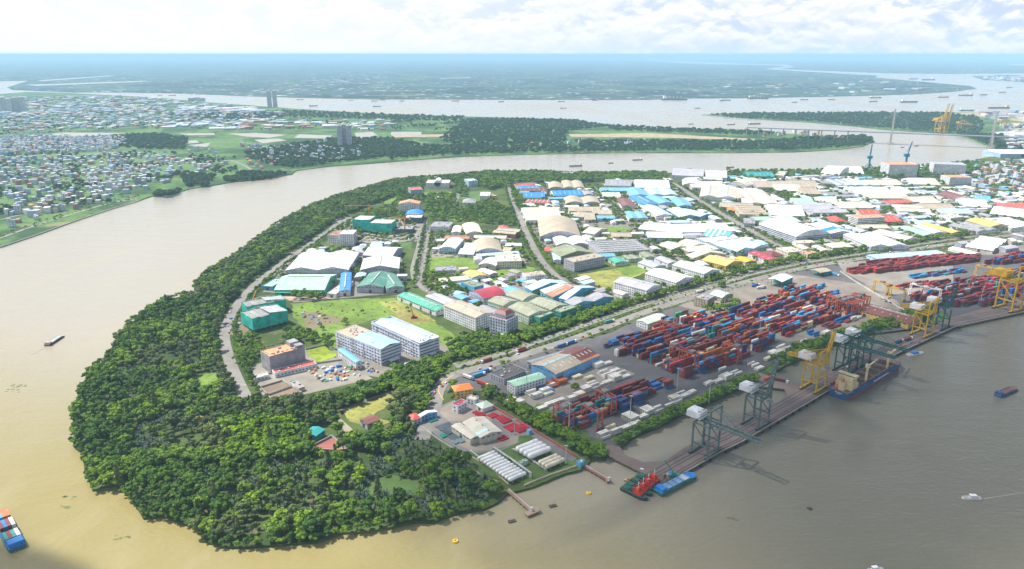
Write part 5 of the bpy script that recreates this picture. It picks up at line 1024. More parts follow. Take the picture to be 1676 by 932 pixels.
GW = [[P(x, y) for x, y in q] for q in ([(480, 498), (650, 488), (765, 562), (690, 540), (545, 575), (478, 515)], [(697, 422), (778, 420), (782, 440), (700, 446)], [(944, 450), (1040, 435), (1058, 445), (990, 476)], [(976, 370), (1022, 370), (1035, 384), (985, 384)], [(700, 320), (745, 320), (850, 372), (760, 365), (696, 345)])]
def short(desc):
    for k in (' beside', ' with', ' near', ' in ', ' at ', ' of ', ' below', ' right', ' left', ' above', ' behind', ' among', ' under', ' next', ' south', ' north', ' facing', ' between', ' attached', ' furthest', ' nearest', ' rising', ' sunk', ' from', ' on ', ' wrapped', ' through'):
        i = desc.find(k, 14)
        if i > 0: desc = desc[:i]
    return desc
nin = 0; LBU = {}
for poly, ang in (([(690, 385), (835, 388), (868, 430), (790, 440), (696, 420)], 5), ([(845, 315), (905, 300), (985, 312), (1075, 400), (1085, 420), (900, 430), (880, 400)], 7), ([(985, 300), (1098, 296), (1290, 405), (1330, 425), (1140, 470), (1100, 415), (1060, 380)], 7), ([(1110, 290), (1230, 288), (1676, 330), (1676, 380), (1500, 395), (1330, 420), (1230, 355)], 8), ([(1230, 288), (1420, 292), (1676, 320), (1676, 345), (1400, 330)], 8), ([(450, 445), (478, 412), (655, 400), (664, 478), (560, 488), (430, 478)], 3), ([(760, 450), (900, 450), (1005, 470), (1010, 500), (880, 530), (780, 520), (700, 490), (720, 470)], 40), ([(1000, 470), (1100, 450), (1200, 440), (1240, 445), (1080, 495), (1010, 485)], 38), ([(700, 440), (760, 440), (790, 470), (740, 480), (700, 460)], 20), ([(1560, 405), (1676, 388), (1676, 412), (1560, 416)], 22)):
    for p in fill(poly, 26, .4):
        h = random.uniform(4, 8); a_ = R(ang + random.choice((0, 90))); w = d = 0
        for ww_, dd_ in ((46, 24), (34, 20), (24, 15), (15, 11)):
            if free(p, max(ww_, dd_) * .5) or (free(p, dd_ * .6) and free(p + Vector((math.cos(a_), math.sin(a_), 0)) * ww_ * .5, 3) and free(p - Vector((math.cos(a_), math.sin(a_), 0)) * ww_ * .5, 3)): w, d = ww_ * random.uniform(.85, 1.05), dd_ * random.uniform(.85, 1.05); break
        u = Vector((math.cos(a_), math.sin(a_), 0)); v = Vector((-u.y, u.x, 0))
        if not w: continue
        loc = p - u * w / 2 - v * d / 2; rc = random.choice('WWWWCCGGVVVPPPbgKL'); wc = random.choice('WWCVG'); r = empty('storage_shed', loc, a_); rm = mat(CN[rc].replace(' ', '_').replace('-', '_') + '_roof', CC[rc], 'roof', 0.55); wm = mat(CN[wc].replace(' ', '_').replace('-', '_') + '_wall', CC[wc], 'paint', 0.8)
        wb = MB(); wb.box(0, 0, -1, w, d, h - .02, wm); o, gb, bay, R_ = roof_part(r, w, d, h, 'G' if w > d else 'g', rm, wm, 2 if w > 38 and random.random() < .4 else 1); [wb.poly([gb.v[i] for i in f], wm) for f in gb.f]; wb.build('wall', r); db = MB(); db.box(w * .4, -.1, -.5, w * .4 + 3, .02, 3.4, DOORM, (4,)); db.build('door', r)
        FOOT.append((Matrix.Rotation(-a_, 3, 'Z'), loc, 0, w, 0, d, None)); near = min((f for f in FOOT if f[6]), key=lambda f: (f[1] - p).length)
        q0, q1 = px_of(p), px_of(near[1]); dr = ('right of' if q0[0] > q1[0] + 12 else 'left of' if q0[0] < q1[0] - 2 else 'behind' if q0[1] < q1[1] else 'in front of')
        lb = f'{"long" if w > 30 else "small"} {CN[rc]} roofed shed {dr} the {short(near[6])}'; k = LBU.get(lb, 0); LBU[lb] = k + 1
        if k: lb = ('lower', 'narrow', 'plain', 'tiny')[min(k - 1, 3)] + ' ' + lb
        tag(r, ' '.join(lb.split()[:16]), 'shed', 'small sheds in the estate'); nin += 1
print('INFILL', nin)
ex = {}
for poly in ([(700, 365), (835, 388), (868, 430), (790, 440), (696, 420)], [(845, 315), (905, 300), (985, 312), (1075, 400), (1085, 420), (900, 430), (880, 400)], [(985, 300), (1098, 296), (1290, 405), (1330, 425), (1140, 470), (1060, 380)], [(1110, 290), (1230, 288), (1676, 318), (1676, 380), (1500, 395), (1330, 420), (1230, 355)], [(450, 445), (478, 412), (655, 400), (664, 478), (430, 478)], [(700, 450), (900, 450), (1005, 470), (1010, 500), (880, 530), (780, 520)], [(1000, 470), (1100, 450), (1240, 440), (1240, 448), (1080, 495), (1010, 485)], [(560, 355), (690, 345), (690, 395), (540, 400)]):
    for p in fill(poly, 10, .5):
        if random.random() < .5 and free(p, 1.2): k = random.choice((('dark', 0), ('dark', 1), ('mid', 0), ('mid', 1))); ex.setdefault(k, []).append((p, random.uniform(.6, 1.2)))
for (k, v), pts in ex.items(): scatter('estate_trees', PROTO[(k, v)][1], pts)
# slab towers on the left bank
def tower(x, y, w, d, h, desc, wc='L', nm='apartment_tower'):
    p = P(x, y); r = empty(nm, p, R(12)); tag(r, desc, 'tower block'); wm = mat('tower_' + wc, CC[wc]); b = MB(); b.box(0, 0, -1, w, d, h, wm); b.build('wall', r); g_ = MB()
    for f in range(int(h / 3.4)):
        z = f * 3.4 + 1; g_.box(1, -.15, z, w - 1, d + .15, z + 1.5, GLASS, (0, 1)); g_.box(-.15, 1, z, w + .15, d - 1, z + 1.5, GLASS, (0, 1))
    g_.build('windows', r, 'stuff'); b = MB(); b.box(w * .3, d * .3, h, w * .7, d * .7, h + 5, wm); b.build('plant_room', r)
for i, (x, nm) in enumerate(((553, 'left'), (561, 'middle'), (569, 'right'))): tower(x, 242 - i % 2, 18, 24, 84 + (i % 2) * 3, nm + ' slab of the tall blue-grey tower trio on the left bank', 'W')
for x, y, w, h, ds in ((438, 176, 28, 110, 'left twin tower by the big river'), (447, 176, 28, 110, 'right twin tower by the big river'), (2, 186, 30, 95, 'pale tower at the left edge, first of four'), (12, 186, 30, 85, 'pale tower near the left edge, second of four'), (22, 185, 30, 90, 'pale tower near the left edge, third of four'), (33, 185, 30, 95, 'pale tower near the left edge, fourth of four'), (308, 166, 120, 25, 'low wide block on the big river bank')): tower(x, y, w, 25, h, ds, 'W')
# ---------------------------------------------------------------- tube houses on the left bank and in the east town
HP = []
for i, (wc, rc, fl, w, d) in enumerate((('L', 'G', 4, 6, 14), ('W', 'V', 3, 8, 13), ('C', 'o', 3, 9, 12), ('W', 'R', 2, 10, 12), ('P', 'P', 4, 6, 15), ('G', 'W', 5, 9, 16), ('T', 'u', 4, 7, 13), ('L', 'V', 5, 12, 14))):
    r = empty('town_house', (0, 0, GZ)); h = fl * 3.5; wm = mat('house_wall_' + CN[wc].replace(' ', '_'), CC[wc]); rm = mat('house_roof_' + CN[rc].replace(' ', '_').replace('-', '_'), CC[rc], 'roof')
    b = MB(); b.box(-w / 2, -d / 2, -1, w / 2, d / 2, h, wm); b.box(-w / 2 + .5, -d / 2 - 1, 3.2, w / 2 - .5, -d / 2, 3.5, wm); b.build('wall', r); b = MB()
    if rc in 'oRu':
        a_, c_ = w / 2 + .5, d / 2 + .5; b.hexa([(-a_, -c_, h), (a_, -c_, h), (a_, c_, h), (-a_, c_, h), (-.4, -c_ + 4, h + 2.6), (.4, -c_ + 4, h + 2.6), (.4, c_ - 4, h + 2.6), (-.4, c_ - 4, h + 2.6)], rm)
    else: b.box(-w / 2 + .2, -d / 2 + 2, h, w / 2 - .2, d / 2 - 3, h + .3, rm); b.box(-w / 2 + .4, 0, h, 0, d / 2 - 1, h + 2.6, wm)
    b.build('roof', r); b = MB()
    for f in range(fl):
        for x in (-w * .28, w * .12): b.box(x, -d / 2 - .1, f * 3.5 + 1.1, x + w * .2, -d / 2 + .02, f * 3.5 + 2.7, GLASS, (4,)); b.box(x, d / 2 - .02, f * 3.5 + 1.1, x + w * .2, d / 2 + .1, f * 3.5 + 2.7, GLASS, (2,))
        for y in (-d * .3, d * .1): b.box(w / 2 - .02, y, f * 3.5 + 1.2, w / 2 + .1, y + 1.4, f * 3.5 + 2.6, GLASS, (5,)); b.box(-w / 2 - .1, y, f * 3.5 + 1.2, -w / 2 + .02, y + 1.4, f * 3.5 + 2.6, GLASS, (3,))
    b.build('windows', r, 'stuff'); HP.append((r, CN[wc], CN[rc], fl, False))
used = [False] * len(HP); HCOUNT = [0]
def house(p, i, rz, where, s=1.0):
    r = HP[i][0] if not used[i] else copy_tree(HP[i][0]); used[i] = True; r.location = p; r.rotation_euler.z = rz; r.scale = (s, s, s * random.uniform(.85, 1.15)); HCOUNT[0] += 1
    lb = f'{HP[i][1]} {HP[i][3]}-storey house, {HP[i][2]} roof, {where}'; tag(r, lb, 'house', 'town houses ' + where)
HX = [(20, 372, 0), (30, 350, 7), (52, 342, 2), (40, 330, 5), (70, 308, 7), (57, 302, 6), (88, 300, 5), (95, 298, 7), (45, 318, 4), (65, 322, 5), (18, 322, 4), (98, 328, 1), (108, 328, 7), (68, 345, 5), (92, 347, 5), (103, 345, 0), (132, 325, 5), (122, 312, 0), (150, 316, 4), (155, 310, 1), (165, 305, 1), (180, 310, 7), (190, 312, 1), (175, 295, 1), (190, 293, 7), (160, 297, 3), (200, 291, 7), (214, 286, 0), (226, 302, 5), (173, 281, 1), (148, 279, 1), (118, 281, 4), (100, 280, 1), (140, 283, 1), (132, 270, 1), (152, 268, 1), (180, 272, 7), (200, 268, 0), (172, 258, 5), (180, 260, 5), (218, 249, 1), (238, 250, 0), (253, 252, 1), (270, 250, 1), (245, 258, 4), (258, 262, 4), (275, 264, 2), (284, 264, 3), (190, 254, 1), (205, 253, 1), (310, 250, 1), (320, 248, 7), (343, 249, 1), (352, 255, 4), (338, 262, 0), (356, 262, 0), (318, 262, 1), (260, 290, 5), (205, 285, 0), (8, 298, 5), (15, 318, 1), (60, 360, 1), (75, 345, 6)]
for x, y, i in HX: house(P(x, y), i, R(random.choice((20, 25, 110))), 'in the meadows of the left bank')
for x, y, i in [(405, 262, 3), (410, 268, 2), (425, 266, 3), (432, 265, 3), (440, 262, 2), (450, 268, 3), (445, 272, 3), (420, 272, 3), (428, 276, 3), (416, 258, 6), (430, 256, 1)]: house(P(x, y), i, R(20), 'among the red roofs by the left bank')
def hscatter(poly, sp, where, kinds, n, s=1.0, jit=.45):
    q = fill(poly, sp, jit); random.shuffle(q)
    for p in q[:n]: house(p, random.choice(kinds), R(random.choice((15, 105)) + random.uniform(-6, 6)), where, s)
hscatter([(385, 240), (480, 238), (560, 236), (600, 244), (590, 262), (500, 268), (430, 262), (390, 252)], 30, 'among the trees upriver', [0, 1, 1, 4, 7], 40)
hscatter([(870, 232), (960, 232), (1060, 230), (1060, 243), (960, 247), (870, 246)], 26, 'in the village on the wooded spit', [1, 1, 4, 3], 30, .9)
hscatter([(0, 228), (130, 226), (190, 232), (180, 246), (0, 250)], 24, 'in the dense suburb of the left bank', [0, 1, 4, 7, 5], 75, .9)
hscatter([(1600, 276), (1676, 268), (1676, 320), (1640, 315), (1585, 300)], 26, 'in the east town', [1, 3, 6, 0, 7], 34)
hscatter([(1240, 214), (1330, 218), (1410, 226), (1380, 232), (1250, 224)], 24, 'on the spit before the bridge', [1, 1, 6], 18)
# roofs beyond those 300 houses: one far-off mass of town
tb = MB(); tm = [mat('far_town_' + n_, c) for n_, c in (('white', (.62, .64, .68)), ('blue', (.25, .42, .62)), ('red', (.38, .2, .17)), ('bluish', (.38, .48, .6)), ('white2', (.7, .7, .72)), ('grey', (.4, .42, .46)), ('pale', (.5, .55, .6)), ('cream', (.6, .55, .45)))]
def townmass(poly, sp, s0, s1, h0, h1, prob):
    for p in fill(poly, sp, .5, GZ):
        if random.random() > prob: continue
        w = random.uniform(s0, s1); d = random.uniform(s0, s1); h = random.uniform(h0, h1); a = R(random.choice((15, 105, 60))); m = random.choice(tm); u = Vector((math.cos(a), math.sin(a), 0)) * w / 2; v = Vector((-math.sin(a), math.cos(a), 0)) * d / 2; z = Vector((0, 0, h))
        q = [p - u - v, p + u - v, p + u + v, p - u + v]; tb.hexa(q + [e + z for e in q], m, (0,))
townmass([(0, 224), (200, 226), (210, 236), (180, 248), (0, 256)], 19, 6, 12, 7, 17, .75)
townmass([(0, 186), (130, 178), (340, 178), (470, 186), (440, 200), (200, 210), (0, 216)], 44, 12, 36, 5, 12, .55)
townmass([(0, 160), (200, 159), (330, 168), (420, 176), (300, 182), (0, 190)], 70, 15, 60, 6, 16, .5)
townmass([(280, 176), (420, 178), (440, 184), (300, 184)], 60, 40, 90, 8, 12, .6)
townmass([(260, 204), (430, 196), (560, 200), (560, 208), (400, 214), (280, 212)], 60, 20, 70, 6, 10, .5)
townmass([(560, 198), (640, 197), (640, 214), (580, 214)], 45, 15, 45, 6, 10, .5)
townmass([(395, 240), (600, 243), (590, 262), (430, 270)], 26, 7, 13, 6, 12, .28)
townmass([(0, 260), (230, 255), (380, 270), (240, 310), (0, 380)], 22, 7, 15, 6, 14, .36)
townmass([(1595, 268), (1700, 262), (1700, 330), (1640, 320), (1560, 296), (1590, 285)], 26, 8, 22, 5, 12, .5)
townmass([(1640, 205), (1700, 205), (1700, 250), (1650, 246)], 30, 12, 40, 6, 14, .5); townmass([(1600, 186), (1700, 182), (1700, 200), (1640, 200)], 60, 20, 60, 6, 20, .5)
townmass([(1420, 276), (1500, 273), (1600, 268), (1600, 282), (1500, 286), (1430, 290)], 40, 14, 40, 6, 10, .35); townmass([(1600, 126), (1700, 125), (1700, 134), (1620, 131)], 130, 30, 90, 10, 25, .5)
townmass([(560, 120), (640, 118), (640, 150), (480, 156), (400, 152), (500, 130)], 220, 30, 90, 8, 15, .2); townmass([(1160, 145), (1400, 130), (1500, 138), (1540, 148), (1300, 156)], 260, 40, 110, 8, 16, .2)
tb.build('distant_town', None, 'stuff')
# ---------------------------------------------------------------- wharf
DECK = mat('wharf_deck', (0.20, 0.155, 0.14), 'asphalt', 0.9); PILE = mat('wet_piles', (0.12, 0.10, 0.08)); RAIL = mat('crane_rail', (0.06, 0.05, 0.06)); TYRE = mat('black_rubber', (0.02, 0.02, 0.025))
WH = [(999, 748), (1041, 769), (1054, 775), (1089, 793), (1180, 740), (1214, 724), (1353, 642), (1475, 576), (1540, 546), (1564, 535), (1676, 511), (1800, 488), (1800, 460), (1660, 490), (1555, 521), (1493, 541), (1462, 557), (1425, 576), (1354, 604), (1310, 626), (1286, 627), (1269, 619), (1243, 610), (1225, 624), (1240, 632), (1284, 637), (1288, 646), (1277, 657), (1245, 666), (1204, 688), (1162, 712), (1120, 733), (1089, 755), (1054, 757), (1022, 744), (1012, 726), (985, 732)]
WZ = 3.0
wf = sheet('wharf_deck', WH, WZ, DECK, WZ - 1.3); del wf['kind']; wroot = empty('wharf', P(1180, 720, 0)); tag(wroot, 'long brown concrete wharf on piles along the river, carrying the cranes', 'wharf')
def reparent(o, r): o.parent = r; o.matrix_parent_inverse = Matrix.Translation(-Vector(r.location))
reparent(wf, wroot)
outer = [P(x, y, WZ) for x, y in ((1089, 793), (1180, 740), (1214, 724), (1353, 642), (1475, 576), (1540, 546), (1564, 535), (1676, 511), (1800, 488))]
pb = MB(); acc = 0
for a, b in zip(outer, outer[1:]):
    d = (b - a).length; n = Vector((-(b - a).y, (b - a).x, 0)) / d
    for i in range(int(d / 5)):
        for k in range(3): p = a.lerp(b, i * 5 / d) + n * (1 + k * 9); pb.tube((p.x, p.y, -1), (p.x, p.y, WZ - 1.2), .5, .5, 6, PILE, False)
o = pb.build('piles', None, 'stuff'); reparent(o, wroot)
for off in (2.6, 5.5, 12.0, 15.4, 20.2):
    mb = MB()
    for a, b in zip(outer[:-1], outer[1:]):
        d = (b - a); L_ = d.length; n = Vector((-d.y, d.x, 0)) / L_; mb.hexa([a + n * (off - .45) + Vector((0, 0, .01)), b + n * (off - .45) + Vector((0, 0, .01)), b + n * (off + .45) + Vector((0, 0, .01)), a + n * (off + .45) + Vector((0, 0, .01))] + [a + n * (off - .45) + Vector((0, 0, .08)), b + n * (off - .45) + Vector((0, 0, .08)), b + n * (off + .45) + Vector((0, 0, .08)), a + n * (off + .45) + Vector((0, 0, .08))], RAIL)
    reparent(mb.build('rail', None), wroot)
mb = MB(); KERB = mat('kerb_paint', (0.45, 0.40, 0.28))
for a, b in zip(outer[:-1], outer[1:]):
    d = (b - a); L_ = d.length; n = Vector((-d.y, d.x, 0)) / L_; z1 = Vector((0, 0, .5)); q = [a + n * .1, b + n * .1, b + n * .7, a + n * .7]; mb.hexa(q + [e + z1 for e in q], KERB)
reparent(mb.build('edge_kerb', None), wroot)
for a, b in zip(outer[:4], outer[1:5]):
    d = (b - a); L_ = d.length; n = Vector((-d.y, d.x, 0)) / L_
    for i in range(int(L_ / 14)):
        p = a.lerp(b, (i + .5) * 14 / L_) - n * .6; m_ = MB(); m_.box(-1, -.5, -2, 1, .5, .6, TYRE); f = m_.build('fender', None, None, (p.x, p.y, WZ - 1), math.atan2(d.y, d.x)); reparent(f, wroot)
# ---------------------------------------------------------------- ship-to-shore cranes
CGREY, CDARK, CYEL, CWH = mat('grey_green_crane_paint', (.10, .155, .155)), mat('dark_green_crane_paint', (.02, .10, .09)), mat('yellow_crane_paint', (.62, .37, .01)), mat('white_crane_paint', (.82, .82, .84))
def sts(W1, W2, m, boom, desc, s=1.0, hm=CWH, back=15, ln=42, name='quay_crane', z=WZ):
    a = P(*W1, z); b = P(*W2, z); u = (b - a).normalized(); r = empty(name, a, math.atan2(u.y, u.x)); tag(r, desc, 'quay crane'); r.scale = (s, s, s)
    g, sp, H = 16.0, max(14.0, min(20, (b - a).length / s)), 30.0      # local x along the quay, +y to the land
    for x in (0, sp):
        for y in (0, g): mb = MB(); mb.beam((x, y, 1.5), (x, y, H if y else H + 16), 1.25, m); mb.build('leg', r)
    mb = MB()
    for y in (0, g): mb.beam((-3, y, 1.2), (sp + 3, y, 1.2), 1.6, m); mb.beam((0, y, H), (sp, y, H), 1.3, m)
    for x in (0, sp): mb.beam((x, 0, 1.2), (x, 0, 11), .9, m); mb.beam((x, 0, 11), (x, g, 11), 1.1, m); mb.beam((x, 0, H), (x, g, H), 1.2, m)
    mb.build('portal_frame', r); mb = MB()
    for x in (0, sp): mb.beam((x, 0, 12), (x, g, H - 1), .7, m); mb.beam((x, 0, H + 16), (x, g, H + 1), .7, m); mb.beam((x, 0, H + 16), (sp / 2, g + back - 3, H + 2), .45, m)
    mb.build('bracing', r); mb = MB(); mb.beam((0, 0, H + 16), (sp, 0, H + 16), 1.3, m); mb.build('apex_beam', r)
    c = sp / 2; mb = MB()
    for x in (c - 3, c + 3): mb.beam((x, -1, H + .8), (x, g + back, H + .8), 1.0, m, 1.5)
    for k in range(6): y = k * (g + back) / 5.; mb.beam((c - 3, y, H + .8), (c + 3, y, H + .8), .6, m)
    mb.build('girder', r); mb = MB()
    ang = R(82) if boom == 'up' else R(0); dy, dz = -math.cos(ang), math.sin(ang)
    for x in (c - 3, c + 3): mb.beam((x, -1, H + 1), (x, -1 + dy * ln, H + 1 + dz * ln), 1.1, m, 1.6)
    for k in range(9): t = k / 8 * ln; mb.beam((c - 3, -1 + dy * t, H + 1 + dz * t), (c + 3, -1 + dy * t, H + 1 + dz * t), .6, m)
    for k in range(8): t = k / 8 * ln; t2 = (k + 1) / 8 * ln; sx = 3 if k % 2 else -3; mb.beam((c - sx, -1 + dy * t, H + 1 + dz * t), (c + sx, -1 + dy * t2, H + 1 + dz * t2), .4, m)
    mb.build('boom', r); mb = MB()
    for x in (c - 3, c + 3):
        mb.beam((x, 0, H + 16), (x, -1 + dy * ln * .5, H + 1 + dz * ln * .5), .35, m)
        mb.beam((x, 0, H + 16), (x, -1 + dy * ln * .92, H + 1 + dz * ln * .92), .35, m)
        mb.beam((x, 0, H + 16), (x, g + back - 1, H + 2), .35, m)
    mb.build('stays', r); mb = MB(); mb.box(c - 6, g - 4, H + 2, c + 6, g + 10, H + 8, hm); mb.build('machinery_house', r)
    mb = MB(); mb.box(c - 2, -6, H - 3.2, c + 2, -2, H - .3, mat('cab_grey', (.3, .33, .35))); mb.build('operator_cab', r)
    mb = MB(); mb.box(-.9, g - .7, 2, 3, g + 1.2, H - 1, mat('stair_frame', (.22, .24, .24))); 
    st = MB()
    for k in range(9): zz = 2 + k * 3; st.beam((sp + (1 if k % 2 else 3), g, zz), (sp + (3 if k % 2 else 1), g, zz + 3), .5, m); st.beam((sp + .5, g, zz), (sp + 3.5, g, zz), .4, m)
    st.build('stairway', r)
    for y in (0, g):
        for x in (-1.5, sp + 1.5): mb = MB(); mb.box(x - 2.4, y - .8, 0, x + 2.4, y + .8, 1.1, TYRE); mb.build('bogie', r)
    return r
sts((1157, 751), (1175, 739), CGREY, 'down', 'grey-green quay crane with its boom lowered, nearest the tugs', back=14)
sts((1241, 703), (1257, 693), CGREY, 'up', 'grey-green quay crane with its boom raised straight up', ln=40)
sts((1335, 644), (1350, 635), CYEL, 'up', 'yellow quay crane beside the stern of the cargo ship', ln=38, back=24)
sts((1388, 613), (1402, 605), CDARK, 'down', 'dark green quay crane over the ship, left of two', back=16)
sts((1410, 601), (1424, 593), CDARK, 'down', 'dark green quay crane over the ship, right of two', back=16)
sts((1513, 553), (1526, 547), CYEL, 'up', 'yellow quay crane with a white house behind the bow of the ship', ln=22, back=24)
sts((1541, 541), (1552, 536), CDARK, 'up', 'dark green quay crane with a short raised boom', ln=26)
sts((1655, 512), (1670, 508), CYEL, 'up', 'big yellow quay crane at the right edge of the wharf', s=1.42, hm=CYEL, back=20)
# ---------------------------------------------------------------- yard gantries
YA = R(36.5)
RED, RYEL, RWH = mat('rust_red_gantry_paint', (.42, .09, .05)), CYEL, CWH
def rtg(x, y, m, desc, span=23.0, H=19.0, ang=YA, s=1.0):
    r = empty('yard_gantry_crane', P(x, y, GZ + .2), ang); tag(r, desc, 'gantry crane'); r.scale = (s, s, s); wb = 7.0
    for sx in (-wb / 2, wb / 2):
        for sy in (-span / 2, span / 2): mb = MB(); mb.beam((sx, sy, 1.4), (sx * .8, sy, H), 1.0, m); mb.build('leg', r)
    mb = MB()
    for sx in (-wb * .4, wb * .4): mb.beam((sx, -span / 2 - .6, H), (sx, span / 2 + .6, H), 1.0, m, 1.5)
    mb.build('girder', r); mb = MB()
    for sy in (-span / 2, span / 2): mb.beam((-wb / 2 - 1.5, sy, 1.4), (wb / 2 + 1.5, sy, 1.4), 1.1, m); mb.beam((-wb / 2, sy, 7), (wb / 2, sy, 7), .5, m); mb.beam((-wb / 2, sy, 7), (wb / 2, sy, 15), .4, m)
    mb.build('sill_beams', r); mb = MB(); q = random.uniform(-.3, .3) * span; mb.box(-3.4, q - 3, H + .8, 3.4, q + 3, H + 3, mat('trolley_grey', (.22, .2, .2))); mb.build('trolley', r)
    mb = MB(); mb.box(-1.2, q - 5.5, H - 3.2, 1.2, q - 3.4, H - .9, mat('cab_white', (.7, .7, .7))); mb.build('operator_cab', r)
    mb = MB(); mb.box(-3, -span / 2 - 1.6, 1.9, 3, -span / 2 - .5, 4, mat('power_pack', (.16, .14, .14))); mb.build('power_pack', r)
    for sy in (-span / 2, span / 2):
        for sx in (-wb / 2, wb / 2): mb = MB(); mb.tube((sx, sy - .5, .8), (sx, sy + .5, .8), .8, .8, 10, TYRE); mb.build('wheel', r)
rtg(922, 697, RED, 'rust red yard gantry at the left end of the front container block'); rtg(968, 697, RED, 'rust red yard gantry low in the middle of the front container block'); rtg(991, 672, RED, 'tall rust red yard gantry at the upper side of the front container block')
rtg(1094, 552, RED, 'rust red yard gantry behind the main container block near the yard office'); rtg(1126, 601, RED, 'rust red yard gantry at the front of the main container block'); rtg(1110, 594, RED, 'rust red yard gantry just left of another in the main block'); rtg(1196, 590, RED, 'rust red yard gantry right of the green containers')
for i, (x, y) in enumerate(((1366, 508), (1374, 512), (1381, 515), (1388, 513), (1395, 512), (1401, 508), (1407, 504))): rtg(x, y, RED, ('first', 'second', 'third', 'fourth', 'fifth', 'sixth', 'last')[i] + ' from the left of seven parked rust red gantries')
rtg(1440, 480, RYEL, 'yellow yard gantry furthest left behind the long red-roofed shed', s=.9); rtg(1467, 491, RYEL, 'yellow yard gantry beside the white boundary wall', s=.9); rtg(1608, 455, RYEL, 'yellow yard gantry alone in the upper eastern yard')
rtg(1501, 486, RWH, 'white yard gantry, left of a pair', s=.95); rtg(1524, 491, RWH, 'white yard gantry, right of a pair', s=.95); rtg(1600, 472, RED, 'rust red yard gantry in the eastern yard', s=.9)
# ---------------------------------------------------------------- containers
CT = {'rust red': (.27, .05, .04), 'brick red': (.37, .095, .055), 'brown red': (.18, .038, .04), 'red': (.55, .05, .05), 'orange': (.60, .17, .05), 'blue': (.03, .17, .48), 'sky blue': (.05, .36, .66), 'navy': (.03, .06, .19), 'teal': (.05, .30, .30), 'green': (.05, .36, .10), 'grey': (.42, .43, .42), 'cream': (.70, .60, .36), 'white': (.78, .76, .70), 'reefer white': (.76, .74, .68)}
def cont_mesh(nm, ln):
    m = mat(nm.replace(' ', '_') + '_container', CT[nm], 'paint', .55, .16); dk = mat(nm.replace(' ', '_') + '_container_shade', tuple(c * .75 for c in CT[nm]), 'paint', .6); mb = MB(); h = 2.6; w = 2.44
    mb.box(0, 0, 0, ln, w, h, m, (1,)); mb.box(0, 0, h - .12, ln, .14, h, m, (0, 1)); mb.poly([(0, 0, h), (ln, 0, h), (ln, .14, h), (0, .14, h)], m); mb.poly([(0, w - .14, h), (ln, w - .14, h), (ln, w, h), (0, w, h)], m)
    mb.poly([(0, .14, h), (.2, .14, h), (.2, w - .14, h), (0, w - .14, h)], m); mb.poly([(ln - .2, .14, h), (ln, .14, h), (ln, w - .14, h), (ln - .2, w - .14, h)], m); mb.poly([(.2, .14, h - .07), (ln - .2, .14, h - .07), (ln - .2, w - .14, h - .07), (.2, w - .14, h - .07)], m)
    n = 6 if ln > 8 else 3
    for i in range(n): x = ln * (i + .5) / n; mb.box(x - .15, -.04, .2, x + .15, w + .04, h - .2, m, (0, 1)) 
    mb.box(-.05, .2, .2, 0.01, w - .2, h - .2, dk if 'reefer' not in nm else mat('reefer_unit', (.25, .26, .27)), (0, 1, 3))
    return mb.mesh('shipping_container')
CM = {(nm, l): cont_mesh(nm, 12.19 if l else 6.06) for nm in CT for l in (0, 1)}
CONT = []  # (location, angle, colour, long, tier, where)
def stack(p, ang, cols, tiers, long, where, z=GZ + .2):
    for t in range(tiers): CONT.append((Vector((p.x, p.y, z + t * 2.63)), ang + R(random.uniform(-.25, .25)), random.choice(cols), long, t, where))
MIX = ['rust red'] * 9 + ['brick red'] * 5 + ['brown red'] * 13 + ['blue'] * 4 + ['sky blue'] * 3 + ['navy'] * 5 + ['red', 'red', 'orange', 'orange', 'orange', 'teal', 'green', 'grey', 'white', 'cream']
def block(pxpoly, where, cols=MIX, fill_=.85, tmax=4, tmin=1, ang=YA, pitchy=2.85, gap=(6, 7.5), origin=None, lanes=True, seed=0):
    w = [P(x, y) for x, y in pxpoly]; o = origin or w[0]; u = Vector((math.cos(ang), math.sin(ang), 0)); v = Vector((-u.y, u.x, 0)); rnd = random.Random(seed + len(where))
    us = [(p - o).dot(u) for p in w]; vs = [(p - o).dot(v) for p in w]; y = min(vs) + .3; r = 0
    while y < max(vs) - 2:
        base = rnd.uniform(tmin, tmax); cl = rnd.choice(cols); x = min(us)
        while x < max(us) - 12:
            if lanes and int((x - min(us)) / 12.7) % 11 == 10: x += 7; continue
            c = o + u * (x + 6) + v * (y + 1.2)
            if inside(c, w):
                if rnd.random() < .02: continue_gap = True
                else: continue_gap = False
                if continue_gap: x += 12.7; continue
                if rnd.random() < .3: base = rnd.uniform(tmin, tmax)
                if rnd.random() < .35: cl = rnd.choice(cols)
                if rnd.random() < fill_:
                    t = max(1, min(tmax, round(base + rnd.uniform(-.7, .7)))); long = rnd.random() < .68
                    for k in range(1 if long else 2): stack(o + u * (x + k * 6.2) + v * y, ang, [cl, cl, rnd.choice(cols)], t if k == 0 else max(1, t - rnd.choice((0, 0, 1))), long, where)
            x += 12.7
        y += pitchy; r += 1
        if lanes and r % gap[0] == 0: y += gap[1]
F1 = [(905, 688), (951, 703), (1010, 672), (1069, 646), (1098, 634), (1090, 624), (1040, 634), (1010, 640), (960, 662)]
block(F1, 'in the front block below the warehouse', tmax=4, tmin=1, gap=(6, 5.5), seed=3)
F2 = [(1008, 581), (1037, 588), (1062, 596), (1085, 608), (1120, 622), (1162, 606), (1190, 600), (1232, 582), (1266, 560), (1245, 545), (1215, 536), (1190, 524), (1150, 520), (1105, 524), (1075, 540), (1040, 560)]
block(F2, 'in the main container block', tmax=5, tmin=1.4, gap=(6, 6.5), fill_=.93, seed=5)
F3 = [(1190, 515), (1228, 530), (1258, 543), (1288, 552), (1325, 536), (1370, 522), (1420, 510), (1395, 500), (1360, 488), (1330, 478), (1300, 474), (1250, 490)]
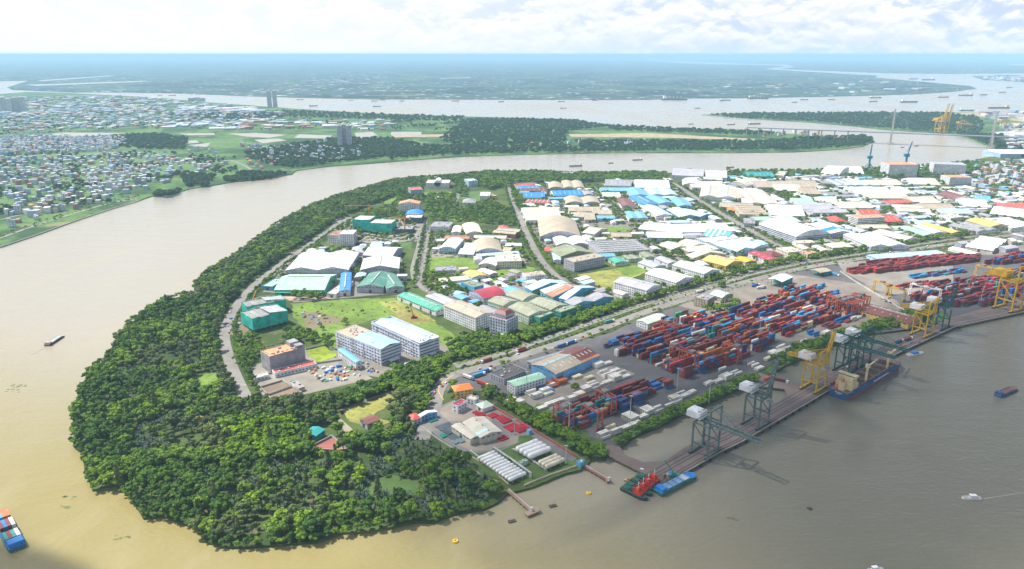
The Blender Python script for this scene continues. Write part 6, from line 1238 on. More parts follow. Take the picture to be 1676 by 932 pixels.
block(F3, 'in the upper container block', tmax=4, tmin=1.2, gap=(6, 9), fill_=.86, seed=9)
DR = ['brown red'] * 6 + ['rust red'] * 3 + ['red'] * 2
block([(1385, 446), (1420, 434), (1500, 424), (1600, 420), (1600, 430), (1500, 440), (1440, 448), (1400, 450)], 'in the far red row by the avenue', DR, .9, 3, 1.5, R(22), lanes=False, seed=2)
block([(1488, 453), (1530, 446), (1580, 442), (1585, 446), (1530, 453), (1495, 457)], 'in the far blue row', ['blue', 'navy', 'teal', 'brown red', 'sky blue'], .85, 2, 1, R(24), lanes=False)
block([(1490, 492), (1520, 470), (1560, 462), (1600, 460), (1676, 446), (1720, 450), (1720, 496), (1640, 498), (1600, 503), (1540, 502)], 'in the eastern yard', DR + ['navy', 'blue', 'teal', 'rust red', 'rust red', 'grey', 'sky blue'], .9, 4, 1.4, R(27), gap=(6, 6), seed=4)
block([(1450, 470), (1480, 466), (1540, 462), (1545, 466), (1480, 472)], 'in the low eastern row', DR + ['blue'], .6, 2, 1, R(26), lanes=False)
block([(1610, 433), (1660, 420), (1720, 414), (1720, 424), (1640, 434)], 'in the far red row by the avenue', DR + ['blue'], .9, 4, 2, R(22), lanes=False); block([(1620, 450), (1680, 436), (1720, 436), (1720, 444), (1650, 452)], 'in the eastern yard', ['navy', 'blue', 'brown red'], .7, 2, 1, R(22), lanes=False)
block([(1010, 555), (1050, 545), (1062, 550), (1020, 562)], 'at the left end of the yard by the palms', ['navy', 'brown red', 'rust red', 'blue'], .7, 2, 1, lanes=False)
block([(985, 563), (1010, 556), (1018, 562), (990, 571)], 'at the left end of the yard by the palms', ['navy', 'brown red', 'blue'], .6, 2, 1, lanes=False)
block([(1310, 475), (1345, 466), (1350, 471), (1320, 479)], 'below the white canopy', ['sky blue', 'blue', 'orange'], .8, 2, 1, lanes=False); block([(1338, 485), (1368, 478), (1372, 484), (1345, 491)], 'below the white canopy', ['blue', 'navy', 'brown red'], .8, 2, 1, lanes=False)
block([(1345, 534), (1400, 517), (1412, 520), (1360, 540)], 'beside the seven parked gantries', ['rust red', 'blue', 'brown red', 'white'], .85, 2, 1, lanes=False)
RW = ['reefer white'] * 9 + ['cream', 'white']
def reefers(x, y, nx, ny, tiers, where='along the basin trees', long=1, cols=RW):
    o = P(x, y); u = Vector((math.cos(YA), math.sin(YA), 0)); v = Vector((-u.y, u.x, 0))
    for i in range(nx):
        for j in range(ny):
            if random.random() < .93: stack(o + u * i * 12.8 + v * j * 2.7, YA, cols, max(1, tiers - (random.random() < .3)), long, where)
for a in ((985, 722, 1, 3, 2), (1002, 714, 1, 4, 2), (1020, 706, 2, 2, 1), (1032, 694, 1, 5, 2), (1048, 688, 1, 2, 1), (1058, 682, 1, 4, 2), (1072, 678, 1, 3, 2), (1090, 668, 2, 3, 2), (1105, 658, 2, 4, 1), (1128, 648, 1, 2, 1), (1160, 634, 2, 3, 1), (1188, 624, 1, 4, 2), (1204, 616, 1, 3, 1), (1178, 608, 1, 1, 1), (1232, 602, 1, 3, 1), (1240, 608, 1, 3, 1), (1255, 592, 1, 2, 1), (1272, 584, 1, 5, 2), (1285, 577, 1, 5, 2), (1312, 562, 1, 1, 1), (1350, 548, 1, 2, 1)): reefers(*a)
for a in ((873, 655, 1, 6, 2), (892, 650, 1, 4, 2), (882, 674, 1, 2, 1), (895, 667, 2, 2, 1), (932, 660, 1, 2, 2), (945, 655, 1, 3, 2), (955, 645, 2, 4, 2), (976, 636, 2, 2, 1), (960, 624, 1, 2, 1), (990, 620, 1, 5, 2), (1002, 612, 1, 2, 1), (1005, 626, 1, 4, 2), (1020, 622, 1, 4, 2), (940, 622, 1, 2, 1), (976, 604, 1, 4, 2), (990, 600, 1, 2, 1), (1010, 584, 1, 2, 3), (830, 660, 1, 3, 1), (844, 664, 1, 3, 1)): reefers(*a, 'in the pale yard before the warehouse')
for a in ((900, 638, 1, 5, 1, ['orange', 'brick red', 'white']), (915, 632, 1, 5, 2, ['orange', 'brick red']), (892, 645, 1, 5, 1, ['blue', 'red', 'sky blue'])): reefers(*a[:5], 'beside the mint-roofed hall', 1, a[5])
for a in ((1118, 617, 2, 2, 2, ['brick red', 'orange', 'sky blue']), (1148, 614, 1, 5, 3, ['navy', 'blue', 'brick red']), (1072, 640, 1, 5, 2, ['navy', 'blue']), (1088, 636, 1, 5, 2, ['navy']), (933, 700, 1, 6, 3, ['sky blue', 'blue']), (950, 703, 1, 3, 2, ['brown red', 'teal', 'brick red']), (1020, 676, 1, 6, 4, ['navy', 'blue']), (1040, 664, 1, 5, 4, ['navy', 'blue', 'brick red']), (1332, 552, 1, 5, 2, ['sky blue', 'blue']), (1258, 536, 1, 3, 3, ['blue', 'sky blue']), (1204, 532, 1, 1, 3, ['green']), (1253, 563, 1, 6, 3, ['sky blue', 'blue', 'brick red']), (1236, 545, 1, 6, 2, ['sky blue', 'brick red']), (1222, 553, 1, 4, 2, ['green', 'red', 'cream'])): reefers(*a[:5], 'in the main container block' if a[0] > 1060 and a[0] < 1260 else 'in the front block below the warehouse' if a[0] < 1060 else 'beside the basin trees on the upper side', 1, a[5])
CONT.sort(key=lambda c: (c[0] - cam.location).length - (4 * c[4]) + (0 if c[3] else 300))
TN = ('standing on the ground', 'second tier', 'third tier', 'fourth tier', 'fifth tier')
def mkcont(p, ang, nm, long, label, group):
    o = bpy.data.objects.new('shipping_container', CM[(nm, long)]); COL.objects.link(o); o.location = p; o.rotation_euler.z = ang; tag(o, label, 'container', group); return o
GRID = {}
for c_ in CONT: GRID.setdefault((int(c_[0].x // 14), int(c_[0].y // 14)), []).append(c_)
for c_ in CONT[:300]:
    p, ang, nm, long, t, where = c_; u = Vector((math.cos(ang), math.sin(ang), 0)); v = Vector((-u.y, u.x, 0)); gx, gy = int(p.x // 14), int(p.y // 14); below = side = end = None
    for q in (e for i in (-1, 0, 1) for j in (-1, 0, 1) for e in GRID.get((gx + i, gy + j), ())):
        if q is c_: continue
        d = q[0] - p; du, dv = d.dot(u), d.dot(v)
        if abs(du) < 3 and abs(dv) < .8 and -3 < d.z < -2: below = q[2]
        elif abs(d.z) < .5 and abs(du) < 7 and 2 < dv < 3.6: side = q[2]
        elif abs(d.z) < .5 and abs(dv) < .9 and 5 < du < 14: end = q[2]
    lb = nm + (' container' if long else ' short container') + (f' on {below}' if below else ' on the ground') + (f', before {side}' if side else f', left of {end}' if end else ', open-sided') + f', {where}'
    if len(lb.split()) > 16: lb = lb.replace(', open-sided', '').replace('below the warehouse', 'by the warehouse')
    if len(lb.split()) > 16: lb = lb.replace('reefer white', 'white')
    if len(lb.split()) > 16: lb = f"{nm}{' container' if long else ' short container'}{' on ' + below if below else ' on the ground'}, {where}"
    mkcont(p, ang, nm, 1 if long else 0, lb, 'shipping containers ' + where)
cb = MB()
for p, ang, nm, long, t, where in CONT[300:]:
    m = mat(nm.replace(' ', '_') + '_container', CT[nm], 'paint', .55, .16); u = Vector((math.cos(ang), math.sin(ang), 0)) * (12.19 if long else 6.06); v = Vector((-math.sin(ang), math.cos(ang), 0)) * 2.44; z = Vector((0, 0, 2.6)); q = [p, p + u, p + u + v, p + v]; cb.hexa(q + [e + z for e in q], m, (0,))
cb.build('stacked_containers', None, 'stuff'); print('CONT', len(CONT))
# long red-roofed shed on the quay side of the yard
r, w_, d_, h_ = building((1402, 507), (1487, 531), (1506, 520), 7, 'G', 'm', 'Y', 's'); tag(r, 'long maroon roofed shed with yellow walls beside the basin trees', 'warehouse')
# ---------------------------------------------------------------- ships
def hull(L_, B_, D_, z0, m, deckm, bow=.18, stern=.05, boot=None, mono=True):
    mb = MB(); st = []; n = 14
    for i in range(n + 1):
        t = i / n; x = t * L_; hw = B_ / 2
        if t > 1 - bow: s = (t - (1 - bow)) / bow; hw *= math.sqrt(max(0.0, 1 - s ** 2.2)) * .98 + .02
        if t < stern: hw *= .86 + .14 * t / stern
        sh = D_ * (1 + .12 * max(0, (t - .8) / .2) ** 2); st.append((x, hw, sh))
    def ring(i): x, hw, sh = st[i]; k = .82; return [(x, -hw * k, z0 - 2), (x, -hw, z0 + sh * .4), (x, -hw, z0 + sh), (x, hw, z0 + sh), (x, hw, z0 + sh * .4), (x, hw * k, z0 - 2)]
    bm_ = boot or m
    for i in range(n):
        a, b = ring(i), ring(i + 1)
        for j, mm in ((0, bm_), (1, m), (3, m), (4, bm_)): mb.poly([a[j], b[j], b[j + 1], a[j + 1]][::-1], mm)
        mb.poly([a[2], b[2], b[3], a[3]][::-1], deckm)
    a = ring(0); mb.poly([a[0], a[1], a[2], a[3], a[4], a[5]][::-1], m); b = ring(n); mb.poly(b, m)
    return mb, st
def ship_at(name, stern, bow, desc, cat='boat'):
    a, b = P(*stern, 0), P(*bow, 0); r = empty(name, a, math.atan2(b.y - a.y, b.x - a.x)); tag(r, desc, cat); return r, (b - a).length
SB, SRED, SDECK, SCR = mat('ship_blue', (.02, .09, .23)), mat('boot_red', (.45, .07, .07)), mat('rusty_deck', (.22, .14, .11)), mat('cream_superstructure', (.72, .58, .34))
r, L_ = ship_at('container_ship', (1371, 652), (1468, 594), 'blue feeder container ship with cream superstructure moored under the cranes', 'cargo ship'); L_ = 138; Bm = 22
mb, st = hull(L_, Bm, 8, 0, SB, SDECK, .16, boot=SRED); mb.build('hull', r)
mb = MB()
for sx in (-1, 1): mb.box(10, sx * (Bm / 2 - .3) - .15, 8, L_ * .84, sx * (Bm / 2 - .3) + .15, 9.2, SB)
mb.build('bulwark', r)
mb = MB(); mb.box(10, -9, 8, 24, 9, 14, SCR); mb.box(11, -8, 14, 22, 8, 18, SCR); mb.box(12, -7.4, 18, 20, 7.4, 21, SCR); mb.box(13, -10, 21, 19, 10, 23.5, SCR); mb.build('superstructure', r)
mb = MB()
for z, y in ((10, 9), (12.3, 9), (15.4, 8), (19, 7.4)):
    for k in range(6): yy = -y + 1.2 + k * (2 * y - 2.4) / 5; mb.box(24 if z < 14 else 22 if z < 18 else 20, yy - .5, z, 24.1 if z < 14 else 22.1 if z < 18 else 20.1, yy + .5, z + 1.1, GLASS)
mb.box(12.9, -9.5, 22, 13.05, 9.5, 23, GLASS); mb.box(18.95, -9.5, 22, 19.1, 9.5, 23, GLASS); mb.build('windows', r)
mb = MB(); mb.box(4, -3, 8, 9.6, 3, 17, SCR); mb.tube((6.5, 0, 17), (6.5, 0, 20), 1.8, 1.6, 12, mat('funnel_orange', (.6, .25, .05))); mb.build('funnel', r)
mb = MB(); mb.tube((2, 5, 9), (7.5, 5, 12), 1.0, 1.0, 10, mat('lifeboat_orange', (.75, .13, .03))); mb.build('lifeboat', r)
for x0 in range(5):
    xa = 30 + x0 * 17.5; mb = MB()
    for s in (-1, 1): mb.box(xa, s * 8.8 - .5, 8, xa + 15, s * 8.8 + .5, 9.8, SDECK)
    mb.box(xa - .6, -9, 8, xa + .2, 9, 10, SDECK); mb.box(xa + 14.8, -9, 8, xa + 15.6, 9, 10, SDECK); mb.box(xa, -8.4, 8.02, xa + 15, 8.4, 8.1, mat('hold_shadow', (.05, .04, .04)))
    for k in range(7): y = -7.5 + k * 2.5; mb.box(xa + .3, y - .15, 8.05, xa + 14.7, y + .15, 9.2, mat('hold_frames', (.30, .20, .16)))
    mb.build('cargo_hold', r)
mb = MB(); mb.box(38, 1, 9.9, 50, 8, 10.6, mat('hatch_grey', (.42, .4, .38))); mb.build('hatch_cover', r)
for x in (46, 98): mb = MB(); mb.tube((x, -7, 8), (x, -7, 28), 1.3, 1.1, 10, SCR); mb.box(x - 2, -9, 24, x + 2, -5, 28, SCR); mb.build('crane_post', r); mb = MB(); mb.beam((x, -7, 25), (x + 34, -2, 22), 1.3, SCR, 1.8); mb.build('crane_jib', r)
mb = MB()
for k in range(9): mb.box(-.12, -3.6 + k * .85, 6.0, -.02, -3.1 + k * .85, 7.0, CWH)
for k in range(5): mb.box(-.12, -2 + k * .85, 4.6, -.02, -1.5 + k * .85, 5.3, CWH)
mb.build('stern_lettering', r); mb = MB()
for k in range(11): mb.box(58 + k * 3.3, -Bm / 2 - .12, 4.6, 59.9 + k * 3.3, -Bm / 2 - .01, 6.6, CWH)
mb.build('side_lettering', r)
BLK, TRED, TGRN = mat('black_hull', (.03, .04, .05)), mat('tug_red', (.60, .04, .02)), mat('tug_green', (.02, .11, .08))
for i, (a, b, ds) in enumerate((((1018, 800), (1051, 816), 'red and dark green tug, outermost of the four'), ((1025, 794), (1062, 810), 'red and dark green tug, second from the open river'), ((1034, 787), (1073, 804), 'red and dark green tug, third from the open river'), ((1043, 780), (1086, 798), 'red and dark green tug lying against the wharf'))):
    r, L_ = ship_at('tugboat', a, b, ds, 'tug'); L_ = max(L_, 25); mb, _ = hull(L_, 7.2, 2.6, 0, BLK, TGRN, .3); mb.build('hull', r)
    mb = MB(); x = L_ * .48; mb.box(x, -2.5, 2.6, x + 8, 2.5, 4.8, TRED); mb.box(x + 1.5, -2.0, 4.8, x + 6.0, 2.0, 6.6, TRED); mb.build('deckhouse', r)
    mb = MB(); mb.box(x + 2.5, -1.5, 6.6, x + 5.2, 1.5, 8.4, mat('wheelhouse_orange', (.75, .12, .03))); mb.box(x + 2.4, -1.3, 7.2, x + 5.35, 1.3, 8.0, GLASS); mb.build('wheelhouse', r)
    for s in (-1.7, 1.7): mb = MB(); mb.tube((x + 1, s, 5.2), (x + 1, s, 8.6), .7, .6, 8, TRED); mb.build('funnel', r)
    mb = MB(); mb.beam((x + 4, 0, 9), (x + 4, 0, 14), .3, CWH); mb.beam((x + 4, -1, 12), (x + 4, 1, 12), .25, CWH); mb.build('mast', r)
    mb = MB(); mb.box(2, -2.2, 2.6, 7, 2.2, 3.3, TGRN); mb.box(L_ * .34, -1, 2.6, L_ * .34 + 2, 1, 4, BLK); mb.build('towing_gear', r)
def barge(a, b, desc, B_, D_, hm, dm, cargo=None, cm=None, house=None, name='barge', L=None):
    r, L_ = ship_at(name, a, b, desc, 'barge'); L_ = L or L_; mb, _ = hull(L_, B_, D_, 0, hm, dm, .14); mb.build('hull', r)
    if cargo: mb = MB(); mb.box(L_ * .2, -B_ * .38, D_, L_ * .78, B_ * .38, D_ + cargo, cm); mb.build('hatch_covers', r)
    if house: mb = MB(); mb.box(L_ * .03, -B_ * .4, D_, L_ * .15, B_ * .4, D_ + 3, house); mb.build('deckhouse', r); mb = MB(); mb.box(L_ * .15, -B_ * .3, D_ + 1.4, L_ * .153, B_ * .3, D_ + 2.3, GLASS); mb.build('windows', r)
    mb = MB()
    for s in (-1, 1): mb.box(L_ * .03, s * B_ * .48 - .15, D_, L_ * .84, s * B_ * .48 + .15, D_ + .8, hm)
    mb.build('gunwale', r); return r, L_
BRB = mat('bright_blue_deck', (.02, .22, .62))
r, L_ = barge((1076, 810), (1136, 779), 'bright blue river barge moored at the end of the wharf', 10, 3, mat('dark_green_hull', (.03, .16, .10)), BRB, 1.2, mat('grey_blue_covers', (.22, .36, .52)), BRB)
for k in range(3): mb = MB(); mb.box(L_ * (.3 + k * .14), -3.8, 4.2, L_ * (.3 + k * .14) + .5, 3.8, 4.7, BRB); mb.build('cover_beam', r)
mb = MB(); mb.box(L_ * .64, -3.9, 4.22, L_ * .74, 3.9, 4.3, mat('pale_tarpaulin', (.5, .5, .62))); mb.build('tarpaulin', r)
barge((77, 567), (103, 550), 'small grey laden barge alone on the wide brown river', 8, 1.6, BLK, mat('barge_grey', (.3, .33, .34)), 1.0, mat('sand_load_cover', (.36, .40, .40)), mat('pink_house', (.6, .4, .36)))
barge((1632, 650), (1662, 637), 'blue open sand barge far right on the river', 8, 2.2, mat('ship_blue', (.02, .09, .23)), mat('brown_hold', (.2, .08, .07)), .8, mat('brown_hold', (.2, .08, .07)), SB)
r, L_ = barge((30, 901), (-36, 784), 'container barge with blue deck entering at the bottom left corner', 12, 3, mat('teal_hull', (.03, .15, .22)), BRB, None, None, BRB, 'container_barge', 62)
for i in range(3):
    for j in range(4):
        for t in range(2 if i else 1):
            nm = [['reefer white', 'teal', 'rust red', 'teal'], ['white', 'brown red', 'blue', 'brown red'], ['orange', 'orange', 'sky blue', 'rust red']][i][j]; loc = r.matrix_world if False else Matrix.Translation(r.location) @ Matrix.Rotation(r.rotation_euler.z, 4, 'Z') @ Vector((11 + i * 13.2 + (2.5 if i == 2 else 0), -5.0 + j * 2.5, 3.1 + t * 2.63))
            mkcont(loc, r.rotation_euler.z, nm, 1, f"{nm} container, {('aft', 'middle', 'forward')[i]} row of the corner barge, {('first', 'second', 'third', 'fourth')[j]} across{', upper' if t else ''}", 'containers on the corner barge')
def launch(x, y, ang, desc, L_=14, hm=CWH, cab=CWH, name='motor_boat'):
    r = empty(name, P(x, y, 0), R(ang)); tag(r, desc, 'boat'); mb, _ = hull(L_, L_ * .27, 1.5, 0, hm, mat('deck_grey', (.4, .38, .36)), .35); mb.build('hull', r); mb = MB(); mb.box(L_ * .25, -L_ * .1, 1.5, L_ * .6, L_ * .1, 3.6, cab); mb.build('cabin', r)
    mb = MB(); mb.box(L_ * .24, -L_ * .09, 2.4, L_ * .61, L_ * .09, 3.1, GLASS); mb.build('windows', r); return r
launch(1605, 817, 176, 'white cabin boat crossing the river at right', 15, CWH, CWH); launch(1420, 936, 10, 'dark and white boat cut by the bottom edge', 12, BLK); launch(1043, 772, -20, 'white speedboat beside the wharf', 9); launch(1486, 582, 20, 'blue and white service boat at the bow of the ship', 24, CWH, BRB); launch(1022, 787, -30, 'small brown wooden boat behind the tugs', 9, mat('brown_hull', (.3, .16, .06)), mat('orange_canopy', (.5, .25, .05)))
for x, y, ds in ((745, 887, 'yellow mooring buoy near the bottom edge'), (963, 808, 'yellow mooring buoy between the two jetties')):
    r = empty('mooring_buoy', P(x, y, 0)); tag(r, ds, 'buoy'); mb = MB(); mb.tube((0, 0, -.5), (0, 0, 1.1), 2.1, 2.1, 16, mat('buoy_yellow', (.85, .55, .02))); mb.build('float', r); mb = MB(); mb.tube((0, 0, 1.1), (0, 0, 2.2), .5, .4, 8, mat('buoy_top', (.5, .3, .05))); mb.build('mooring_post', r)
for x, y, ds in ((838, 854, 'dark mooring float below the first jetty'), (905, 829, 'dark mooring float between jetty and tugs'), (1325, 833, 'tiny dark float in the open river at right')):
    r = empty('mooring_float', P(x, y, 0), R(20)); tag(r, ds, 'float'); mb = MB(); mb.box(-3 if x < 1000 else -1.5, -1.6, -.5, 3 if x < 1000 else 1.5, 1.6, .8, mat('dark_timber', (.08, .06, .05))); mb.build('platform', r); mb = MB(); mb.tube((0, 0, .8), (0, 0, 1.8), .4, .4, 6, mat('rusty_bollard', (.25, .13, .08))); mb.build('bollard', r)
# far shipping
FS = [(942, 273, 21), (1126, 278, 12), (1195, 275, 13), (1043, 263, 16), (1000, 268, 8), (1104, 164, 42), (1141, 178, 9), (1187, 165, 18), (1241, 162, 34), (1316, 164, 12), (1361, 164, 11), (1433, 161, 20), (1429, 167, 13), (1488, 168, 28), (1544, 160, 18), (1580, 157, 23), (1610, 156, 12), (1235, 204, 20), (1196, 205, 13), (1131, 204, 8), (1495, 130, 14), (1519, 131.5, 20), (1652, 144, 10), (1582, 182, 24), (1634, 178, 34), (575, 165, 8), (613, 166, 10), (627, 164, 9), (658, 166, 8), (617, 175, 14), (745, 166, 12), (820, 167, 10), (919, 167, 11), (974, 165, 10), (922, 178, 10), (262, 157, 8), (282, 157, 12), (491, 164, 11), (513, 174, 14), (1477, 242, 5), (1500, 240, 7), (1570, 148, 8), (1640, 152, 10), (1300, 150 + 18, 10), (1505, 138, 8)]
FH = [SB, mat('far_dark_hull', (.06, .07, .09)), mat('far_red_hull', (.30, .06, .05)), mat('far_teal_hull', (.05, .18, .22))]
for i, (x, y, ln) in enumerate(FS):
    a, b = P(x - ln / 2, y, 0), P(x + ln / 2, y - (.3 if y < 200 else .6), 0); L_ = (b - a).length; flip = i % 3 == 0
    if flip: a, b = b, a
    r = empty('distant_ship', a, math.atan2(b.y - a.y, b.x - a.x)); B_ = L_ * .15; D_ = L_ * .05 + 1.5; hm_ = FH[i % 4]; mb, _ = hull(L_, B_, D_, 0, hm_, SDECK, .15); mb.build('hull', r); mb = MB(); hh = L_ * .07 + 2
    mb.box(L_ * .06, -B_ * .4, D_, L_ * .17, B_ * .4, D_ + hh, CWH if i % 2 else SCR); mb.build('superstructure', r)
    if ln > 18:
        mb = MB()
        for k in range(4): mb.beam((L_ * (.3 + k * .15), 0, D_), (L_ * (.3 + k * .15), 0, D_ + hh * 1.1), L_ * .012, SCR)
        mb.build('deck_masts', r)
    sz = 'long' if ln > 18 else 'small' if ln < 11 else 'medium'; cl = ('blue', 'dark', 'red', 'teal')[i % 4]
    where = 'beyond the bridge' if x > 1400 and y < 200 else 'upriver on the inner bend' if y > 230 else 'off the wooded spit' if y > 180 else 'on the wide river at the left' if x < 700 else 'on the wide river in the centre' if x < 1150 else 'on the wide river before the bridge'
    tag(r, f'{sz} {cl}-hulled ship {where}, {("first", "second", "third", "fourth", "fifth")[sum(1 for q in FS[:i] if abs(q[0] - x) < 90) % 5]} of its cluster', 'ship', 'distant ships')
# ---------------------------------------------------------------- gas depot
sheet('depot_paving', [(688, 692), (722, 664), (745, 654), (790, 655), (812, 668), (850, 690), (900, 722), (948, 748), (935, 756), (885, 728), (868, 712), (842, 715), (850, 724), (820, 738), (780, 742), (752, 738), (720, 718)], GZ + .3, mat('depot_asphalt', (.22, .21, .21), 'asphalt', .9))
sheet('depot_paving', [(715, 672), (738, 660), (770, 672), (800, 668), (806, 690), (760, 690), (735, 690)], GZ + .33, mat('depot_concrete', (.33, .28, .24), 'asphalt', .9))
sheet('depot_paving', [(740, 722), (790, 724), (850, 712), (846, 726), (800, 738), (770, 738)], GZ + .33, mat('depot_concrete', (.33, .28, .24), 'asphalt', .9))
TW, TC = mat('white_tank_paint', (.80, .80, .80), 'paint', .4, .08), mat('cream_tank_paint', (.74, .66, .52), 'paint', .4, .1); STEEL = mat('pale_steel', (.55, .55, .54)); PLINTH = mat('tank_plinth', (.32, .25, .20))
def tank(a, b, rad, m, desc, grp):
    a, b = P(*a, GZ + 2 + rad), P(*b, GZ + 2 + rad); u = b - a; L_ = u.length; r = empty('gas_tank', (a.x, a.y, GZ + .3), math.atan2(u.y, u.x)); tag(r, desc, 'gas tank', grp); z = 1.7 + rad; mb = MB(); n = 16; prof = [(-rad * .9, .02), (-rad * .75, rad * .55), (-rad * .4, rad * .86), (0, rad), (L_, rad), (L_ + rad * .4, rad * .86), (L_ + rad * .75, rad * .55), (L_ + rad * .9, .02)]
    for (x0, r0), (x1, r1) in zip(prof, prof[1:]): mb.tube((x0, 0, z), (x1, 0, z), r0, r1, n, m, False)
    mb.build('vessel', r)
    for t in (.18, .82): mb = MB(); mb.box(L_ * t - .5, -rad * .8, -.3, L_ * t + .5, rad * .8, z - rad * .6, PLINTH); mb.build('saddle', r)
    mb = MB(); mb.tube((L_ * .8, 0, z + rad - .1), (L_ * .8, 0, z + rad + 1.2), .35, .35, 6, STEEL); mb.build('valve', r)
ORD = ['first', 'second', 'third', 'fourth', 'fifth', 'sixth', 'seventh', 'eighth', 'ninth', 'tenth', 'eleventh']
for i in range(11):
    t = i / 10; tank((784 + t * 50, 750.5 + t * 35), (808 + t * 50.5, 740.5 + t * 34.5), 1.75, TW, f'slim white gas tank, {ORD[i]} in the long row counted from the hall', 'eleven slim white gas tanks')
for i in range(4): t = i / 3; tank((848 + t * 19.5, 735 + t * 12), (878 + t * 20, 723 + t * 12), 2.7, TW, f'fat white gas tank, {ORD[i]} of four counted from the hall', 'four fat white gas tanks')
for i in range(3): t = i / 2; tank((884 + t * 11, 757 + t * 7), (910 + t * 11.5, 746 + t * 6.5), 2.0, TC, f'cream gas tank, {ORD[i]} of three beside the river wall', 'three cream gas tanks')
def wallline(pts, h, t, m, name, desc, cat='wall', z=GZ + .2):
    w = [P(x, y, z) for x, y in pts]; mb = MB()
    for a, b in zip(w, w[1:]):
        d = (b - a).normalized(); n = Vector((-d.y, d.x, 0)) * t / 2; q = [a - n, b - n, b + n, a + n]; mb.hexa(q + [e + Vector((0, 0, h)) for e in q], m)
    o = mb.build(name); tag(o, desc, cat); return o
WHW = mat('whitewashed_wall', (.48, .47, .44)); PKW = mat('faded_red_wall', (.42, .13, .12)); GRW = mat('grey_block_wall', (.4, .38, .36))
wallline([(807, 667), (850, 692), (900, 722), (945, 751)], 2.4, .8, PKW, 'boundary_wall', 'faded red boundary wall between gas depot and container yard')
wallline([(858, 796), (900, 779), (956, 760)], 1.6, .7, mat('red_and_cream_wall', (.6, .45, .36)), 'river_wall', 'red and cream river wall below the gas tanks'); wallline([(863, 799), (905, 782), (960, 763.5)], .9, 1.6, GRW, 'embankment_wall', 'grey stone embankment below the river wall', z=GZ - 1)
wallline([(761, 742), (800, 765), (832, 793)], .8, .9, mat('cream_kerb_wall', (.55, .42, .32)), 'boundary_wall', 'low cream boundary wall left of the long tank row'); wallline([(690, 700), (720, 722), (752, 742), (762, 760), (790, 782), (820, 792)], 1.5, .6, WHW, 'boundary_wall', 'whitewashed depot wall along the dark wood')
wallline([(1375, 445), (1400, 462), (1430, 480), (1460, 497), (1480, 510)], 2.2, .7, WHW, 'boundary_wall', 'white boundary wall dividing the two container yards'); wallline([(740, 572), (765, 566), (797, 553)], 2.2, .8, WHW, 'boundary_wall', 'white garden wall along the dark avenue trees'); wallline([(430, 615), (470, 606), (518, 596), (560, 590)], 2, .5, GRW, 'boundary_wall', 'grey wall in front of the tall orange-roofed building'); wallline([(500, 573), (535, 565), (556, 583)], 2, .5, GRW, 'boundary_wall', 'grey wall round the lime green lawn'); wallline([(475, 494), (560, 490), (650, 482)], 1.6, .4, GRW, 'boundary_wall', 'grey wall above the wide green plot'); wallline([(850, 468), (892, 458), (905, 452)], 2, .5, GRW, 'boundary_wall', 'grey wall around the small white office plot')
wallline([(0, 405), (60, 385), (120, 363), (180, 343), (228, 329)], 1.2, 1.5, GRW, 'embankment_wall', 'long grey embankment of the left bank', z=GZ - .6)
def pipes(pts, desc, z=1.2, n=3):
    w = [P(x, y, GZ + .3) for x, y in pts]; r = empty('pipe_rack', w[0]); tag(r, desc, 'pipe rack')
    for k in range(n):
        mb = MB()
        for a, b in zip(w, w[1:]): d = (b - a).normalized(); nn = Vector((-d.y, d.x, 0)) * (k - 1) * .7; mb.beam(a - w[0] + nn + Vector((0, 0, z)), b - w[0] + nn + Vector((0, 0, z)), .4, STEEL)
        mb.build('pipe', r)
    for a, b in zip(w, w[1:]):
        c = max(1, int((b - a).length / 6))
        for i in range(c + 1): p = a.lerp(b, i / c) - w[0]; mb = MB(); mb.box(p.x - 1.2, p.y - .2, -.3, p.x + 1.2, p.y + .2, z + .1, STEEL); mb.build('pipe_support', r)
pipes([(808, 740), (835, 758), (868, 782)], 'pale pipe rack along the ends of the long tank row', 5); pipes([(840, 737), (865, 752), (893, 770)], 'pale pipe rack between the tank groups', 1.5); pipes([(770, 738), (783, 748)], 'short pale pipe run left of the long tank row', .8, 2)
r, w_, d_, h_ = building((848, 757), (853, 760), (862, 753), 3.5, 'f', 'M', 'g', ''); tag(r, 'small open pump house between the tank groups', 'pump house'); r, w_, d_, h_ = building((862, 704), (866, 707), (871, 705), 3.5, 'f', 'W', 'b', ''); tag(r, 'tiny sky blue cabin beside the red boundary wall', 'cabin'); r, w_, d_, h_ = building((943, 757), (950, 760), (957, 755), 4, 'f', 'W', 'b', ''); tag(r, 'small sky blue cabin at the head of the second jetty', 'cabin')
GR = {'red': mat('red_cylinders', (.42, .015, .03)), 'grey': mat('grey_cylinders', (.12, .15, .18)), 'teal': mat('teal_cylinders', (.02, .30, .24)), 'steel': mat('blue_grey_cylinders', (.22, .32, .36))}
def rack(x, y, nx, ny, c, desc):
    r = empty('cylinder_rack', P(x, y, GZ + .34), R(-52)); tag(r, desc, 'gas cylinders', 'racks of gas cylinders'); mb = MB()
    for i in range(nx):
        for j in range(ny): mb.box(i * 1.6, j * 1.6, 0, i * 1.6 + 1.3, j * 1.6 + 1.3, 1.2 + .1 * ((i + j) % 2), GR[c])
    o = mb.build('cylinders', r, 'stuff'); mb = MB(); mb.box(-.3, -.3, -.1, nx * 1.6, ny * 1.6, .1, GRW); mb.build('pallet', r)
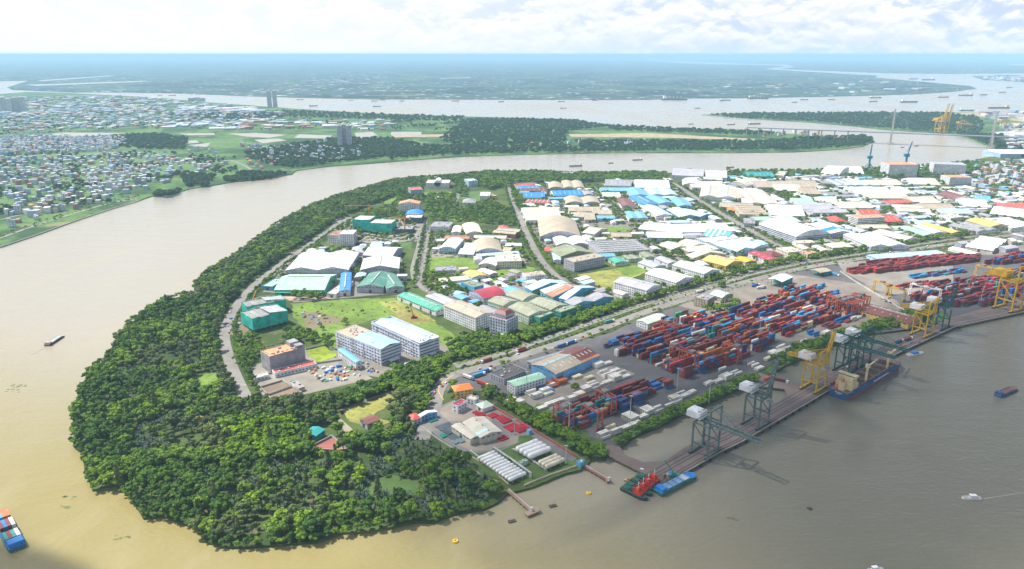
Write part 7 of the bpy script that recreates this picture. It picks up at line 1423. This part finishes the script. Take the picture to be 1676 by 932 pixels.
for a in ((772, 676, 5, 4, 'red', 'small red cylinder rack left of the round trees'), (778, 679, 5, 5, 'red', 'red cylinder rack in front of the round trees'), (797, 681, 5, 6, 'red', 'red cylinder rack right of the round trees'), (810, 685, 7, 6, 'red', 'red cylinder rack beside the boundary wall, upper one'), (816, 690, 5, 7, 'red', 'red cylinder rack beside the beige roof corner'), (823, 700, 8, 9, 'red', 'largest red cylinder rack beside the boundary wall'), (836, 702, 8, 9, 'red', 'red cylinder rack at the lower end of the depot road'), (812, 718, 5, 6, 'red', 'red cylinder rack under the front edge of the beige hall'),
          (712, 700, 6, 10, 'grey', 'grey cylinder rack furthest left'), (722, 706, 7, 12, 'grey', 'grey cylinder rack left of the beige hall'), (718, 714, 4, 5, 'teal', 'teal cylinder rack among the grey racks'), (732, 716, 7, 10, 'grey', 'grey cylinder rack next to the beige hall'), (738, 724, 4, 7, 'steel', 'blue-grey cylinder rack at the lower corner'), (748, 722, 4, 7, 'steel', 'blue-grey cylinder rack below the beige hall'), (700, 690, 3, 6, 'teal', 'teal netted rack below the long blue building')): rack(*a)
def jetty(a, b, wd, m, desc, head):
    a, b = P(*a, 2.4), P(*b, 2.4); u = b - a; L_ = u.length; r = empty('jetty', a, math.atan2(u.y, u.x)); tag(r, desc, 'jetty'); mb = MB(); mb.box(0, -wd / 2, -.5, L_, wd / 2, 0, m); mb.build('deck', r)
    for k in range(int(L_ / 5) + 1):
        mb = MB(); [mb.tube((k * 5, s * wd * .4, -3.5), (k * 5, s * wd * .4, -.5), .3, .3, 6, PILE, False) for s in (-1, 1)]; mb.build('pile_pair', r)
    for s in (-1, 1): mb = MB(); mb.beam((0, s * wd * .45, 1), (L_, s * wd * .45, 1), .25, mat('red_handrail', (.5, .2, .15))); mb.build('handrail', r)
    mb = MB(); mb.beam((0, wd * .25, .6), (L_, wd * .25, .6), .6, STEEL); mb.build('pipe', r); mb = MB(); mb.box(L_, -head, -.9, L_ + head * .9, head, .1, m); mb.build('platform', r); mb = MB(); mb.box(L_ + 1, -1, .1, L_ + 3, 1, 3, STEEL); mb.build('loading_arm', r)
jetty((831, 802), (868, 834), 3.2, mat('jetty_deck', (.36, .26, .19)), 'brown jetty with a square head nearest the wood', 6.5); jetty((957, 763), (994, 785), 3, mat('jetty_red_deck', (.34, .16, .13)), 'narrow red-railed jetty beside the basin entrance', 2.6)
# ---------------------------------------------------------------- bridge
a, b = P(1457, 236, 0), P(1621, 243, 0); u = (b - a); S_ = u.length; r = empty('suspension_bridge', a, math.atan2(u.y, u.x)); r.name = 'cable_stayed_bridge'; tag(r, 'pale cable-stayed bridge with two tall pylons across the river', 'bridge'); BC = mat('bridge_concrete', (.50, .44, .42)); BD = mat('bridge_deck', (.26, .29, .34))
TH = 138
for x in (0, S_):
    mb = MB()
    for s in (-1, 1): mb.beam((x, s * 17, 0), (x, s * 14, 42), 6, BC); mb.beam((x, s * 14, 42), (x, s * 5, TH), 5, BC)
    mb.beam((x, -15, 40), (x, 15, 40), 5, BC); mb.beam((x, -8, 100), (x, 8, 100), 4, BC); mb.box(x - 12, -24, -1, x + 12, 24, 4, BC); mb.build('pylon', r)
mb = MB(); mb.box(-560, -13, 43, S_ + 160, 13, 46, BD); mb.build('deck', r)
mb = MB()
for k in range(9): x = -160 - k * 50; mb = MB(); mb.beam((x, 0, 0), (x, 0, 43), 4, BC); mb.build('approach_pier', r)
mb = MB()
for x in (0, S_):
    for k in range(1, 12, 2):
        for sg in (-1, 1):
            for s in (-1, 1): mb.beam((x, s * 5, TH - k * 2.2), (x + sg * k * 15, s * 12, 46), .18, mat('stay_cable', (.45, .47, .5)))
mb.build('stay_cables', r)
sts((1538, 218), (1541, 217.8), CYEL, 'up', 'tall yellow quay crane pair beyond the bridge, left one', s=1.7, hm=CYEL, ln=46, z=GZ); sts((1545, 218), (1548, 217.8), CYEL, 'up', 'tall yellow quay crane pair beyond the bridge, right one', s=1.7, hm=CYEL, ln=46, z=GZ); sts((1642, 214), (1645, 213.5), CYEL, 'down', 'low yellow quay crane behind the right pylon', s=1.2, hm=CYEL, z=GZ); sts((1572, 215), (1575, 214.8), mat('orange_crane_paint', (.7, .35, .1)), 'down', 'orange quay crane between bridge pylons', s=1.1, hm=CYEL, z=GZ)
def harbour_crane(x, y, h, lean, m, desc, name='harbour_crane'):
    r = empty(name, P(x, y), R(0)); tag(r, desc, 'crane'); mb = MB(); mb.beam((0, 0, 0), (0, 0, h * .4), h * .06, m); mb.build('tower', r); mb = MB(); mb.box(-h * .12, -h * .06, h * .38, h * .08, h * .06, h * .5, m); mb.build('machine_house', r); mb = MB(); mb.beam((0, 0, h * .4), (lean * h, 0, h), h * .035, m); mb.beam((-h * .05, 0, h * .55), (lean * h * .9, 0, h * .93), h * .012, m); mb.build('jib', r); mb = MB()
    for sx in (-1, 1):
        for sy in (-1, 1): mb.beam((sx * h * .12, sy * h * .12, 0), (0, 0, h * .2), h * .03, m)
    mb.build('portal_legs', r)
BCR = mat('blue_crane_paint', (.02, .20, .36)); harbour_crane(1422, 274, 72, .0, BCR, 'blue harbour crane with an upright jib at the north shore'); harbour_crane(1482, 272, 78, .12, BCR, 'blue harbour crane with a leaning jib at the north shore')
harbour_crane(441, 531, 0.1, 0, BCR, 'x') if False else None
def tower_crane(x, y, h, jl, ang, desc, m=None):
    m = m or mat('orange_lattice', (.75, .32, .05)); r = empty('tower_crane', P(x, y), R(ang)); tag(r, desc, 'tower crane'); mb = MB()
    for s in ((-.7, -.7), (.7, -.7), (.7, .7), (-.7, .7)): mb.beam((s[0], s[1], 0), (s[0], s[1], h), .3, m)
    for k in range(int(h / 3)): z = k * 3; mb.beam((-.7, -.7, z), (.7, .7, z + 3), .25, m); mb.beam((.7, -.7, z), (-.7, .7, z + 3), .25, m)
    mb.build('mast', r); mb = MB(); mb.beam((-12, 0, h), (jl, 0, h), .7, m, 1.0); mb.beam((0, 0, h + 5), (jl * .8, 0, h + .5), .2, m); mb.beam((0, 0, h), (0, 0, h + 5), .6, m); mb.build('jib', r); mb = MB(); mb.box(-13, -1, h - 2.5, -9, 1, h, GRW); mb.build('counterweight', r)
tower_crane(605, 366, 38, 52, 178, 'orange tower crane over the teal netted towers with a long left jib'); tower_crane(663, 382, 30, 42, 170, 'orange tower crane over the grey concrete frame')
def mobile(x, y, h, lean, ang, desc, m):
    r = empty('mobile_crane', P(x, y, GZ + .2), R(ang)); tag(r, desc, 'crane'); mb = MB(); mb.box(-4, -1.5, .9, 5, 1.5, 2.4, m); mb.build('chassis', r); mb = MB(); mb.box(-2.5, -1.4, 2.4, 1.5, 1.4, 4.6, m); mb.build('cab', r); mb = MB(); mb.beam((0, 0, 3.5), (lean, 0, h), .9, m); mb.build('boom', r)
    for x_ in (-3, 0, 3): mb = MB(); mb.tube((x_, -1.7, .8), (x_, 1.7, .8), .8, .8, 10, TYRE); mb.build('axle_wheels', r)
mobile(407, 512, 30, 14, 40, 'yellow mobile crane standing between the netted wings', CYEL); mobile(677, 521, 22, -5, 20, 'small red crawler crane on the ochre earth', mat('rusty_red', (.5, .12, .08))); mobile(1103, 781, 16, -9, 0, 'white-jibbed green crane at the wharf end', mat('sea_green', (.05, .30, .24)))
# masts and lamps
def lampmast(x, y, h, desc):
    r = empty('floodlight_mast', P(x, y)); tag(r, desc, 'floodlight'); mb = MB(); mb.tube((0, 0, 0), (0, 0, h), .45, .22, 8, STEEL); mb.build('pole', r); mb = MB(); mb.box(-1.8, -.4, h - .2, 1.8, .4, h + .6, STEEL); mb.build('lamp_head', r)
for x, y, h, d in ((931, 711, 32, 'at the corner of the yard by the rain trees'), (1031, 688, 26, 'behind the reefers along the basin'), (842, 712, 16, 'on the depot lawn beside the cylinder racks'), (926, 760, 18, 'beside the cream gas tanks'), (1108, 640, 26, 'between front and main container blocks'), (1185, 508, 30, 'beside the beige office trees'), (1242, 560, 28, 'at the right end of the main container block'), (1380, 470, 28, 'at the entrance of the upper yard'), (1604, 500, 28, 'beside the big yellow crane'), (862, 640, 22, 'in front of the mint-roofed hall'), (745, 612, 12, 'on the avenue bend'), (1160, 660, 24, 'at the basin edge behind the trees')): lampmast(x, y, h, 'slender floodlight mast ' + d)
# ---------------------------------------------------------------- vehicles
def lorry(x, y, ang, col, desc, ln=12.5, dead=False):
    r = empty('articulated_lorry', P(x, y, GZ + .38), R(ang)); tag(r, desc, 'lorry'); m = mat(col.replace(' ', '_') + '_container', CT[col], 'paint', .55, .16); mb = MB(); mb.box(-ln, -1.22, 1.2, 0, 1.22, 3.9, m); mb.build('container_body', r); mb = MB(); mb.box(-ln, -1.1, .8, .5, 1.1, 1.15, TYRE); mb.build('chassis', r)
    mb = MB(); mb.box(.9, -1.2, .6, 3.3, 1.2, 3.3, CWH if col != 'white' else mat('cab_blue', (.1, .2, .5))); mb.build('cab', r); mb = MB(); mb.box(3.28, -1.05, 1.9, 3.36, 1.05, 2.9, GLASS); mb.build('windscreen', r)
    for x_ in (-ln + 1, -ln + 2.4, -.5, 2.2): mb = MB(); mb.tube((x_, -1.22, .5), (x_, 1.22, .5), .5, .5, 8, TYRE); mb.build('axle_wheels', r)
for x, y, ang, c, d in ((848, 577, 222, 'red', 'red container lorry on the avenue above the dark-roofed office'), (860, 573, 41, 'red', 'second red container lorry close behind on the avenue'), (791, 594, 222, 'rust red', 'rust red lorry at the avenue bend'), (1002, 527, 35, 'teal', 'teal lorry under the avenue trees'), (790, 614, 38, 'sky blue', 'sky blue lorry parked by the avenue hedge'), (800, 608, 38, 'blue', 'blue lorry parked by the avenue hedge'), (772, 622, -38, 'white', 'white lorry beside the orange-roofed building'), (795, 632, -40, 'red', 'red lorry in the small lorry park'), (1150, 478, 30, 'white', 'white lorry on the avenue above the arched shed'), (925, 566, 38, 'blue', 'blue lorry below the avenue palms'), (940, 561, 38, 'blue', 'second blue lorry below the avenue palms'), (1262, 620, 37, 'red', 'red lorry on the wharf link road'), (1285, 627, -30, 'brown red', 'brown red lorry turning on the wharf'), (704, 602, 42, 'red', 'red lorry behind the white factory offices'), (683, 614, 30, 'blue', 'blue lorry under the trees of the estate road'), (1385, 620, 38, 'brown red', 'brown red lorry beside the ship'), (1370, 627, 38, 'rust red', 'rust red lorry beside the ship stern'), (1370, 452, -50, 'sky blue', 'sky blue lorry near the tan canopy'), (1240, 468, 30, 'blue', 'blue lorry left of the white canopy'), (1250, 472, 20, 'white', 'white lorry left of the white canopy'), (1475, 560, 35, 'navy', 'navy lorry on the wharf near the bow'), (1490, 556, 35, 'brown red', 'brown red lorry on the wharf behind the bow')): lorry(x, y, ang, c, d)
CARM = [mat('car_paint_' + n_, c, 'paint', .3) for n_, c in (('white', (.75, .75, .75)), ('silver', (.5, .5, .52)), ('black', (.04, .04, .05)), ('red', (.5, .04, .04)), ('blue', (.05, .15, .45)))]; CARN = ['white', 'silver', 'black', 'red', 'blue']
CPROT = []
for i, m in enumerate(CARM):
    r = empty('parked_car', (0, 0, 0)); mb = MB(); mb.box(-2.2, -.9, .35, 2.2, .9, 1.0, m); mb.hexa([(-1.6, -.85, 1), (1.1, -.85, 1), (1.1, .85, 1), (-1.6, .85, 1), (-1.2, -.7, 1.5), (.6, -.7, 1.5), (.6, .7, 1.5), (-1.2, .7, 1.5)], m); mb.build('body', r)
    mb = MB(); mb.hexa([(-1.5, -.87, 1.02), (1.0, -.87, 1.02), (1.0, .87, 1.02), (-1.5, .87, 1.02), (-1.2, -.73, 1.42), (.62, -.73, 1.42), (.62, .73, 1.42), (-1.2, .73, 1.42)], GLASS); mb.build('windows', r)
    for x_ in (-1.4, 1.4): mb = MB(); mb.tube((x_, -.92, .35), (x_, .92, .35), .35, .35, 8, TYRE); mb.build('axle_wheels', r)
    CPROT.append(r)
cu = [False] * 5
def car(p, ang, i, where):
    r = CPROT[i] if not cu[i] else copy_tree(CPROT[i]); cu[i] = True; r.location = p; r.rotation_euler.z = ang; r.name = 'car'; tag(r, f'small {CARN[i]} car {where}', 'car', 'cars ' + where)
for q, n, wh in ((ROADS[1][0], 9, 'on the middle estate road'), (ROADS[4][0], 10, 'on the wide eastern road'), (AVE, 16, 'on the near avenue carriageway'), (AVE2, 12, 'on the far avenue carriageway'), (ROADS[2][0], 8, 'on the western estate road'), (ROADS[0][0], 9, 'on the road beside the riverside woods')):
    w = smooth([P(x, y, GZ + .4) for x, y in q], 2)
    for _ in range(n):
        i = random.randrange(len(w) - 1); a, b = w[i], w[i + 1]; d = (b - a).normalized(); nn = Vector((-d.y, d.x, 0)); s = random.choice((-1, 1)); car(a.lerp(b, random.random()) + nn * s * random.uniform(2, 5), math.atan2(d.y, d.x) + (0 if s < 0 else math.pi), random.randrange(5), wh)
for poly, n, wh, ang in (([(697, 372), (703, 372), (696, 392), (690, 392)], 14, 'parked beside the netted towers', 80), ([(700, 640), (712, 640), (712, 652), (700, 655)], 10, 'parked on the avenue bend', 80), ([(640, 600), (700, 585), (706, 592), (650, 606)], 10, 'parked before the white factory offices', 40), ([(1480, 512), (1440, 490), (1446, 488), (1490, 508)], 10, 'beside the white yard wall', -50), ([(1380, 414), (1560, 404), (1560, 408), (1390, 420)], 16, 'parked beside the eastern avenue', 20), ([(1510, 560), (1470, 578), (1478, 566), (1500, 556)], 4, 'on the wharf near the bow', 40), ([(1370, 600), (1400, 590), (1400, 600), (1378, 612)], 5, 'on the wharf beside the ship', 40)):
    q = fill(poly, 6, .3, GZ + .42); random.shuffle(q)
    for p in q[:n]: 
        if 'wharf' in wh: p.z = WZ + .02
        car(p, R(ang + random.uniform(-8, 8)), random.randrange(5), wh)
# stored goods on open plots
HEAPM = [mat('goods_' + n_, c) for n_, c in (('blue', (.03, .18, .6)), ('orange', (.45, .2, .08)), ('white', (.7, .7, .7)), ('brown', (.3, .18, .1)), ('green', (.1, .3, .15)), ('grey', (.35, .35, .36)))]; HN = ['blue', 'orange', 'white', 'brown', 'green', 'grey']
hc = 0
for poly, n, wh in (([(505, 608), (545, 596), (575, 600), (590, 615), (560, 625), (525, 625)], 46, 'on the open storage plot below the tall grey building'), ([(590, 592), (612, 600), (618, 610), (600, 612)], 10, 'beside the narrow blue-roofed shed'), ([(492, 514), (530, 512), (535, 530), (505, 532)], 16, 'at the foot of the netted wings'), ([(376, 520), (392, 520), (396, 560), (378, 555)], 10, 'on bare earth by the riverside road'), ([(640, 384), (690, 384), (686, 392), (560, 392), (570, 386)], 20, 'at the foot of the netted towers'), ([(230, 320), (160, 338), (170, 330), (215, 318)], 14, 'on the left bank scrap plot'), ([(260, 312), (300, 304), (300, 310), (262, 316)], 8, 'on the left bank sand plot'), ([(1300, 424), (1340, 430), (1330, 436), (1290, 430)], 10, 'beside the tan gate canopy'), ([(1085, 780), (1100, 775), (1102, 786), (1088, 790)], 5, 'at the wharf end')):
    q = fill(poly, 5, .4, GZ + .3); random.shuffle(q)
    for p in q[:n]:
        i = random.choice((0, 0, 0, 1, 2, 2, 3, 3, 4, 5, 5)); w, d, h = random.uniform(2, 6), random.uniform(2, 4), random.uniform(.8, 2.4); mb = MB(); t = random.uniform(.5, .9); mb.hexa([(-w / 2, -d / 2, 0), (w / 2, -d / 2, 0), (w / 2, d / 2, 0), (-w / 2, d / 2, 0), (-w / 2 * t, -d / 2 * t, h), (w / 2 * t, -d / 2 * t, h), (w / 2 * t, d / 2 * t, h), (-w / 2 * t, d / 2 * t, h)], HEAPM[i])
        if 'wharf' in wh: p.z = WZ
        o = mb.build('stored_goods', None, None, p, R(random.choice((40, -50)) + random.uniform(-9, 9))); tag(o, f'{HN[i]} pile of covered goods {wh}', 'goods', 'stored goods ' + wh)
# ruined lots
for q, ds in (([(426, 636), (462, 625), (476, 634), (438, 648)], 'roofless brown walled plot, the upper of two'), ([(438, 649), (478, 635), (494, 645), (460, 652), (444, 656)], 'roofless brown walled plot, the lower of two'), ([(512, 732), (543, 716), (568, 738), (552, 740), (520, 738)], 'abandoned red-floored court in the wood')):
    w = [P(x, y) for x, y in q]; c = sum(w, Vector()) / len(w); r = empty('walled_plot', c); tag(r, ds, 'ruin'); mb = MB(); m_ = mat('ruin_floor_' + ('red' if 'red' in ds else 'brown'), (.34, .12, .10) if 'red' in ds else (.24, .17, .12), 'asphalt', .9)
    f = [p - c + Vector((0, 0, .5)) for p in w]
    for t in tessellate_polygon([f]): tri = [f[i] for i in t]; mb.poly(tri if (tri[1] - tri[0]).cross(tri[2] - tri[0]).z > 0 else tri[::-1], m_)
    mb.build('floor', r)
    for a, b in zip(f, f[1:] + f[:1]):
        mb = MB(); d = (b - a).normalized(); n = Vector((-d.y, d.x, 0)) * .3; qq = [a - n, b - n, b + n, a + n]; mb.hexa(qq + [e + Vector((0, 0, 2.0)) for e in qq], GRW); mb.build('side_wall', r)
sheet('pond', [(552, 688), (558, 686), (592, 716), (590, 724), (574, 722)], GZ + .4, WATER)

FOAM = mat('boat_foam', (.24, .225, .18))
ribbon('boat_wake', [(1610, 816.5), (1640, 812), (1680, 806)], 1.6, .06, FOAM); ribbon('boat_wake', [(1664, 636), (1676, 631), (1690, 626)], 1.2, .06, FOAM); ribbon('boat_wake', [(75, 568), (66, 574), (52, 581)], 1.2, .06, FOAM)
WEED = mat('floating_weed', (.10, .14, .03)); wr_ = random.Random(8)
for x, y, n_ in ((30, 632, 14), (20, 640, 8), (110, 815, 6), (110, 830, 5), (200, 880, 7), (1200, 850, 5)):
    wb_ = MB()
    for _ in range(n_): q = P(x + wr_.uniform(-12, 12), y + wr_.uniform(-3, 3), .05); k = wr_.uniform(.6, 2.2); wb_.prism([(q.x - k, q.y - k * .4), (q.x + k * .3, q.y - k * .6), (q.x + k * 1.4, q.y), (q.x, q.y + k * .5)], .0, .12, WEED, None, False)
    wb_.build('floating_weed', None, 'stuff')
# things that still share a description are told apart by their place in the photograph
SAME = {}
bpy.context.view_layer.update()
for o in COL.objects:
    if o.parent is None and 'label' in o: SAME.setdefault(o['label'], []).append(o)
WN = ['first', 'second', 'third', 'fourth', 'fifth', 'sixth', 'seventh', 'eighth', 'ninth', 'tenth', 'eleventh', 'twelfth', 'thirteenth', 'fourteenth', 'fifteenth']
for lb, os_ in SAME.items():
    if len(os_) < 2: continue
    os_.sort(key=lambda o: px_of(o.location)[0]); n = len(os_); base = lb
    if len(lb.split()) > 13: base = ' '.join(lb.split()[:13]).rstrip(',')
    if n == 2: ws = ['left one', 'right one']
    elif n == 3: ws = ['left one', 'middle one', 'right one']
    else: ws = ['leftmost'] + [WN[min(i, 14)] + ' from left' for i in range(1, n - 1)] + ['rightmost']
    if n > 16: continue
    for o, w_ in zip(os_, ws): o['label'] = base + ', ' + w_
# ---------------------------------------------------------------- haze
hz = MB(); hm = bpy.data.materials.new('haze'); hm.use_nodes = True; t = hm.node_tree
for n in list(t.nodes):
    if n.type == 'BSDF_PRINCIPLED': t.nodes.remove(n)
pv = t.nodes.new('ShaderNodeVolumePrincipled'); pv.inputs['Color'].default_value = (0.46, 0.74, 1.0, 1); pv.inputs['Density'].default_value = HAZE
pv.inputs['Anisotropy'].default_value = 0.0
t.links.new(pv.outputs[0], [n for n in t.nodes if n.type == 'OUTPUT_MATERIAL'][0].inputs['Volume'])
hz.box(-69000, -3000, -1, 69000, 69000, 360, hm); ho = hz.build('haze', None, 'stuff')

sc.cycles.volume_bounces = 2
